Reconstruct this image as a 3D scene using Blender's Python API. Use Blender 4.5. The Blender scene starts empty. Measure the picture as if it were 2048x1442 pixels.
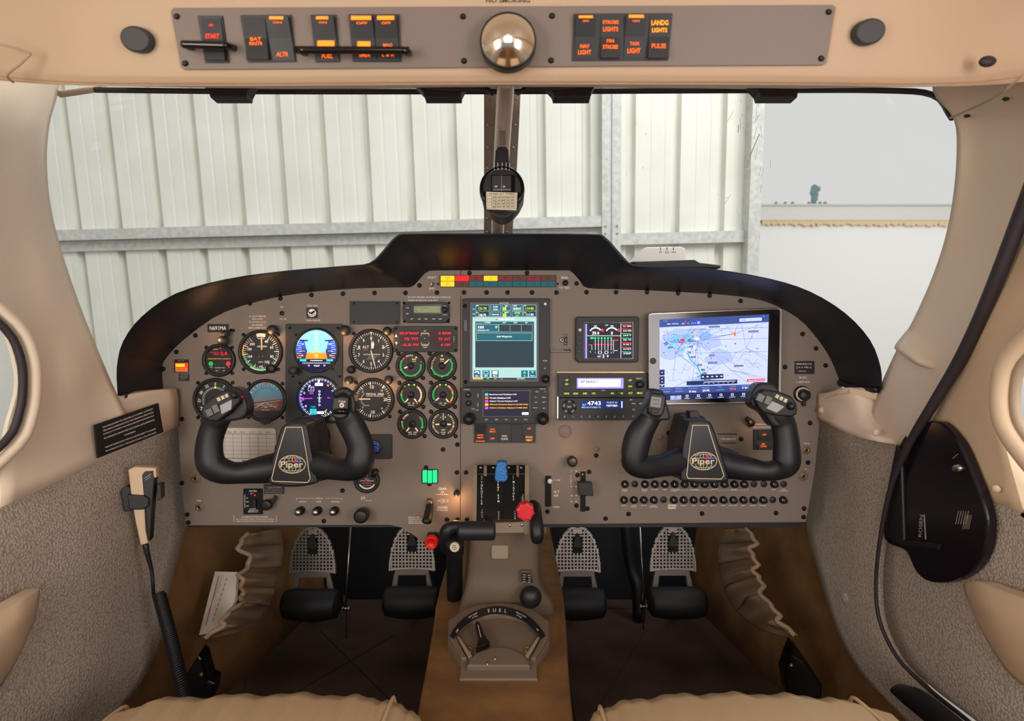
import bpy, bmesh, math, random
from mathutils import Vector, Matrix
random.seed(7)
C = bpy.context.scene.collection
sc = bpy.context.scene
R = math.radians
F = 2048*20/36.0; CX, CY = 1024, 721; CZ = 1.72; D = 1.05     # camera height over the hangar floor, distance to the instrument panel
# ---------------------------------------------------------------- camera, world, daylight, fill lamps, exposure
cd = bpy.data.cameras.new('camera'); cam = bpy.data.objects.new('camera', cd); C.objects.link(cam)
cam.location = (0, 0, CZ); cam.rotation_euler = (R(90), 0, 0)
cd.lens = 20; cd.sensor_width = 36; cd.clip_start = 0.02
cd.dof.use_dof = True; cd.dof.focus_distance = 1.03; cd.dof.aperture_fstop = 6.3
sc.camera = cam
w = bpy.data.worlds.new('world'); sc.world = w; w.use_nodes = True
bg = w.node_tree.nodes['Background']; bg.inputs[0].default_value = (1.0, 0.99, 0.975, 1); bg.inputs[1].default_value = 0.70
sc.view_settings.view_transform = 'Standard'; sc.view_settings.look = 'None'
sc.view_settings.gamma = 1; sc.view_settings.use_curve_mapping = False
sc.view_settings.exposure = 0.0
def area(name, loc, target, size, power, col, sy=None):
    l = bpy.data.lights.new(name, 'AREA'); l.energy = power; l.color = col; l.size = size
    if sy: l.shape = 'RECTANGLE'; l.size_y = sy
    o = bpy.data.objects.new(name, l); C.objects.link(o); o.location = loc
    o.rotation_euler = (Vector(target)-Vector(loc)).to_track_quat('-Z', 'Y').to_euler(); return o
area('hangar_wall_fill', (2.2, -0.6, 5.2), (-0.6, 4.2, 2.0), 3.2, 235, (1, 0.99, 0.95))  # added fill lamp above the cabin, away from the doorway, brightening the hangar wall
area('cabin_window_daylight_left', (-0.66, -0.05, CZ+0.02), (0.5, 0.85, CZ-0.05), 0.42, 6.0, (1, 0.93, 0.84))
area('cabin_window_daylight_right', (0.58, -0.05, CZ+0.02), (-0.6, 0.85, CZ-0.05), 0.42, 6.0, (1.0, 0.92, 0.92))
area('rear_cabin_fill', (0, -1.4, CZ+0.1), (0, 1.0, CZ-0.25), 1.1, 11.5, (1, 0.93, 0.87))  # unseen fill lamp added behind the camera to lift the pillars
area('neighbour_wall_fill', (10, 9, 6), (9, 15, 2), 6.0, 150, (1, 1, 1))  # added lamp turned away from the camera, brightens the neighbour building's face
def point(name, loc, power, col=(1, 0.5, 0.2), rad=0.006):
    l = bpy.data.lights.new(name, 'POINT'); l.energy = power; l.color = col; l.shadow_soft_size = rad
    o = bpy.data.objects.new(name, l); C.objects.link(o); o.location = loc; return o
# ---------------------------------------------------------------- materials
def lin(h):
    h = h.lstrip('#'); v = [int(h[i:i+2], 16)/255 for i in (0, 2, 4)]
    return tuple((c/12.92 if c <= .04045 else ((c+.055)/1.055)**2.4) for c in v)+(1,)
MT = {}
def mat(n, col, rough=.5, metal=0, emit=0, bump=None, mott=None, spec=None, coat=0):
    m = bpy.data.materials.new(n); m.use_nodes = True; nt = m.node_tree; b = nt.nodes['Principled BSDF']
    b.inputs['Base Color'].default_value = lin(col); b.inputs['Roughness'].default_value = rough
    b.inputs['Metallic'].default_value = metal
    if spec is not None: b.inputs['Specular IOR Level'].default_value = spec
    if coat: b.inputs['Coat Weight'].default_value = coat
    if emit: b.inputs['Emission Color'].default_value = lin(col); b.inputs['Emission Strength'].default_value = emit; b.inputs['Specular IOR Level'].default_value = .2
    if bump or mott: tc = nt.nodes.new('ShaderNodeTexCoord')
    if mott:                                            # (scale, second colour, kind)
        t = nt.nodes.new('ShaderNodeTexVoronoi' if mott[2] == 'v' else 'ShaderNodeTexNoise'); t.inputs['Scale'].default_value = mott[0]
        nt.links.new(tc.outputs['Object'], t.inputs['Vector'])
        r = nt.nodes.new('ShaderNodeValToRGB'); r.color_ramp.elements[0].color = lin(col); r.color_ramp.elements[1].color = lin(mott[1])
        if mott[2] == 'n': r.color_ramp.elements[0].position = .35; r.color_ramp.elements[1].position = .65; t.inputs['Detail'].default_value = 6
        else: r.color_ramp.elements[1].position = .75
        nt.links.new(t.outputs[0], r.inputs[0]); nt.links.new(r.outputs[0], b.inputs['Base Color'])
    if bump:                                            # (scale, strength, kind)
        t = nt.nodes.new('ShaderNodeTexVoronoi' if bump[2] == 'v' else 'ShaderNodeTexNoise'); t.inputs['Scale'].default_value = bump[0]
        nt.links.new(tc.outputs['Object'], t.inputs['Vector'])
        bn = nt.nodes.new('ShaderNodeBump'); bn.inputs['Strength'].default_value = bump[1]; bn.inputs['Distance'].default_value = .002
        nt.links.new(t.outputs[0], bn.inputs['Height']); nt.links.new(bn.outputs[0], b.inputs['Normal'])
    MT[n] = m; return m
mat('panel', '#84766b', .55, bump=(1500, .12, 'n'), mott=(1100, '#786b61', 'n'))
mat('panel_dark', '#4c443f', .6)
mat('plate', '#766860', .5, bump=(700, .1, 'n'))
mat('black', '#17171a', .45); mat('black_matte', '#0d0d0f', .8); mat('black_gloss', '#08080a', .15)
mat('bezel', '#1b1c1e', .5, bump=(900, .1, 'n')); mat('bezel_grey', '#2b2c30', .5)
mat('leather_black', '#1b1c22', .42, bump=(1300, .12, 'v'))
mat('hood', '#11141d', .4, bump=(1000, .12, 'v'))
mat('face', '#101113', .5); mat('face_grey', '#24252a', .5)
mat('screw', '#1a1714', .35, .6); mat('steel', '#b9b6b0', .28, 1); mat('chrome', '#e6e2dc', .12, 1)
mat('brass', '#a58b5d', .35, .8); mat('gold', '#e8dcb8', .45); mat('hub_black', '#101014', .3)
mat('cream', '#d6bd9f', .62, bump=(260, .12, 'n')); mat('cream_dark', '#a8937c', .7)
mat('head', '#bda489', .65, bump=(260, .12, 'n'))
mat('seat', '#c6ab86', .5, bump=(700, .15, 'v'))
mat('fabric', '#cdc0b2', .85, bump=(290, .6, 'v'), mott=(290, '#a3968a', 'v'))
mat('carpet', '#8a6232', .95, bump=(900, .8, 'n'), mott=(14, '#6b4a26', 'n'))
mat('carpet_side', '#956b3e', .95, bump=(900, .8, 'n'), mott=(10, '#7a5229', 'n'))
mat('mat_floor', '#4f3a2a', .95, bump=(900, .8, 'n'), mott=(9, '#3d2c20', 'n'))
mat('mat_edge', '#1c140e', .9)
mat('pedestal', '#6e5f50', .55, bump=(600, .2, 'n')); mat('pedestal_light', '#978874', .5)
mat('pouch', '#937a60', .55, bump=(240, .3, 'v')); mat('pouch_dark', '#6f5a45', .6)
mat('pedal', '#958c85', .42, .5); mat('rubber', '#111113', .6, bump=(300, .3, 'n'))
mat('paper', '#d8d0c4', .8); mat('ink_blue', '#26407e', .7); mat('ink_black', '#1a1a1a', .7); mat('ink_red', '#b03028', .7)
mat('white_plastic', '#dcd9d2', .4); mat('label_cream', '#d6cdb4', .6)
mat('print', '#ece4dc', .6); mat('print_dim', '#a59a90', .6); mat('print_dark', '#3a3029', .7)
mat('blue_knob', '#1f74c0', .4, bump=(300, .3, 'v')); mat('red_knob', '#d81f2c', .35); mat('red_knob2', '#e41410', .35)
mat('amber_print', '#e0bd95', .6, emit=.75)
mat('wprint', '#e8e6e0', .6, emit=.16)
for n, c_, e in [('e_white', '#eef2ff', .95), ('e_orange', '#ff6a1a', 1.0), ('e_glow', '#ff8420', 1.15), ('e_amber', '#ff9a20', 1.3), ('e_yellow', '#ffb41a', 1.1), ('e_red', '#ff1a20', 1.1),
                 ('e_redhot', '#ff3a18', 1.2), ('e_green', '#18e08a', 1.0), ('e_lime', '#b8e820', .9), ('e_grn', '#38d048', .8), ('e_sky', '#86c8f0', .95), ('e_blue', '#2c50e8', 1.0),
                 ('e_brown', '#c88a10', .95), ('e_navy', '#0a0a38', .9), ('e_cyan', '#28d0d8', .9), ('e_magenta', '#e040e0', .95), ('e_dred', '#7a2a30', .35), ('e_dteal', '#1c5660', .5),
                 ('e_dbrown', '#5a3a2a', .35), ('e_gtnbg', '#9fc8c8', .7), ('e_gtndark', '#24363f', .8), ('e_gtnmid', '#1f5a68', .8), ('e_gns', '#1d1c30', .9), ('e_map', '#9badE4', .85),
                 ('e_map2', '#78a8dc', .8), ('e_map3', '#b3c0f0', .85), ('e_barblue', '#33498c', .8), ('e_barnavy', '#1a2450', .8), ('e_line', '#4a5680', .5), ('e_maplabel', '#23283c', .5), ('e_teal', '#12a0a8', .8),
                 ('e_edm', '#20202c', .8), ('e_lilac', '#8f8af0', .9), ('e_lcd', '#8d9672', .25), ('e_lcdw', '#e4e4fa', 1.0), ('e_xpdr', '#1c2860', .8), ('e_orangedim', '#e06a30', .6), ('e_lblue', '#a8d0ff', .9),
                 ('e_led', '#f0283c', 1.0), ('e_ledbg', '#3a2a2c', .4)]:
    mat(n, c_, .5, emit=e)
mat('att_sky', '#5a8ea6', .4); mat('att_brown', '#6e4236', .4); mat('att_orange', '#d85a38', .5)
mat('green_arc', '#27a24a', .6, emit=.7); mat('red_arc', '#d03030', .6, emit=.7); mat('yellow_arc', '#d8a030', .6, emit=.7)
mat('steel_white', '#ebebe3', .5, mott=(3, '#e2e2d8', 'n')); mat('galv', '#d2d3ce', .5, .1, mott=(30, '#bcbeb9', 'n'))
mat('galv_dark', '#8a9096', .5, .2)
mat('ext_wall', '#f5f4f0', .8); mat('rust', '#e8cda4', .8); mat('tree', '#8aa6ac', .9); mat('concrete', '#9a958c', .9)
mat('post', '#8d7b6d', .45, .1); mat('tube', '#c0b0a4', .25, .5)
mat('seal', '#2a2226', .6); mat('pinkish', '#dfcdb9', .65, bump=(260, .1, 'n'))
g = bpy.data.materials.new('glass'); g.use_nodes = True; nt = g.node_tree; nt.nodes.remove(nt.nodes['Principled BSDF'])
t_ = nt.nodes.new('ShaderNodeBsdfTransparent'); t_.inputs[0].default_value = (.97, .98, .98, 1); gl = nt.nodes.new('ShaderNodeBsdfGlossy'); gl.inputs['Roughness'].default_value = .02
mx = nt.nodes.new('ShaderNodeMixShader'); mx.inputs[0].default_value = .006; nt.links.new(t_.outputs[0], mx.inputs[1]); nt.links.new(gl.outputs[0], mx.inputs[2])
nt.links.new(mx.outputs[0], nt.nodes['Material Output'].inputs[0]); MT['glass'] = g
# ---------------------------------------------------------------- geometry helpers
def W(u, v, y): return Vector(((u-CX)*y/F, y, CZ-(v-CY)*y/F))            # a direction seen in the photo, at depth y
def WX(u, v, x): return W(u, v, x*F/(u-CX))                               # the same on the side wall x
def WZ(u, v, h): return W(u, v, h*F/(v-CY))                               # the same on a floor h below the eye
def cr(p, n):                                                             # Catmull-Rom through any vectors
    out = []; m = len(p)
    for i in range(m-1):
        a = p[i-1] if i else p[0]*2-p[1]; b, c = p[i], p[i+1]; d = p[i+2] if i+2 < m else p[-1]*2-p[-2]
        for k in range(n):
            t = k/n; out.append(.5*((2*b)+(c-a)*t+(2*a-5*b+4*c-d)*t*t+(3*b-a-3*c+d)*t**3))
    out.append(p[-1].copy()); return out
def smooth(pts, n=6):
    return [(v.x, v.y) for v in cr([Vector((a, b, 0)) for a, b in pts], n)]
class Fr:                                                                 # a plane in the cockpit on which things are drawn in photo units
    def __init__(s, p0, n): s.p0 = Vector(p0); s.n = Vector(n).normalized(); s.eye = Vector((0, 0, CZ))
    def pt(s, u, v, w=0):
        d = Vector(((u-CX)/F, 1, -(v-CY)/F)); t = (s.p0-s.eye).dot(s.n)/d.dot(s.n); return s.eye+d*t+s.n*w
    def sc(s, u, v): return (s.pt(u+1, v)-s.pt(u, v)).length
def P(h=0): return Fr((0, D-h, 0), (0, -1, 0))
def Fr3(a, b, c):
    n = (b-a).cross(c-a).normalized()
    if n.dot(Vector((0, 0, CZ))-a) < 0: n = -n
    return Fr(a, n)
_tc = {}
def textmesh(s):
    if s not in _tc:
        cu = bpy.data.curves.new('t', 'FONT'); cu.body = s; cu.resolution_u = 2; cu.offset = .014; o = bpy.data.objects.new('t', cu)
        me = o.to_mesh(); vs = [(v.co.x, v.co.y) for v in me.vertices]; fs = [tuple(p.vertices) for p in me.polygons]; o.to_mesh_clear()
        bpy.data.objects.remove(o); bpy.data.curves.remove(cu)
        if vs:
            x0 = min(a for a, b in vs); x1 = max(a for a, b in vs); y0 = min(b for a, b in vs); y1 = max(b for a, b in vs)
            vs = [(a-(x0+x1)/2, b-(y0+y1)/2) for a, b in vs]; _tc[s] = (vs, fs, x1-x0, y1-y0)
        else: _tc[s] = ([], [], 1, 1)
    return _tc[s]
class MB:
    def __init__(s): s.v = []; s.f = []; s.m = []; s.s = []; s.names = []
    def add(s, vs, fs, mt, sm=False):
        b = len(s.v); s.v += [Vector(v) for v in vs]
        if mt not in s.names: s.names.append(mt)
        k = s.names.index(mt)
        for f in fs: s.f.append([b+i for i in f]); s.m.append(k); s.s.append(sm)
    def poly(s, fr, pts, w0, w1, mt, bev=0):
        n = len(pts); rings = [(pts, w0)]
        if bev:
            A = sum(pts[i][0]*pts[(i+1) % n][1]-pts[(i+1) % n][0]*pts[i][1] for i in range(n)); sg = 1 if A > 0 else -1
            ins = []
            for i in range(n):
                p, q, r_ = Vector(pts[i-1]), Vector(pts[i]), Vector(pts[(i+1) % n]); e1 = (q-p).normalized(); e2 = (r_-q).normalized()
                n1 = Vector((-e1.y, e1.x))*sg; n2 = Vector((-e2.y, e2.x))*sg; nn = n1+n2
                if nn.length < 1e-6: nn = n1
                nn.normalize(); k = bev/max(.5, nn.dot(n1)); ins.append((q.x+nn.x*k, q.y+nn.y*k))
            k = fr.sc(*pts[0])*bev
            mid = [((a[0]*.7+b[0]*.3), (a[1]*.7+b[1]*.3)) for a, b in zip(pts, ins)]
            rings += [(pts, w1-k), (mid, w1-k*.3), (ins, w1)]
        else: rings.append((pts, w1))
        vs = []; fs = []
        for ps, w_ in rings: vs += [fr.pt(a, b, w_) for a, b in ps]
        for j in range(len(rings)-1):
            for i in range(n): i2 = (i+1) % n; fs.append((j*n+i, j*n+i2, (j+1)*n+i2, (j+1)*n+i))
        fs.append(tuple(range(n))[::-1]); fs.append(tuple(range((len(rings)-1)*n, len(rings)*n)))
        s.add(vs, fs, mt)
    def flat(s, fr, pts, w_, mt): s.add([fr.pt(a, b, w_) for a, b in pts], [tuple(range(len(pts)))], mt)
    def rr(s, u0, v0, u1, v1, r):
        if r <= 0: return [(u0, v0), (u1, v0), (u1, v1), (u0, v1)]
        o = []
        for cx, cy, a in ((u1-r, v0+r, -90), (u1-r, v1-r, 0), (u0+r, v1-r, 90), (u0+r, v0+r, 180)):
            for k in range(5): t = R(a+k*22.5); o.append((cx+r*math.cos(t), cy+r*math.sin(t)))
        return o
    def rect(s, fr, u0, v0, u1, v1, w0, w1, mt, r=0, bev=0): s.poly(fr, s.rr(u0, v0, u1, v1, r), w0, w1, mt, bev)
    def frect(s, fr, u0, v0, u1, v1, w_, mt): s.flat(fr, [(u0, v0), (u1, v0), (u1, v1), (u0, v1)], w_, mt)
    def circ(s, u, v, r, n=32, ry=None): ry = ry or r; return [(u+r*math.cos(2*math.pi*i/n), v+ry*math.sin(2*math.pi*i/n)) for i in range(n)]
    def fdisc(s, fr, u, v, r, w_, mt, n=24, ry=None): s.flat(fr, s.circ(u, v, r, n, ry), w_, mt)
    def disc(s, fr, u, v, r, w0, w1, mt, n=24, bev=0): s.poly(fr, s.circ(u, v, r, n), w0, w1, mt, bev)
    def lathe(s, fr, u, v, prof, mt, n=28, sm=True):
        vs = []; fs = []
        for r, w_ in prof: vs += [fr.pt(a, b, w_) for a, b in s.circ(u, v, max(r, .01), n)]
        for j in range(len(prof)-1):
            for i in range(n): i2 = (i+1) % n; fs.append((j*n+i, j*n+i2, (j+1)*n+i2, (j+1)*n+i))
        s.add(vs, fs, mt, sm)
    def arc(s, fr, u, v, r0, r1, a0, a1, w_, mt):                       # clock angles, 0 = up, clockwise
        n = max(2, int(abs(a1-a0)/6)); vs = []
        for i in range(n+1):
            t = R(a0+(a1-a0)*i/n)
            for r in (r0, r1): vs.append(fr.pt(u+r*math.sin(t), v-r*math.cos(t), w_))
        s.add(vs, [(2*i, 2*i+1, 2*i+3, 2*i+2) for i in range(n)], mt)
    def tick(s, fr, u, v, r0, r1, a, wd, w_, mt):
        t = R(a); d = (math.sin(t), -math.cos(t)); q = (-d[1]*wd/2, d[0]*wd/2)
        s.flat(fr, [(u+d[0]*r0+q[0], v+d[1]*r0+q[1]), (u+d[0]*r1+q[0], v+d[1]*r1+q[1]), (u+d[0]*r1-q[0], v+d[1]*r1-q[1]), (u+d[0]*r0-q[0], v+d[1]*r0-q[1])], w_, mt)
    def line(s, fr, pts, wd, w_, mt, closed=False):
        if closed: pts = list(pts)+[pts[0]]
        for a, b in zip(pts[:-1], pts[1:]):
            e = Vector((b[0]-a[0], b[1]-a[1]))
            if e.length < 1e-6: continue
            e.normalize(); q = Vector((-e.y, e.x))*wd/2; x = e*wd*.25
            s.flat(fr, [(a[0]+q.x-x.x, a[1]+q.y-x.y), (b[0]+q.x+x.x, b[1]+q.y+x.y), (b[0]-q.x+x.x, b[1]-q.y+x.y), (a[0]-q.x-x.x, a[1]-q.y-x.y)], w_, mt)
    def text(s, fr, t, u, v, h, mt, w_=.0003, wd=None, rot=0, al='c'):
        vs, fs, tw, th = textmesh(t)
        if not vs: return
        k = h/th if len(t) > 1 or t.isalnum() else h/.7; kx = (wd/tw) if wd else k*.95; ca, sa = math.cos(R(rot)), math.sin(R(rot))
        du = 0 if al == 'c' else (tw*kx/2 if al == 'l' else -tw*kx/2); o = []
        for a, b in vs: x = a*kx+du; y = -b*k; o.append(fr.pt(u+x*ca-y*sa, v+x*sa+y*ca, w_))
        s.add(o, fs, mt)
    def tube(s, path, rad, mt, n=12, sub=0, flat=1.0, ref=(0, 1, 0), caps=True):
        P_ = [Vector(p) for p in path]; rd = list(rad) if hasattr(rad, '__len__') else [rad]*len(P_)
        if sub:
            q = cr(P_, sub); rr = cr([Vector((r, 0, 0)) for r in rd], sub); P_ = q; rd = [r.x for r in rr]
        vs = []; fs = []; ref = Vector(ref)
        for i, p in enumerate(P_):
            t = (P_[min(i+1, len(P_)-1)]-P_[max(i-1, 0)]).normalized(); e1 = t.cross(ref)
            if e1.length < .05: e1 = t.cross(Vector((1, 0, .2)))
            e1.normalize(); e2 = t.cross(e1).normalized()
            for k in range(n): a = 2*math.pi*k/n; vs.append(p+e1*rd[i]*math.cos(a)+e2*rd[i]*flat*math.sin(a))
        for i in range(len(P_)-1):
            for k in range(n): k2 = (k+1) % n; fs.append((i*n+k, i*n+k2, (i+1)*n+k2, (i+1)*n+k))
        if caps: fs.append(tuple(range(n))[::-1]); fs.append(tuple(range((len(P_)-1)*n, len(P_)*n)))
        s.add(vs, fs, mt, True)
    def loft(s, rows, mt, su=4, sv=4, closed=False, sm=True):
        if closed: rows = [list(r)+[r[0]] for r in rows]
        g1 = [cr(list(r), su) if su > 1 else list(r) for r in rows]; cols = list(zip(*g1))
        g2 = [cr(list(c), sv) if sv > 1 else list(c) for c in cols]; nu = len(g2); nv = len(g2[0])
        vs = [p for c in g2 for p in c]
        s.add(vs, [(i*nv+j, (i+1)*nv+j, (i+1)*nv+j+1, i*nv+j+1) for i in range(nu-1) for j in range(nv-1)], mt, sm)
        return nu, nv
    def slab(s, rows, off, mt, su=4, sv=4):                               # a lofted sheet with real thickness
        b0 = len(s.v); nu, nv = s.loft(rows, mt, su, sv); off = Vector(off); vs = [p+off for p in s.v[b0:]]
        b1 = len(s.v); s.add(vs, [(i*nv+j, (i+1)*nv+j, (i+1)*nv+j+1, i*nv+j+1) for i in range(nu-1) for j in range(nv-1)], mt, True)
        per = [(i, 0) for i in range(nu)]+[(nu-1, j) for j in range(1, nv)]+[(i, nv-1) for i in range(nu-2, -1, -1)]+[(0, j) for j in range(nv-2, 0, -1)]
        k = s.names.index(mt)
        for a, b in zip(per, per[1:]+per[:1]):
            ia, ib = a[0]*nv+a[1], b[0]*nv+b[1]; s.f.append([b0+ia, b0+ib, b1+ib, b1+ia]); s.m.append(k); s.s.append(False)
    def box(s, a, b, mt):
        x0, y0, z0 = a; x1, y1, z1 = b
        s.add([(x0, y0, z0), (x1, y0, z0), (x1, y1, z0), (x0, y1, z0), (x0, y0, z1), (x1, y0, z1), (x1, y1, z1), (x0, y1, z1)],
              [(0, 3, 2, 1), (4, 5, 6, 7), (0, 1, 5, 4), (1, 2, 6, 5), (2, 3, 7, 6), (3, 0, 4, 7)], mt)
    def ball(s, c, r, mt, n=14, sx=(1, 1, 1)):
        vs = []; fs = []; m_ = n//2
        for i in range(m_+1):
            for k in range(n): a = math.pi*i/m_; b = 2*math.pi*k/n; vs.append((c[0]+r*sx[0]*math.sin(a)*math.cos(b), c[1]+r*sx[1]*math.sin(a)*math.sin(b), c[2]+r*sx[2]*math.cos(a)))
        for i in range(m_):
            for k in range(n): k2 = (k+1) % n; fs.append((i*n+k, i*n+k2, (i+1)*n+k2, (i+1)*n+k))
        s.add(vs, fs, mt, True)
    def centre(s):
        lo = Vector([min(v[i] for v in s.v) for i in range(3)]); hi = Vector([max(v[i] for v in s.v) for i in range(3)]); return (lo+hi)/2
    def build(s, name, parent=None, org=None, mod=None, label=None, recalc=True):
        o0 = ORG.get(parent.name, Vector()) if parent is not None else (org if org is not None else s.centre())
        me = bpy.data.meshes.new(name); me.from_pydata([v-o0 for v in s.v], [], s.f)
        for n in s.names: me.materials.append(MT[n])
        me.polygons.foreach_set('material_index', s.m); me.polygons.foreach_set('use_smooth', s.s); me.update()
        if recalc:
            bm = bmesh.new(); bm.from_mesh(me); bmesh.ops.recalc_face_normals(bm, faces=bm.faces); bm.to_mesh(me); bm.free()
        o = bpy.data.objects.new(name, me); C.objects.link(o)
        if parent is not None: o.parent = parent
        else: o.location = o0
        ORG[o.name] = o0
        if label: o['label'] = label
        if mod == 'soft': x = o.modifiers.new('sub', 'SUBSURF'); x.levels = x.render_levels = 1
        return o
ORG = {}
def thing(name, label, cat, loc, group=None):
    o = bpy.data.objects.new(name, None); o.empty_display_size = .01; C.objects.link(o); o.location = loc; ORG[o.name] = Vector(loc)
    o['label'] = label; o['category'] = cat
    if group: o['group'] = group
    return o
def tag(o, label, cat, group=None):
    o['label'] = label; o['category'] = cat
    if group: o['group'] = group
    return o
def struct(m, name, label=None):
    o = m.build(name); o['kind'] = 'structure'
    if label: o['label'] = label; o['category'] = name.split('_')[0]
    return o
def one(fn, *a):                                                          # a mesh builder filled in one go
    m = MB(); getattr(m, fn)(*a); return m
# ================================================================ THE SETTING
# ---- hangar: corrugated wall ahead, girts, posts; neighbour building seen through the open door
hang = Matrix.Translation(W(1024, 460, 4.0)) @ Matrix.Rotation(R(-2.5), 4, 'Z') @ Matrix.Rotation(R(-.9), 4, 'Y') @ Matrix.Rotation(R(8), 4, 'X')
def HW(px, z, y=0): return hang @ Vector(((px-1024)*4.0/F, y, z))
m = MB()
def corr(px0, px1, ph, z0, z1, y0, mt='steel_white'):
    prof = []; x = px0
    ribs = []; k = ph
    while k < px1+90: ribs.append(k); k += 87
    xs = [(px0, 0)]
    for r_ in ribs:
        for dx, dy in ((-10, 0), (-6, -.06), (5, -.06), (8, 0), (32, 0), (33, -.0025), (37, -.0025), (38, 0), (59, 0), (60, -.0025), (64, -.0025), (65, 0)):
            if px0 < r_+dx < px1: xs.append((r_+dx, -dy))
    xs.append((px1, 0)); vs = []
    for x, dy in xs: vs += [HW(x, z0, y0+dy), HW(x, z1, y0+dy)]
    m.add(vs, [(2*i, 2*i+1, 2*i+3, 2*i+2) for i in range(len(xs)-1)], mt)
corr(-900, 1484, 42, -2.2, 2.6, 0)
o = struct(m, 'wall_front')
o.data.update()
for i, (a, b, z, hh, dd) in enumerate([(-900, 1200, .0, .075, .09), (-900, 1200, -.075, .075, .03), (1236, 1478, -.125, .08, .06)]):
    m = MB(); vs = [HW(x, z+zz-.0, y_) for x in (a, b) for zz in (0, hh-.002) for y_ in (-dd, .0)]
    m.add(vs, [(0, 1, 3, 2), (4, 5, 7, 6), (0, 1, 5, 4), (2, 3, 7, 6), (0, 2, 6, 4), (1, 3, 7, 5)], 'galv'); struct(m, 'trim_%d' % (i+1))
for i, (a, b, dd) in enumerate([(1200, 1236, .10), (1477, 1499, .12)]):
    m = MB(); vs = [HW(x, z, y_) for x in (a, b) for z in (-2.2, 2.6) for y_ in (-dd, .0)]
    m.add(vs, [(0, 1, 3, 2), (4, 5, 7, 6), (0, 1, 5, 4), (2, 3, 7, 6), (0, 2, 6, 4), (1, 3, 7, 5)], 'galv')
    if i == 0:
        vs = [HW(x, z, -dd-.004) for x in (1217, 1219) for z in (-2.2, 2.6)]; m.add(vs, [(0, 1, 3, 2)], 'galv_dark')
        for bx, bz in ((1206, -.0), (1229, .0), (1206, -.05), (1229, -.05)):
            c_ = HW(bx, bz, -dd-.004); m.ball(c_, .007, 'galv_dark', 8)
    struct(m, 'trim_%d' % (i+4))
m = MB(); m.box((-9, -6, -.1), (14, 30, 0), 'concrete'); struct(m, 'floor_2') if False else m.build('hangar_floor').__setitem__('kind', 'structure')
# neighbour hangar
rt = thing('neighbour_building', 'pale building with rust-streaked gutter seen through the open hangar doorway', 'building', (9, 15.4, 0))
def OB(m, u0, v0, u1, v1, y0, y1, mt):
    a, b = W(u0, v0, y0), W(u1, v1, y0); m.box((a.x, y0, max(b.z, 0)), (b.x, y1, a.z), mt)
m = MB(); OB(m, 1300, 446, 2400, 2300, 15.1, 20, 'ext_wall'); m.build('wall', rt)
m = MB(); OB(m, 1300, 411, 2400, 440, 15.0, 15.6, 'white_plastic'); m.build('fascia', rt)
m = MB(); a = W(1300, 438, 15); 
for k in range(120):
    u = 1525+k*5; OB(m, u, 438, u+4.6, 447+random.random()*6, 15.02, 15.08, 'rust')
m.build('rust_streaks', rt, label='rusty drip edge under the gutter')
m = MB(); OB(m, 1300, 407.5, 2400, 411, 14.96, 15.6, 'galv'); m.build('gutter', rt)
m = MB()
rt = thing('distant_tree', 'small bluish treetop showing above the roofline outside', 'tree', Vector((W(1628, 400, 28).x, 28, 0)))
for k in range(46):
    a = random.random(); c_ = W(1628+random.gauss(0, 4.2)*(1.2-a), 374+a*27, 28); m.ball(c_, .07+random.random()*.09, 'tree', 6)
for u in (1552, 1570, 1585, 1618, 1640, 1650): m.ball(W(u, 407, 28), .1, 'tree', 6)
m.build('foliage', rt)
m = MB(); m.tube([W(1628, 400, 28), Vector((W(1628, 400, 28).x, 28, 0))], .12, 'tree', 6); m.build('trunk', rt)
# ---- cabin shell, left pillar and window sill
m = MB(); off = (-.005, 0, 0)
e0 = [(126, 110, .93), (116, 186, .92), (99, 250, .9), (94, 330, .88), (103, 420, .88), (126, 510, .88), (160, 610, .89), (198, 705, .9), (236, 792, .92), (285, 884, .95)]
e1 = [(90, 10, .86), (78, 180, .86), (62, 250, .84), (56, 330, .83), (66, 430, .83), (90, 530, .83), (122, 640, .84), (158, 735, .85), (190, 820, .888), (222, 915, .90)]
e2 = [(20, -60, .80), (8, 180, .79), (-6, 270, .78), (-8, 350, .78), (8, 450, .78), (34, 550, .785), (68, 660, .79), (98, 760, .81), (112, 860, .82), (120, 962, .80)]
e3 = [(-150, -120, .69), (-150, 180, .68), (-145, 290, .68), (-130, 380, .68), (-100, 480, .69), (-50, 570, .70), (10, 660, .735), (36, 765, .75), (12, 870, .74), (0, 1016, .715)]
m.slab([[W(*p) for p in e] for e in (e0, e1, e2, e3)], off, 'pinkish', 4, 4)
sill_t = [(226, 796, .925), (290, 783, .97), (352, 777, 1.035)]; sill_m = [(240, 830, .93), (300, 812, .985), (357, 800, 1.04)]
sill_b = [(270, 892, .94), (316, 871, .99), (357, 852, 1.045)]
m.slab([[W(*p) for p in e] for e in (sill_t, sill_m, sill_b)], (-.02, .0, 0), 'pinkish', 3, 3)
# sill top ledge reaching forward and outward
tl = [W(226, 797, .93), W(290, 784, .975), W(353, 778, 1.04)]
m.slab([tl, [p+Vector((-.09, .05, -.01)) for p in tl]], (0, 0, -.01), 'cream', 2, 2)
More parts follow.
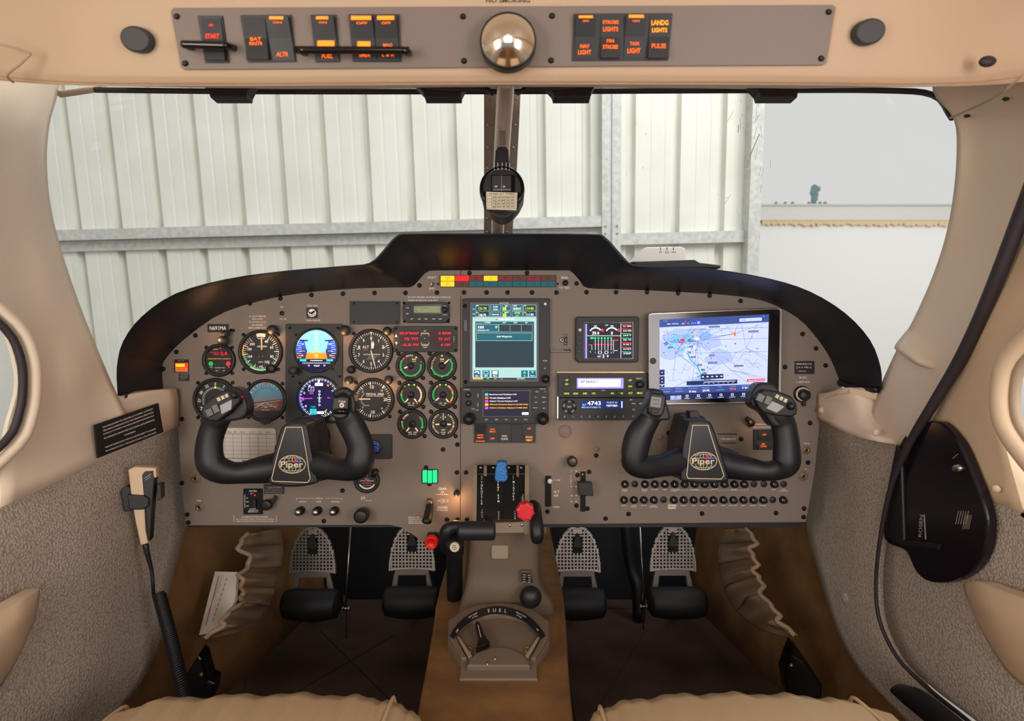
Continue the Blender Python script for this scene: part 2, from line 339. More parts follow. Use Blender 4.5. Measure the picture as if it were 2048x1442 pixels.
# rest of the shell behind the visible edge: over, under and behind the side window
def annulus(m, xf, yc, a, b_, zc, off, sx, mt, z0, z1, t0=48):    # wall around an oval side window, from just behind its front arc all the way round
    rows = []
    for k in range(25):
        t = R(t0+(360-2*t0)*k/24); c_, s_ = math.cos(t), math.sin(t); y, z = yc+a*c_, zc+b_*s_
        q = 1/max(abs(c_)/1.0, abs(s_)/.72, .3); yo = yc+q*c_*(.26 if c_ > 0 else 1.35); zo = zc+q*s_*((z1-zc) if s_ > 0 else (zc-z0))/.72
        yo = min(yo, .69 if c_ > 0 else yc); zo = max(z0, min(z1, zo)); rows.append([Vector((xf(y), y, CZ+z)), Vector((xf((y+yo)/2), y+(yo-y)*.3, CZ+z+(zo-z)*.3)), Vector((xf(yo), yo, CZ+zo))])
    m.slab(rows, off, mt, 2, 2)
xl = lambda y: -.642-.045*max(0, min(1, (.744-y)/.12))
annulus(m, xl, .524, .22, .165, -.032, off, -1, 'pinkish', -.25, .38)
m.ball(W(85, 962, .812), .006, 'pinkish', 12, (.5, 1, 1))
struct(m, 'trim_6')
# side window on the left: rim, seal and pane
m = MB(); path = [(-60, 615, .70), (8, 655, .722), (40, 712, .738), (46, 770, .744), (38, 828, .742), (8, 886, .728), (-60, 930, .70)]
path = [Vector((xl(.524+.22*math.cos(R(t))), .524+.22*math.cos(R(t)), CZ-.032+.165*math.sin(R(t)))) for t in range(46, 315, 12)]
vis = [(8, 655, .722), (40, 712, .738), (46, 770, .744), (38, 828, .742), (8, 886, .728)]
ring = path+[W(*p) for p in vis[::-1]]+[path[0]]
m.tube(ring, .005, 'seal', 10, 3, ref=(1, 0, 0))
cen = Vector((-.67, .524, CZ-.032)); m.tube([p+Vector((.004, (p.y-cen.y)*.07, (p.z-cen.z)*.09)) for p in ring], .007, 'pinkish', 10, 3, ref=(1, 0, 0))
m.add([p+Vector((-.004, 0, 0)) for p in ring[:-1]], [tuple(range(len(ring)-1))], 'glass')
struct(m, 'window_3')
# fabric side wall, left
XL = -.645
m = MB()
c0 = [W(357, 838, 1.06), WX(366, 950, XL-.0), WX(373, 1050, XL), WX(352, 1130, XL+.005), WX(335, 1200, XL+.005), WX(326, 1270, XL+.01), WX(298, 1345, XL+.01), WX(236, 1428, XL), WX(170, 1500, XL)]
c1 = [WX(205, 905, XL-.02), WX(205, 1000, XL+.004), WX(205, 1080, XL+.012), WX(200, 1160, XL+.012), WX(195, 1230, XL+.012), WX(185, 1300, XL+.012), WX(165, 1390, XL+.012), WX(120, 1480, XL), WX(80, 1560, XL)]
c2 = [WX(0, 990, XL-.02), WX(0, 1090, XL), WX(0, 1180, XL), WX(0, 1260, XL), WX(0, 1340, XL), WX(-10, 1420, XL), WX(-20, 1500, XL), WX(-40, 1580, XL), WX(-60, 1700, XL)]
c3 = [Vector((XL, .3, CZ-.2-i*.06)) for i in range(9)]; c4 = [Vector((XL, -.9, CZ-.2-i*.06)) for i in range(9)]
m.slab([c0, c1, c2, c3, c4], (-.012, 0, 0), 'fabric', 5, 5); struct(m, 'wall_left')
# armrest in the left wall
m = MB()
rows = [[WX(-40, 1240, -.600), WX(10, 1218, -.600), WX(50, 1196, -.602), WX(80, 1178, -.615)],
        [WX(-40, 1300, -.585), WX(8, 1270, -.585), WX(46, 1240, -.590), WX(80, 1190, -.612)],
        [WX(-40, 1380, -.600), WX(0, 1330, -.600), WX(42, 1290, -.605), WX(76, 1215, -.618)],
        [WX(-60, 1440, -.640), WX(-10, 1390, -.640), WX(34, 1320, -.640), WX(72, 1235, -.640)]]
m.slab(rows, (-.02, 0, 0), 'cream', 4, 4)
tag(m.build('armrest'), 'blurred cream armrest at the lower left edge, on the grey left wall', 'armrest')
# carpeted kick panels and floor
FL = .74
def kick(X, name, sgn):
    m = MB(); x2 = X+sgn*.05
    m.slab([[Vector((X, .88, CZ-.3)), Vector((X, .88, CZ-FL))], [Vector((X, 1.1, CZ-.28)), Vector((X, 1.1, CZ-FL))], [Vector((X+sgn*.01, 1.35, CZ-.2)), Vector((x2, 1.35, CZ-FL))], [Vector((X+sgn*.03, 1.85, CZ-.2)), Vector((x2+sgn*.05, 1.85, CZ-FL))]], (-sgn*.012, 0, 0), 'carpet_side', 5, 5)
    struct(m, name)
kick(-.662, 'baseboard_left', 1); kick(.632, 'baseboard_right', -1)
m = MB(); m.box((-.74, -.9, CZ-FL-.02), (.74, 2.0, CZ-FL), 'carpet'); struct(m, 'floor')
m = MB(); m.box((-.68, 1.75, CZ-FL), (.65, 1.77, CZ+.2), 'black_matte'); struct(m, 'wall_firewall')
for nm, x0, x1, lb in (('floor_mat', -.64, -.14, 'dark brown carpet mat with crossing seams, left of the centre tunnel'), ('floor_mat', .13, .60, 'dark brown carpet mat under the two right-hand pedals')):
    m = MB(); m.box((x0, .3, CZ-FL), (x1, 1.745, CZ-FL+.007), 'mat_floor')
    fr = Fr((0, 0, CZ-FL+.0074), (0, 0, 1))
    if x0 < 0: m.line(fr, [(640, 1262), (800, 1420)], 2.2, 0, 'mat_edge'); m.line(fr, [(790, 1270), (580, 1392)], 2.2, 0, 'mat_edge'); m.line(fr, [(520, 1260), (470, 1442)], 1.4, 0, 'mat_edge')
    else: m.line(fr, [(1290, 1262), (1180, 1442)], 1.2, 0, 'mat_edge'); m.line(fr, [(1180, 1215), (1400, 1222)], 2, 0, 'mat_edge')
    tag(m.build(nm), lb, 'floor mat')
# centre tunnel
m = MB(); TH = .45
def tun(y, hw, z): return [Vector((-.022-hw-.02, y, CZ-FL)), Vector((-.022-hw-.008, y, z-.03)), Vector((-.022-hw+.01, y, z-.004)), Vector((-.022, y, z)), Vector((-.022+hw-.01, y, z-.004)), Vector((-.022+hw+.008, y, z-.03)), Vector((-.022+hw+.02, y, CZ-FL))]
m.loft([tun(y, hw, CZ-TH) for y, hw in ((-.6, .085), (.5, .09), (.75, .095), (1.0, .108), (1.12, .115), (1.7, .12))], 'carpet', 4, 3)
struct(m, 'trim_7')
# ---- right side
m = MB(); XR = .605
r0 = [(1868, 110, .83), (1866, 184, .83), (1907, 238, .80), (1913, 310, .80), (1905, 400, .81), (1889, 480, .83), (1862, 560, .86), (1826, 640, .89), (1788, 710, .92), (1750, 800, .95), (1735, 868, .955)]
r1 = [(1960, 110, .78), (1945, 184, .78), (1962, 250, .77), (1968, 320, .77), (1960, 410, .775), (1942, 495, .79), (1912, 580, .81), (1875, 665, .84), (1835, 740, .87), (1785, 830, .90), (1765, 884, .925)]
r2 = [(2100, 110, .70), (2090, 184, .69), (2085, 262, .69), (2068, 340, .69), (2040, 440, .70), (2005, 530, .72), (1968, 620, .745), (1928, 705, .775), (1880, 790, .81), (1826, 870, .845), (1818, 893, .865)]
m.slab([[W(*p) for p in e] for e in (r0, r1, r2)], (.02, 0, 0), 'pinkish', 4, 4)
s1 = [(1792, 806, .935), (1750, 799, .958), (1700, 775, .97), (1655, 785, 1.02), (1634, 787, 1.05)]; s2 = [(1818, 852, .905), (1765, 840, .940), (1720, 828, .96), (1670, 815, 1.01), (1632, 806, 1.05)]
s3 = [(1852, 902, .875), (1815, 892, .885), (1760, 884, .905), (1700, 868, .965), (1626, 832, 1.06)]
m.slab([[W(*p) for p in e] for e in (s1, s2, s3)], (.02, 0, 0), 'pinkish', 4, 4)
tl = [W(1760, 790, .945), W(1700, 776, .97), W(1650, 786, 1.03)]
m.slab([tl, [p+Vector((.09, .06, -.01)) for p in tl]], (0, 0, -.01), 'cream', 2, 2)
# moulded step low on the pillar
st = [[W(1830, 642, .892), W(1856, 662, .872), W(1886, 674, .85)], [W(1802, 674, .905), W(1838, 700, .858), W(1876, 712, .838)], [W(1789, 693, .906), W(1830, 722, .852), W(1868, 736, .833)], [W(1792, 701, .922), W(1832, 730, .876), W(1868, 744, .856)]]
m.slab(st, (.012, 0, 0), 'pinkish', 4, 4)
for u, v, y in ((1643, 820, 1.04), (1752, 865, .905)): m.ball(W(u, v, y-.004), .006, 'cream', 10, (1, .6, 1))
struct(m, 'trim_8')
m = MB()
f0 = [W(1628, 815, 1.075), WX(1622, 930, XR+.015), WX(1612, 1046, XR+.01), WX(1632, 1130, XR), WX(1652, 1200, XR), WX(1676, 1270, XR), WX(1716, 1340, XR), WX(1780, 1410, XR), WX(1850, 1480, XR)]
f1 = [WX(1715, 850, XR), WX(1710, 960, XR-.005), WX(1705, 1050, XR-.005), WX(1705, 1130, XR-.005), WX(1712, 1200, XR-.005), WX(1735, 1270, XR-.005), WX(1775, 1340, XR-.005), WX(1830, 1410, XR), WX(1900, 1480, XR)]
f2 = [WX(1830, 860, XR), WX(1790, 970, XR), WX(1765, 1070, XR), WX(1755, 1150, XR), WX(1760, 1240, XR), WX(1790, 1310, XR), WX(1840, 1370, XR), WX(1900, 1430, XR), WX(1960, 1500, XR)]
m.slab([f0, f1, f2], (.012, 0, 0), 'fabric', 5, 5); m.ball(WX(1690, 1195, XR-.004), .010, 'fabric', 14, (.5, 1, 1)); struct(m, 'wall_right')
# door: seal, fabric and cream panel, oval window
XD = .615
seal = [(2120, 180, .64), (2085, 330, .66), (2045, 440, .69), (2005, 545, .715), (1965, 640, .742), (1920, 730, .775), (1868, 815, .81), (1825, 885, .845), (1790, 965, .88), (1768, 1060, .905), (1757, 1160, .92), (1764, 1240, .91), (1800, 1315, .875), (1860, 1375, .83), (1940, 1440, .76), (2050, 1530, .68)]
m = MB(); m.tube([W(*p)+Vector((-.004, 0, 0)) for p in seal], [.009, .009, .009, .009, .0085, .008, .007, .0055, .004, .0032, .003, .003, .003, .003, .003, .003], 'seal', 10, 5, ref=(1, 0, 0)); struct(m, 'trim_9')
m = MB()
d0 = [WX(2120, 180, XD+.05), WX(2050, 440, XD+.02), WX(2008, 545, XD+.01), WX(1968, 640, XD), WX(1924, 730, XD), WX(1872, 815, XD), WX(1829, 885, XD), WX(1815, 912, XD)]
d1 = [WX(2200, 180, XD+.05), WX(2120, 440, XD+.02), WX(2070, 560, XD+.01), WX(2000, 660, XD), WX(1972, 760, XD-.003), WX(1960, 850, XD-.003), WX(1950, 930, XD-.003), WX(1935, 982, XD-.003)]
d2 = [WX(2600, 180, XD+.05), WX(2300, 440, XD+.03), WX(2160, 560, XD+.01), WX(2055, 650, XD), WX(2003, 730, XD), WX(1990, 810, XD), WX(2010, 890, XD), WX(2048, 1026, XD)]
m.slab([d0, d1, d2], (.015, 0, 0), 'cream', 4, 4)
Zs = [CZ-.18, CZ-.16, CZ-.14]
annulus(m, lambda y: XD, .50, .20, .13, -.047, (.012, 0, 0), 1, 'cream', -.19, .40, 40)
dd0 = [WX(1812, 905, XD), WX(1776, 1040, XD), WX(1762, 1160, XD), WX(1772, 1245, XD), WX(1808, 1318, XD), WX(1868, 1378, XD), WX(1950, 1440, XD), WX(2060, 1530, XD)]
dd1 = [WX(1930, 972, XD), WX(1920, 1060, XD-.004), WX(1905, 1150, XD-.004), WX(1905, 1230, XD-.004), WX(1920, 1300, XD-.004), WX(1960, 1380, XD-.004), WX(2020, 1450, XD), WX(2100, 1550, XD)]
dd2 = [WX(2060, 1025, XD), WX(2060, 1100, XD), WX(2060, 1180, XD), WX(2065, 1260, XD), WX(2080, 1340, XD), WX(2100, 1420, XD), WX(2150, 1500, XD), WX(2200, 1600, XD)]
dd3 = [Vector((XD, .3, CZ-.185-i*.06)) for i in range(8)]; dd4 = [Vector((XD, -.9, CZ-.185-i*.06)) for i in range(8)]
m.slab([dd0, dd1, dd2, dd3, dd4], (.012, 0, 0), 'fabric', 4, 4)
m.ball(WX(1992, 978, XD-.01), .005, 'cream', 10)
struct(m, 'door_1')
m = MB(); path = [(2120, 655, .635), (2060, 672, .66), (2022, 712, .685), (2004, 770, .70), (2006, 835, .695), (2034, 890, .675), (2120, 940, .63)]
back = [Vector((.604, .50+.20*math.cos(R(t)), CZ-.047+.13*math.sin(R(t)))) for t in range(46, 315, 12)]
ring = back+[W(*p) for p in ((2034, 890, .675), (2006, 835, .695), (2004, 770, .70), (2022, 712, .685))]+[back[0]]
m.tube(ring, .012, 'cream', 12, 3, ref=(1, 0, 0))
m.tube([Vector((p.x+.004, .50+(p.y-.50)*.93, CZ-.047+(p.z-CZ+.047)*.9)) for p in ring], .006, 'cream_dark', 10, 3, ref=(1, 0, 0))
m.add([p+Vector((.006, 0, 0)) for p in ring[:-1]], [tuple(range(len(ring)-1))], 'glass')
struct(m, 'window_4')
# door armrest
m = MB()
rows = [[WX(2090, 1210, .575), WX(2000, 1180, .578), WX(1950, 1162, .585), WX(1926, 1168, .605)],
        [WX(2090, 1270, .565), WX(2000, 1235, .568), WX(1952, 1195, .580), WX(1928, 1178, .605)],
        [WX(2090, 1340, .575), WX(2010, 1300, .580), WX(1962, 1240, .588), WX(1932, 1192, .606)],
        [WX(2090, 1400, .605), WX(2020, 1350, .605), WX(1968, 1270, .605), WX(1936, 1202, .607)]]
m.slab(rows, (.02, 0, 0), 'cream', 4, 4)
tag(m.build('armrest'), 'cream armrest on the grey door at the lower right edge', 'armrest')
# ---- windshield: two panes, centre post
lt = [[(120, 150, .93), (400, 168, .94), (700, 170, .945), (990, 170, .95)], [(88, 330, .905), (380, 330, 1.05), (700, 330, 1.09), (985, 330, 1.10)], [(130, 560, .90), (360, 520, 1.18), (700, 500, 1.24), (985, 480, 1.26)], [(226, 800, .94), (330, 690, 1.2), (700, 600, 1.36), (985, 580, 1.40)]]
rtp = [[(1024, 170, .95), (1300, 170, .945), (1600, 168, .92), (1900, 150, .85)], [(1020, 330, 1.10), (1330, 330, 1.09), (1640, 330, 1.03), (1922, 330, .815)], [(1015, 480, 1.26), (1330, 500, 1.24), (1660, 540, 1.15), (1868, 570, .875)], [(1010, 580, 1.40), (1330, 610, 1.36), (1660, 690, 1.2), (1762, 800, .965)]]
m = MB(); m.loft([[W(*p) for p in r_] for r_ in lt], 'glass', 4, 4); struct(m, 'window_1')
m = MB(); m.loft([[W(*p) for p in r_] for r_ in rtp], 'glass', 4, 4); w2 = struct(m, 'window_2')
m = MB(); fr = Fr3(W(1330, 330, 1.08), W(1600, 330, 1.03), W(1600, 500, 1.14))
for k in range(46):
    u = random.gauss(1500, 22) if k < 30 else random.uniform(1180, 1540); v = random.uniform(200, 500); a = random.uniform(-1.9, -.9) if k < 30 else random.uniform(-2, 0); l = random.uniform(4, 26) if k < 30 else random.uniform(2, 7)
    m.line(fr, [(u, v), (u+l*.5*math.cos(a)+1, v+l*.5*math.sin(a)), (u+l*math.cos(a), v+l*math.sin(a))], .7, 0, 'white_plastic')
m.line(fr, [(1494, 335), (1500, 312), (1512, 284), (1519, 268)], 2.0, 0, 'white_plastic'); m.line(fr, [(1476, 265), (1477, 250)], 1.6, 0, 'white_plastic')
ob = m.build('scratches', w2); ob['label'] = 'fine bright scratches in the acrylic'
m = MB()
pl = [[W(968, 168, .945), W(1042, 168, .945)], [W(968, 330, 1.095), W(1034, 330, 1.095)], [W(968, 480, 1.255), W(1024, 480, 1.255)], [W(968, 580, 1.395), W(1018, 580, 1.395)]]
m.slab(pl, (0, .006, .004), 'post', 1, 3)
fp = Fr3(W(1000, 168, .945), W(1040, 168, .945), W(1000, 580, 1.395))
for v, x0, x1 in ((198, 976, 1033), (250, 976, 1030), (295, 976, 1026), (337, 975, 1023), (437, 974, 1016), (464, 974, 1014)):
    for u in (x0, x1): m.lathe(fp, u, v, [(2.4, 0), (2.2, .002), (1, .0028), (0, .003)], 'brass', 10)
struct(m, 'trim_10')
# ---- overhead
m = MB()
def orow(v, y, k=1.0): return [W(-160, v-30*k, y+.03), W(30, v-8*k, y+.015), W(200, v+2*k, y), W(500, v+3, y), (W(1024, v, y)), W(1550, v+1, y), W(1820, v+4*k, y), W(2010, v-6*k, y+.015), W(2230, v-50*k, y+.03)]
rows = [[p+Vector((0, .34, .157)) for p in orow(164, .574)], orow(170, .60), orow(167, .578), orow(156, .570), orow(137, .5645), orow(75, .5548), orow(12, .5455), orow(-30, .535, 0), orow(-120, .50, 0)]
nx = len(rows[0])
for y, z in ((.42, .385), (.30, .40), (.0, .40), (-.9, .40)): rows.append([Vector((-.70+i*1.37/(nx-1), y, CZ+z)) for i in range(nx)])
m.slab(rows, (0, .0, .02), 'head', 5, 5)
struct(m, 'ceiling')
m = MB()
for pts in ([(-30, 92, .55), (0, 95, .555), (40, 104, .56), (75, 116, .562)], [(75, 116, .562), (55, 136, .564), (28, 158, .572), (40, 172, .585)]):
    m.tube([W(*p)-Vector((0, .008, 0)) for p in pts], .0012, 'cream_dark', 6, 4)
m.tube([W(2048, 150, .55), W(1980, 200, .60), W(1900, 236, .78)], .0014, 'cream_dark', 6, 4)
struct(m, 'trim_11')
# black windshield top seal
m = MB(); m.tube([W(190, 180, .92), W(500, 183, .92), W(1000, 183, .92), W(1500, 181, .92), W(1760, 181, .9), W(1866, 190, .85), W(1905, 236, .805)], .0045, 'seal', 8, 4); struct(m, 'trim_12')
m = MB(); m.slab([[W(110, 182, .92), W(150, 178, .92), W(200, 170, .92)], [W(112, 190, .925), W(152, 184, .925), W(205, 176, .925)]], (0, .01, 0), 'cream', 2, 2); struct(m, 'trim_13')
# ================================================================ GLARESHIELD
lip = [(237, 792), (235, 735), (247, 682), (284, 632), (350, 587), (450, 558), (570, 541), (690, 531), (738, 525), (765, 500), (792, 471), (825, 466), (1000, 466), (1180, 467), (1212, 474), (1242, 506), (1270, 530), (1330, 533), (1430, 538), (1540, 557), (1620, 583), (1690, 626), (1740, 680), (1761, 735), (1763, 780)]
inn = [(314, 777), (318, 745), (337, 710), (382, 668), (450, 624), (560, 593), (680, 579), (790, 575), (822, 574), (838, 560), (854, 544), (880, 541), (1000, 541), (1120, 541), (1142, 543), (1160, 562), (1176, 576), (1250, 579), (1340, 583), (1450, 590), (1530, 603), (1595, 636), (1634, 677), (1662, 720), (1680, 765)]
m = MB(); rows = []
def hp(i, t, y):                    # between the panel edge (t=0) and the lip (t=1), in metres, at depth y
    a = W(*inn[i], D); b = W(*lip[i], .93); p = a.lerp(b, t); p.y = y; return p
prof = [(-.05, 1.058), (.0, 1.05), (.30, 1.02), (.55, .975), (.78, .943), (.90, .931), (.975, .929), (1.0, .937), (1.005, .96), (.99, 1.02), (.90, 1.2), (.80, 1.37)]
for t, y in prof: rows.append([hp(i, t, y) for i in range(len(lip))])
m.loft(rows, 'hood', 3, 3)
m.s = [True]*len(m.f)
gs = thing('glareshield', 'black padded glareshield hood arching over the instrument panel', 'glareshield', W(1000, 540, 1.05))
hd = m.build('hood', gs)
for i in (0, 24):                   # rolled ends of the hood
    m = MB(); a, b = hp(i, 1, .94), hp(i, 0, 1.05); m.tube([a+Vector((0, 0, 0)), a.lerp(b, .5)+Vector((0, 0, -.004)), b], .006, 'hood', 8, 4); m.build('end_trim', gs)
# receiver on the glareshield
rc = thing('receiver_box', 'small white electronic receiver box sitting on top of the glareshield, right of its centre hump', 'receiver', W(1320, 525, 1.16))
fb = Fr((0, 1.12, 0), (0, -1, 0))
m = MB(); m.poly(fb, [(1262, 524), (1284, 499), (1292, 494), (1362, 493), (1371, 497), (1373, 522), (1366, 526)], -.06, 0, 'white_plastic', 2); m.build('body', rc)
m = MB(); m.poly(fb, [(1270, 524), (1388, 520), (1398, 526), (1440, 531), (1440, 536), (1270, 534)], -.08, .004, 'bezel', 1.2); m.build('mount', rc)
m = MB()
for u, t in ((1321, 'GPS'), (1334, '↔'), (1347, 'ADS-B')):
    if t != '↔': m.text(fb, t, u, 504, 2.6, 'ink_black', .0004)
    else: m.line(fb, [(1331, 503), (1337, 503), (1337, 506), (1331, 506)], .6, .0004, 'ink_black', True)
    m.frect(fb, u-.7, 494.5, u+.7, 500, .0005, 'ink_black')
m.build('lettering', rc)
# ================================================================ INSTRUMENT PANEL
f0 = P(0)
ip = thing('instrument_panel', 'taupe metal instrument panel spanning the cockpit below the glareshield', 'instrument panel', W(1000, 1050, D))
top = [(hpx, hpy) for hpx, hpy in inn]
left_o = [(u-(6 if u < 400 else 0), v-6) for u, v in inn if u <= 921]; right_o = [(u+(6 if u > 1600 else 0), v-6) for u, v in inn if u >= 921]
L_o = smooth(left_o, 2)+[(921, 535), (920.3, 1050), (893, 1050), (884, 1078), (868, 1086), (846, 1084), (826, 1070), (806, 1056), (780, 1050), (372, 1051), (364, 980), (356, 860), (320, 800)]
R_o = [(921.7, 535)]+smooth(right_o, 2)+[(1684, 800), (1640, 840), (1630, 940), (1612, 1044), (921.3, 1050)]
m = MB(); m.poly(f0, L_o, -.004, 0, 'panel', .6); m.build('left_panel_plate', ip)
m = MB(); m.poly(f0, R_o, -.004, 0, 'panel', .6); m.build('right_panel_plate', ip)
m = MB(); m.rect(f0, 374, 1047, 1606, 1056, -.03, -.005, 'bezel'); m.build('lower_flange', ip)
scr = [(353, 704), (391, 671), (441, 624), (500, 607), (561, 597), (623, 590), (686, 587.6), (749, 586), (811, 586), (874, 585.5), (839, 571), (928, 585), (973, 585), (1015, 585), (1064, 585), (1113, 585), (1153, 567), (939, 546), (1054, 546),
       (1173, 584.5), (1232, 584.5), (1294, 584.5), (1356, 586.6), (1419, 591.5), (1481, 602), (1605, 668), (1632, 697), (1651, 731), (1620, 846), (895, 641), (364, 966), (375, 1029), (377, 1045), (648, 1042), (915, 889), (886, 899), (914, 945), (932, 945), (894, 1039), (915, 1039), (934, 1039),
       (1257, 1028), (1404, 1027), (1552, 1026), (1608, 1017), (1607, 1034), (1616, 925), (1178, 943.6), (1155, 950), (1153, 1011), (1175, 1017), (1211, 1037), (685, 981), (1192, 911), (327, 738), (364, 838), (1095, 1023), (852, 935), (859, 968), (1337, 866), (1482, 878), (1570, 734)]
for u, v in scr:
    m = MB(); m.lathe(f0, u, v, [(4.6, 0), (4.6, .0008), (3.9, .0022), (2.2, .0030), (1.4, .0024), (0, .002)], 'screw', 14); m.build('screw', ip)
for u, v, r in ((1130, 863, 13), (1193, 898, 6), (1320, 875, 6)):
    m = MB(); m.lathe(f0, u, v, [(r, 0), (r, .001), (r-1, .0016), (0, .0018)], 'plate', 24); m.build('hole_plug', ip)
# printed lettering
m = MB(); w_ = .0004
def T(t, u, v, h=4.2, mt='print', wd=None, rot=0, al='c'): m.text(f0, t, u, v, h, mt, w_, wd, rot, al)
T('NIGHT', 864, 555, 4.4); T('DAY', 864, 577, 4.2); T('PRESS', 1129, 555.5, 4.4); T('TO TEST', 1129, 575.5, 4.4)
T('DO NOT EXCEED 28 INCHES OF MANIFOLD', 859, 594.5, 3.4, wd=86); T('PRESSURE BELOW 2100 RPM', 846, 601, 3.4, wd=59)
T('FG', 564, 614, 3.8); T('PLX  ADJ', 566, 638.5, 3.6); T('ELEV TRIM', 625, 611.5, 3.4); T('PUSH ON/OFF', 627, 641, 3.4)
for i, (t, wd) in enumerate((('Vo 126 AT 3400 LBS.', 34), ('(SEE A.F.M.)', 21), ('Vlo 132 DN, 110 UP', 34), ('Vle 132 MAX', 22), ('DEMO X-WIND 17 KTS.', 36))): T(t, 515, 632.5+i*5.8, 3.2, wd=wd)
T('GEAR', 885, 977.5, 5.2); T('UP', 885, 984, 4.2); T('110 KIAS MAX.', 885, 988.6, 2.8, wd=24); T('DOWN', 885, 1015, 4.6); T('130 KIAS MAX.', 885, 1020, 2.8, wd=24)
m.line(f0, [(875, 1001.5), (886, 997), (886, 1006)], .5, w_, 'print', True); m.line(f0, [(886, 999.5), (896, 999.5), (896, 1003.5), (886, 1003.5)], .5, w_, 'print'); m.line(f0, [(880, 1001.5), (890, 1001.5)], .5, w_, 'print')
for i, t in enumerate(('EMERGENCY GEAR', 'EXTENSION: PULL TO', 'RELEASE. SEE A.F.M.', 'BEFORE RE-ENGAGEMENT')): T(t, 817, 1034.5+i*3.9, 2.7, al='l', wd=(22, 26, 25, 30)[i])
T('CLOSE', 1113, 960, 3.8); T('ALT', 1113, 983.5, 4.8); T('AIR', 1112, 991, 4.8); T('OPEN', 1112, 1014, 3.8)
for t, v in (("0°", 942), ("10°", 973), ("20°", 991), ("40°", 1003)): T(t, 1143, v, 3); m.frect(f0, 1151, v-1.3, 1153.6, v+1.3, w_, 'print')
for i, ch in enumerate('FLAP'): T(ch, 1142, 952+i*5, 3.6)
T('28 VDC', 1606, 755, 3.6); T('5 AMPS MAX', 1606, 764, 3.6); T('PHONE', 1613, 887, 2.6); T('MIC', 1612, 938, 2.2); T('MIKE', 398, 1001.5, 3); T('PHONE', 389, 951, 2.6)
T('DIMMING', 639, 996.5, 2.6); T('SWITCH', 606, 1003.5, 2.8); T('PANEL', 638, 1003.5, 2.8); T('AVIONICS', 671, 1003.5, 2.8)
m.line(f0, [(593, 1001), (593, 996.5), (628, 996.5)], .5, w_, 'print'); m.line(f0, [(650, 996.5), (684, 996.5), (684, 1001)], .5, w_, 'print')
T('ALTERNATE STATIC SOURCE', 510, 1033.8, 3, wd=52); T('ALL CONTROLS TO BE IN CONTROLLED POSITION', 510, 1038.4, 2.2, wd=76); T('WHEN ALTERNATE STATIC SOURCE IS PULLED', 510, 1042.4, 2.2, wd=76)
m.line(f0, [(468, 1031), (468, 1043)], .8, w_, 'print'); m.line(f0, [(553, 1031), (553, 1043)], .8, w_, 'print')
T('29', 726, 996, 5.5, wd=9); m.line(f0, [(731, 1000), (737, 1002), (744, 1001)], .7, w_, 'print'); T('TO INCREASE RATE OF', 1522, 848.5, 3, wd=40); T('CLIMB, POTENTIOM', 1522, 854.5, 3, wd=38)
T('CB', 887, 890, 2.8, 'print_dim')
m.line(f0, [(1436, 868), (1473, 868)], 2.4, w_, 'black'); m.line(f0, [(1442, 886), (1472, 886)], 1.8, w_, 'black'); T('CALIBRATE', 1456, 878, 3.4, wd=30)
m.build('lettering', ip)
def lamp(u, v, r=9.5, du=0, dv=0, power=0, label=None, pos=None):       # hooded post light
    o = thing('post_light', label, 'light', f0.pt(u, v)); fr = P(0)
    m = MB(); m.lathe(fr, u, v, [(r*.45, 0), (r*.45, .010)], 'screw', 14); m.build('stem', o)
    m = MB(); fr2 = P(.008); m.lathe(fr2, u+du, v+dv, [(r*.75, 0), (r*.98, .002), (r, .007), (r*.9, .012), (r*.55, .0145), (0, .015)], 'bezel_grey', 20); m.build('hood', o)
    power *= 3.6
    if power: q = f0.pt(u+du*1.5, v+dv*1.5+4); q.y -= .024; q.z -= .006; point('post_light_glow', q, power)
for a in ((467, 661, 6.5, -12, 6, .010, 'small black hooded light just right of the registration placard'),
          (548, 660, 10, 0, 0, .012, 'round grey hooded light at the upper right rim of the airspeed dial'),
          (450, 682, 10, 0, 0, 0, 'round dark hooded light at the upper rim of the red digital voltage dial'),
          (692, 661, 10.5, 0, 0, .008, 'round hooded light between the upper lit display and the altimeter'),
          (776, 662, 8.5, 0, 0, .010, 'black hooded light at the upper right rim of the altimeter'),
          (700, 760, 8.5, 0, 0, .010, 'black hooded light at the upper left rim of the vertical speed dial'),
          (779, 759, 8.5, 0, 0, .010, 'black hooded light at the upper right rim of the vertical speed dial'),
          (914, 981, 6.5, 0, 4, .02, 'small black hooded light above right of the gear lever legend'),
          (415, 840, 8, 0, 0, 0, 'dark oval hooded light under the heading dial at far left')):
    lamp(*a[:5], power=a[5], label=a[6])
def knobrow(u, v, r, h, name, label, cat, cap='black', extra=None, group=None):
    o = thing(name, label, cat, f0.pt(u, v), group)
    m = MB(); m.lathe(f0, u, v, [(r*.55, 0), (r*.5, h*.5)], 'screw', 14); m.build('shaft', o)
    m = MB(); m.lathe(f0, u, v, [(r*.9, h*.35), (r, h*.45), (r, h*.85), (r*.9, h*.97), (r*.6, h), (0, h)], cap, 24)
    if extra == 'lever': m.poly(P(h*.4), [(u+r*.2, v-r*.2), (u+r*.9, v-r*1.5), (u+r*1.45, v-r*1.1), (u+r*.8, v+r*.2)], 0, .004, cap, .8)
    m.build('knob', o); return o
knobrow(1142, 919, 10, .03, 'pull_knob', 'round black pull knob on bare panel above the flap lever', 'knob'); point('knob_glow', f0.pt(1150, 905)+Vector((0, -.05, .0)), .04)
knobrow(730, 1024, 14, .035, 'pull_knob', 'large round black knob at the lower edge, below the suction gauge', 'knob')
knobrow(540, 1006, 10.5, .02, 'selector_knob', 'black lever knob beside the emergency transmitter panel', 'knob', extra='lever')
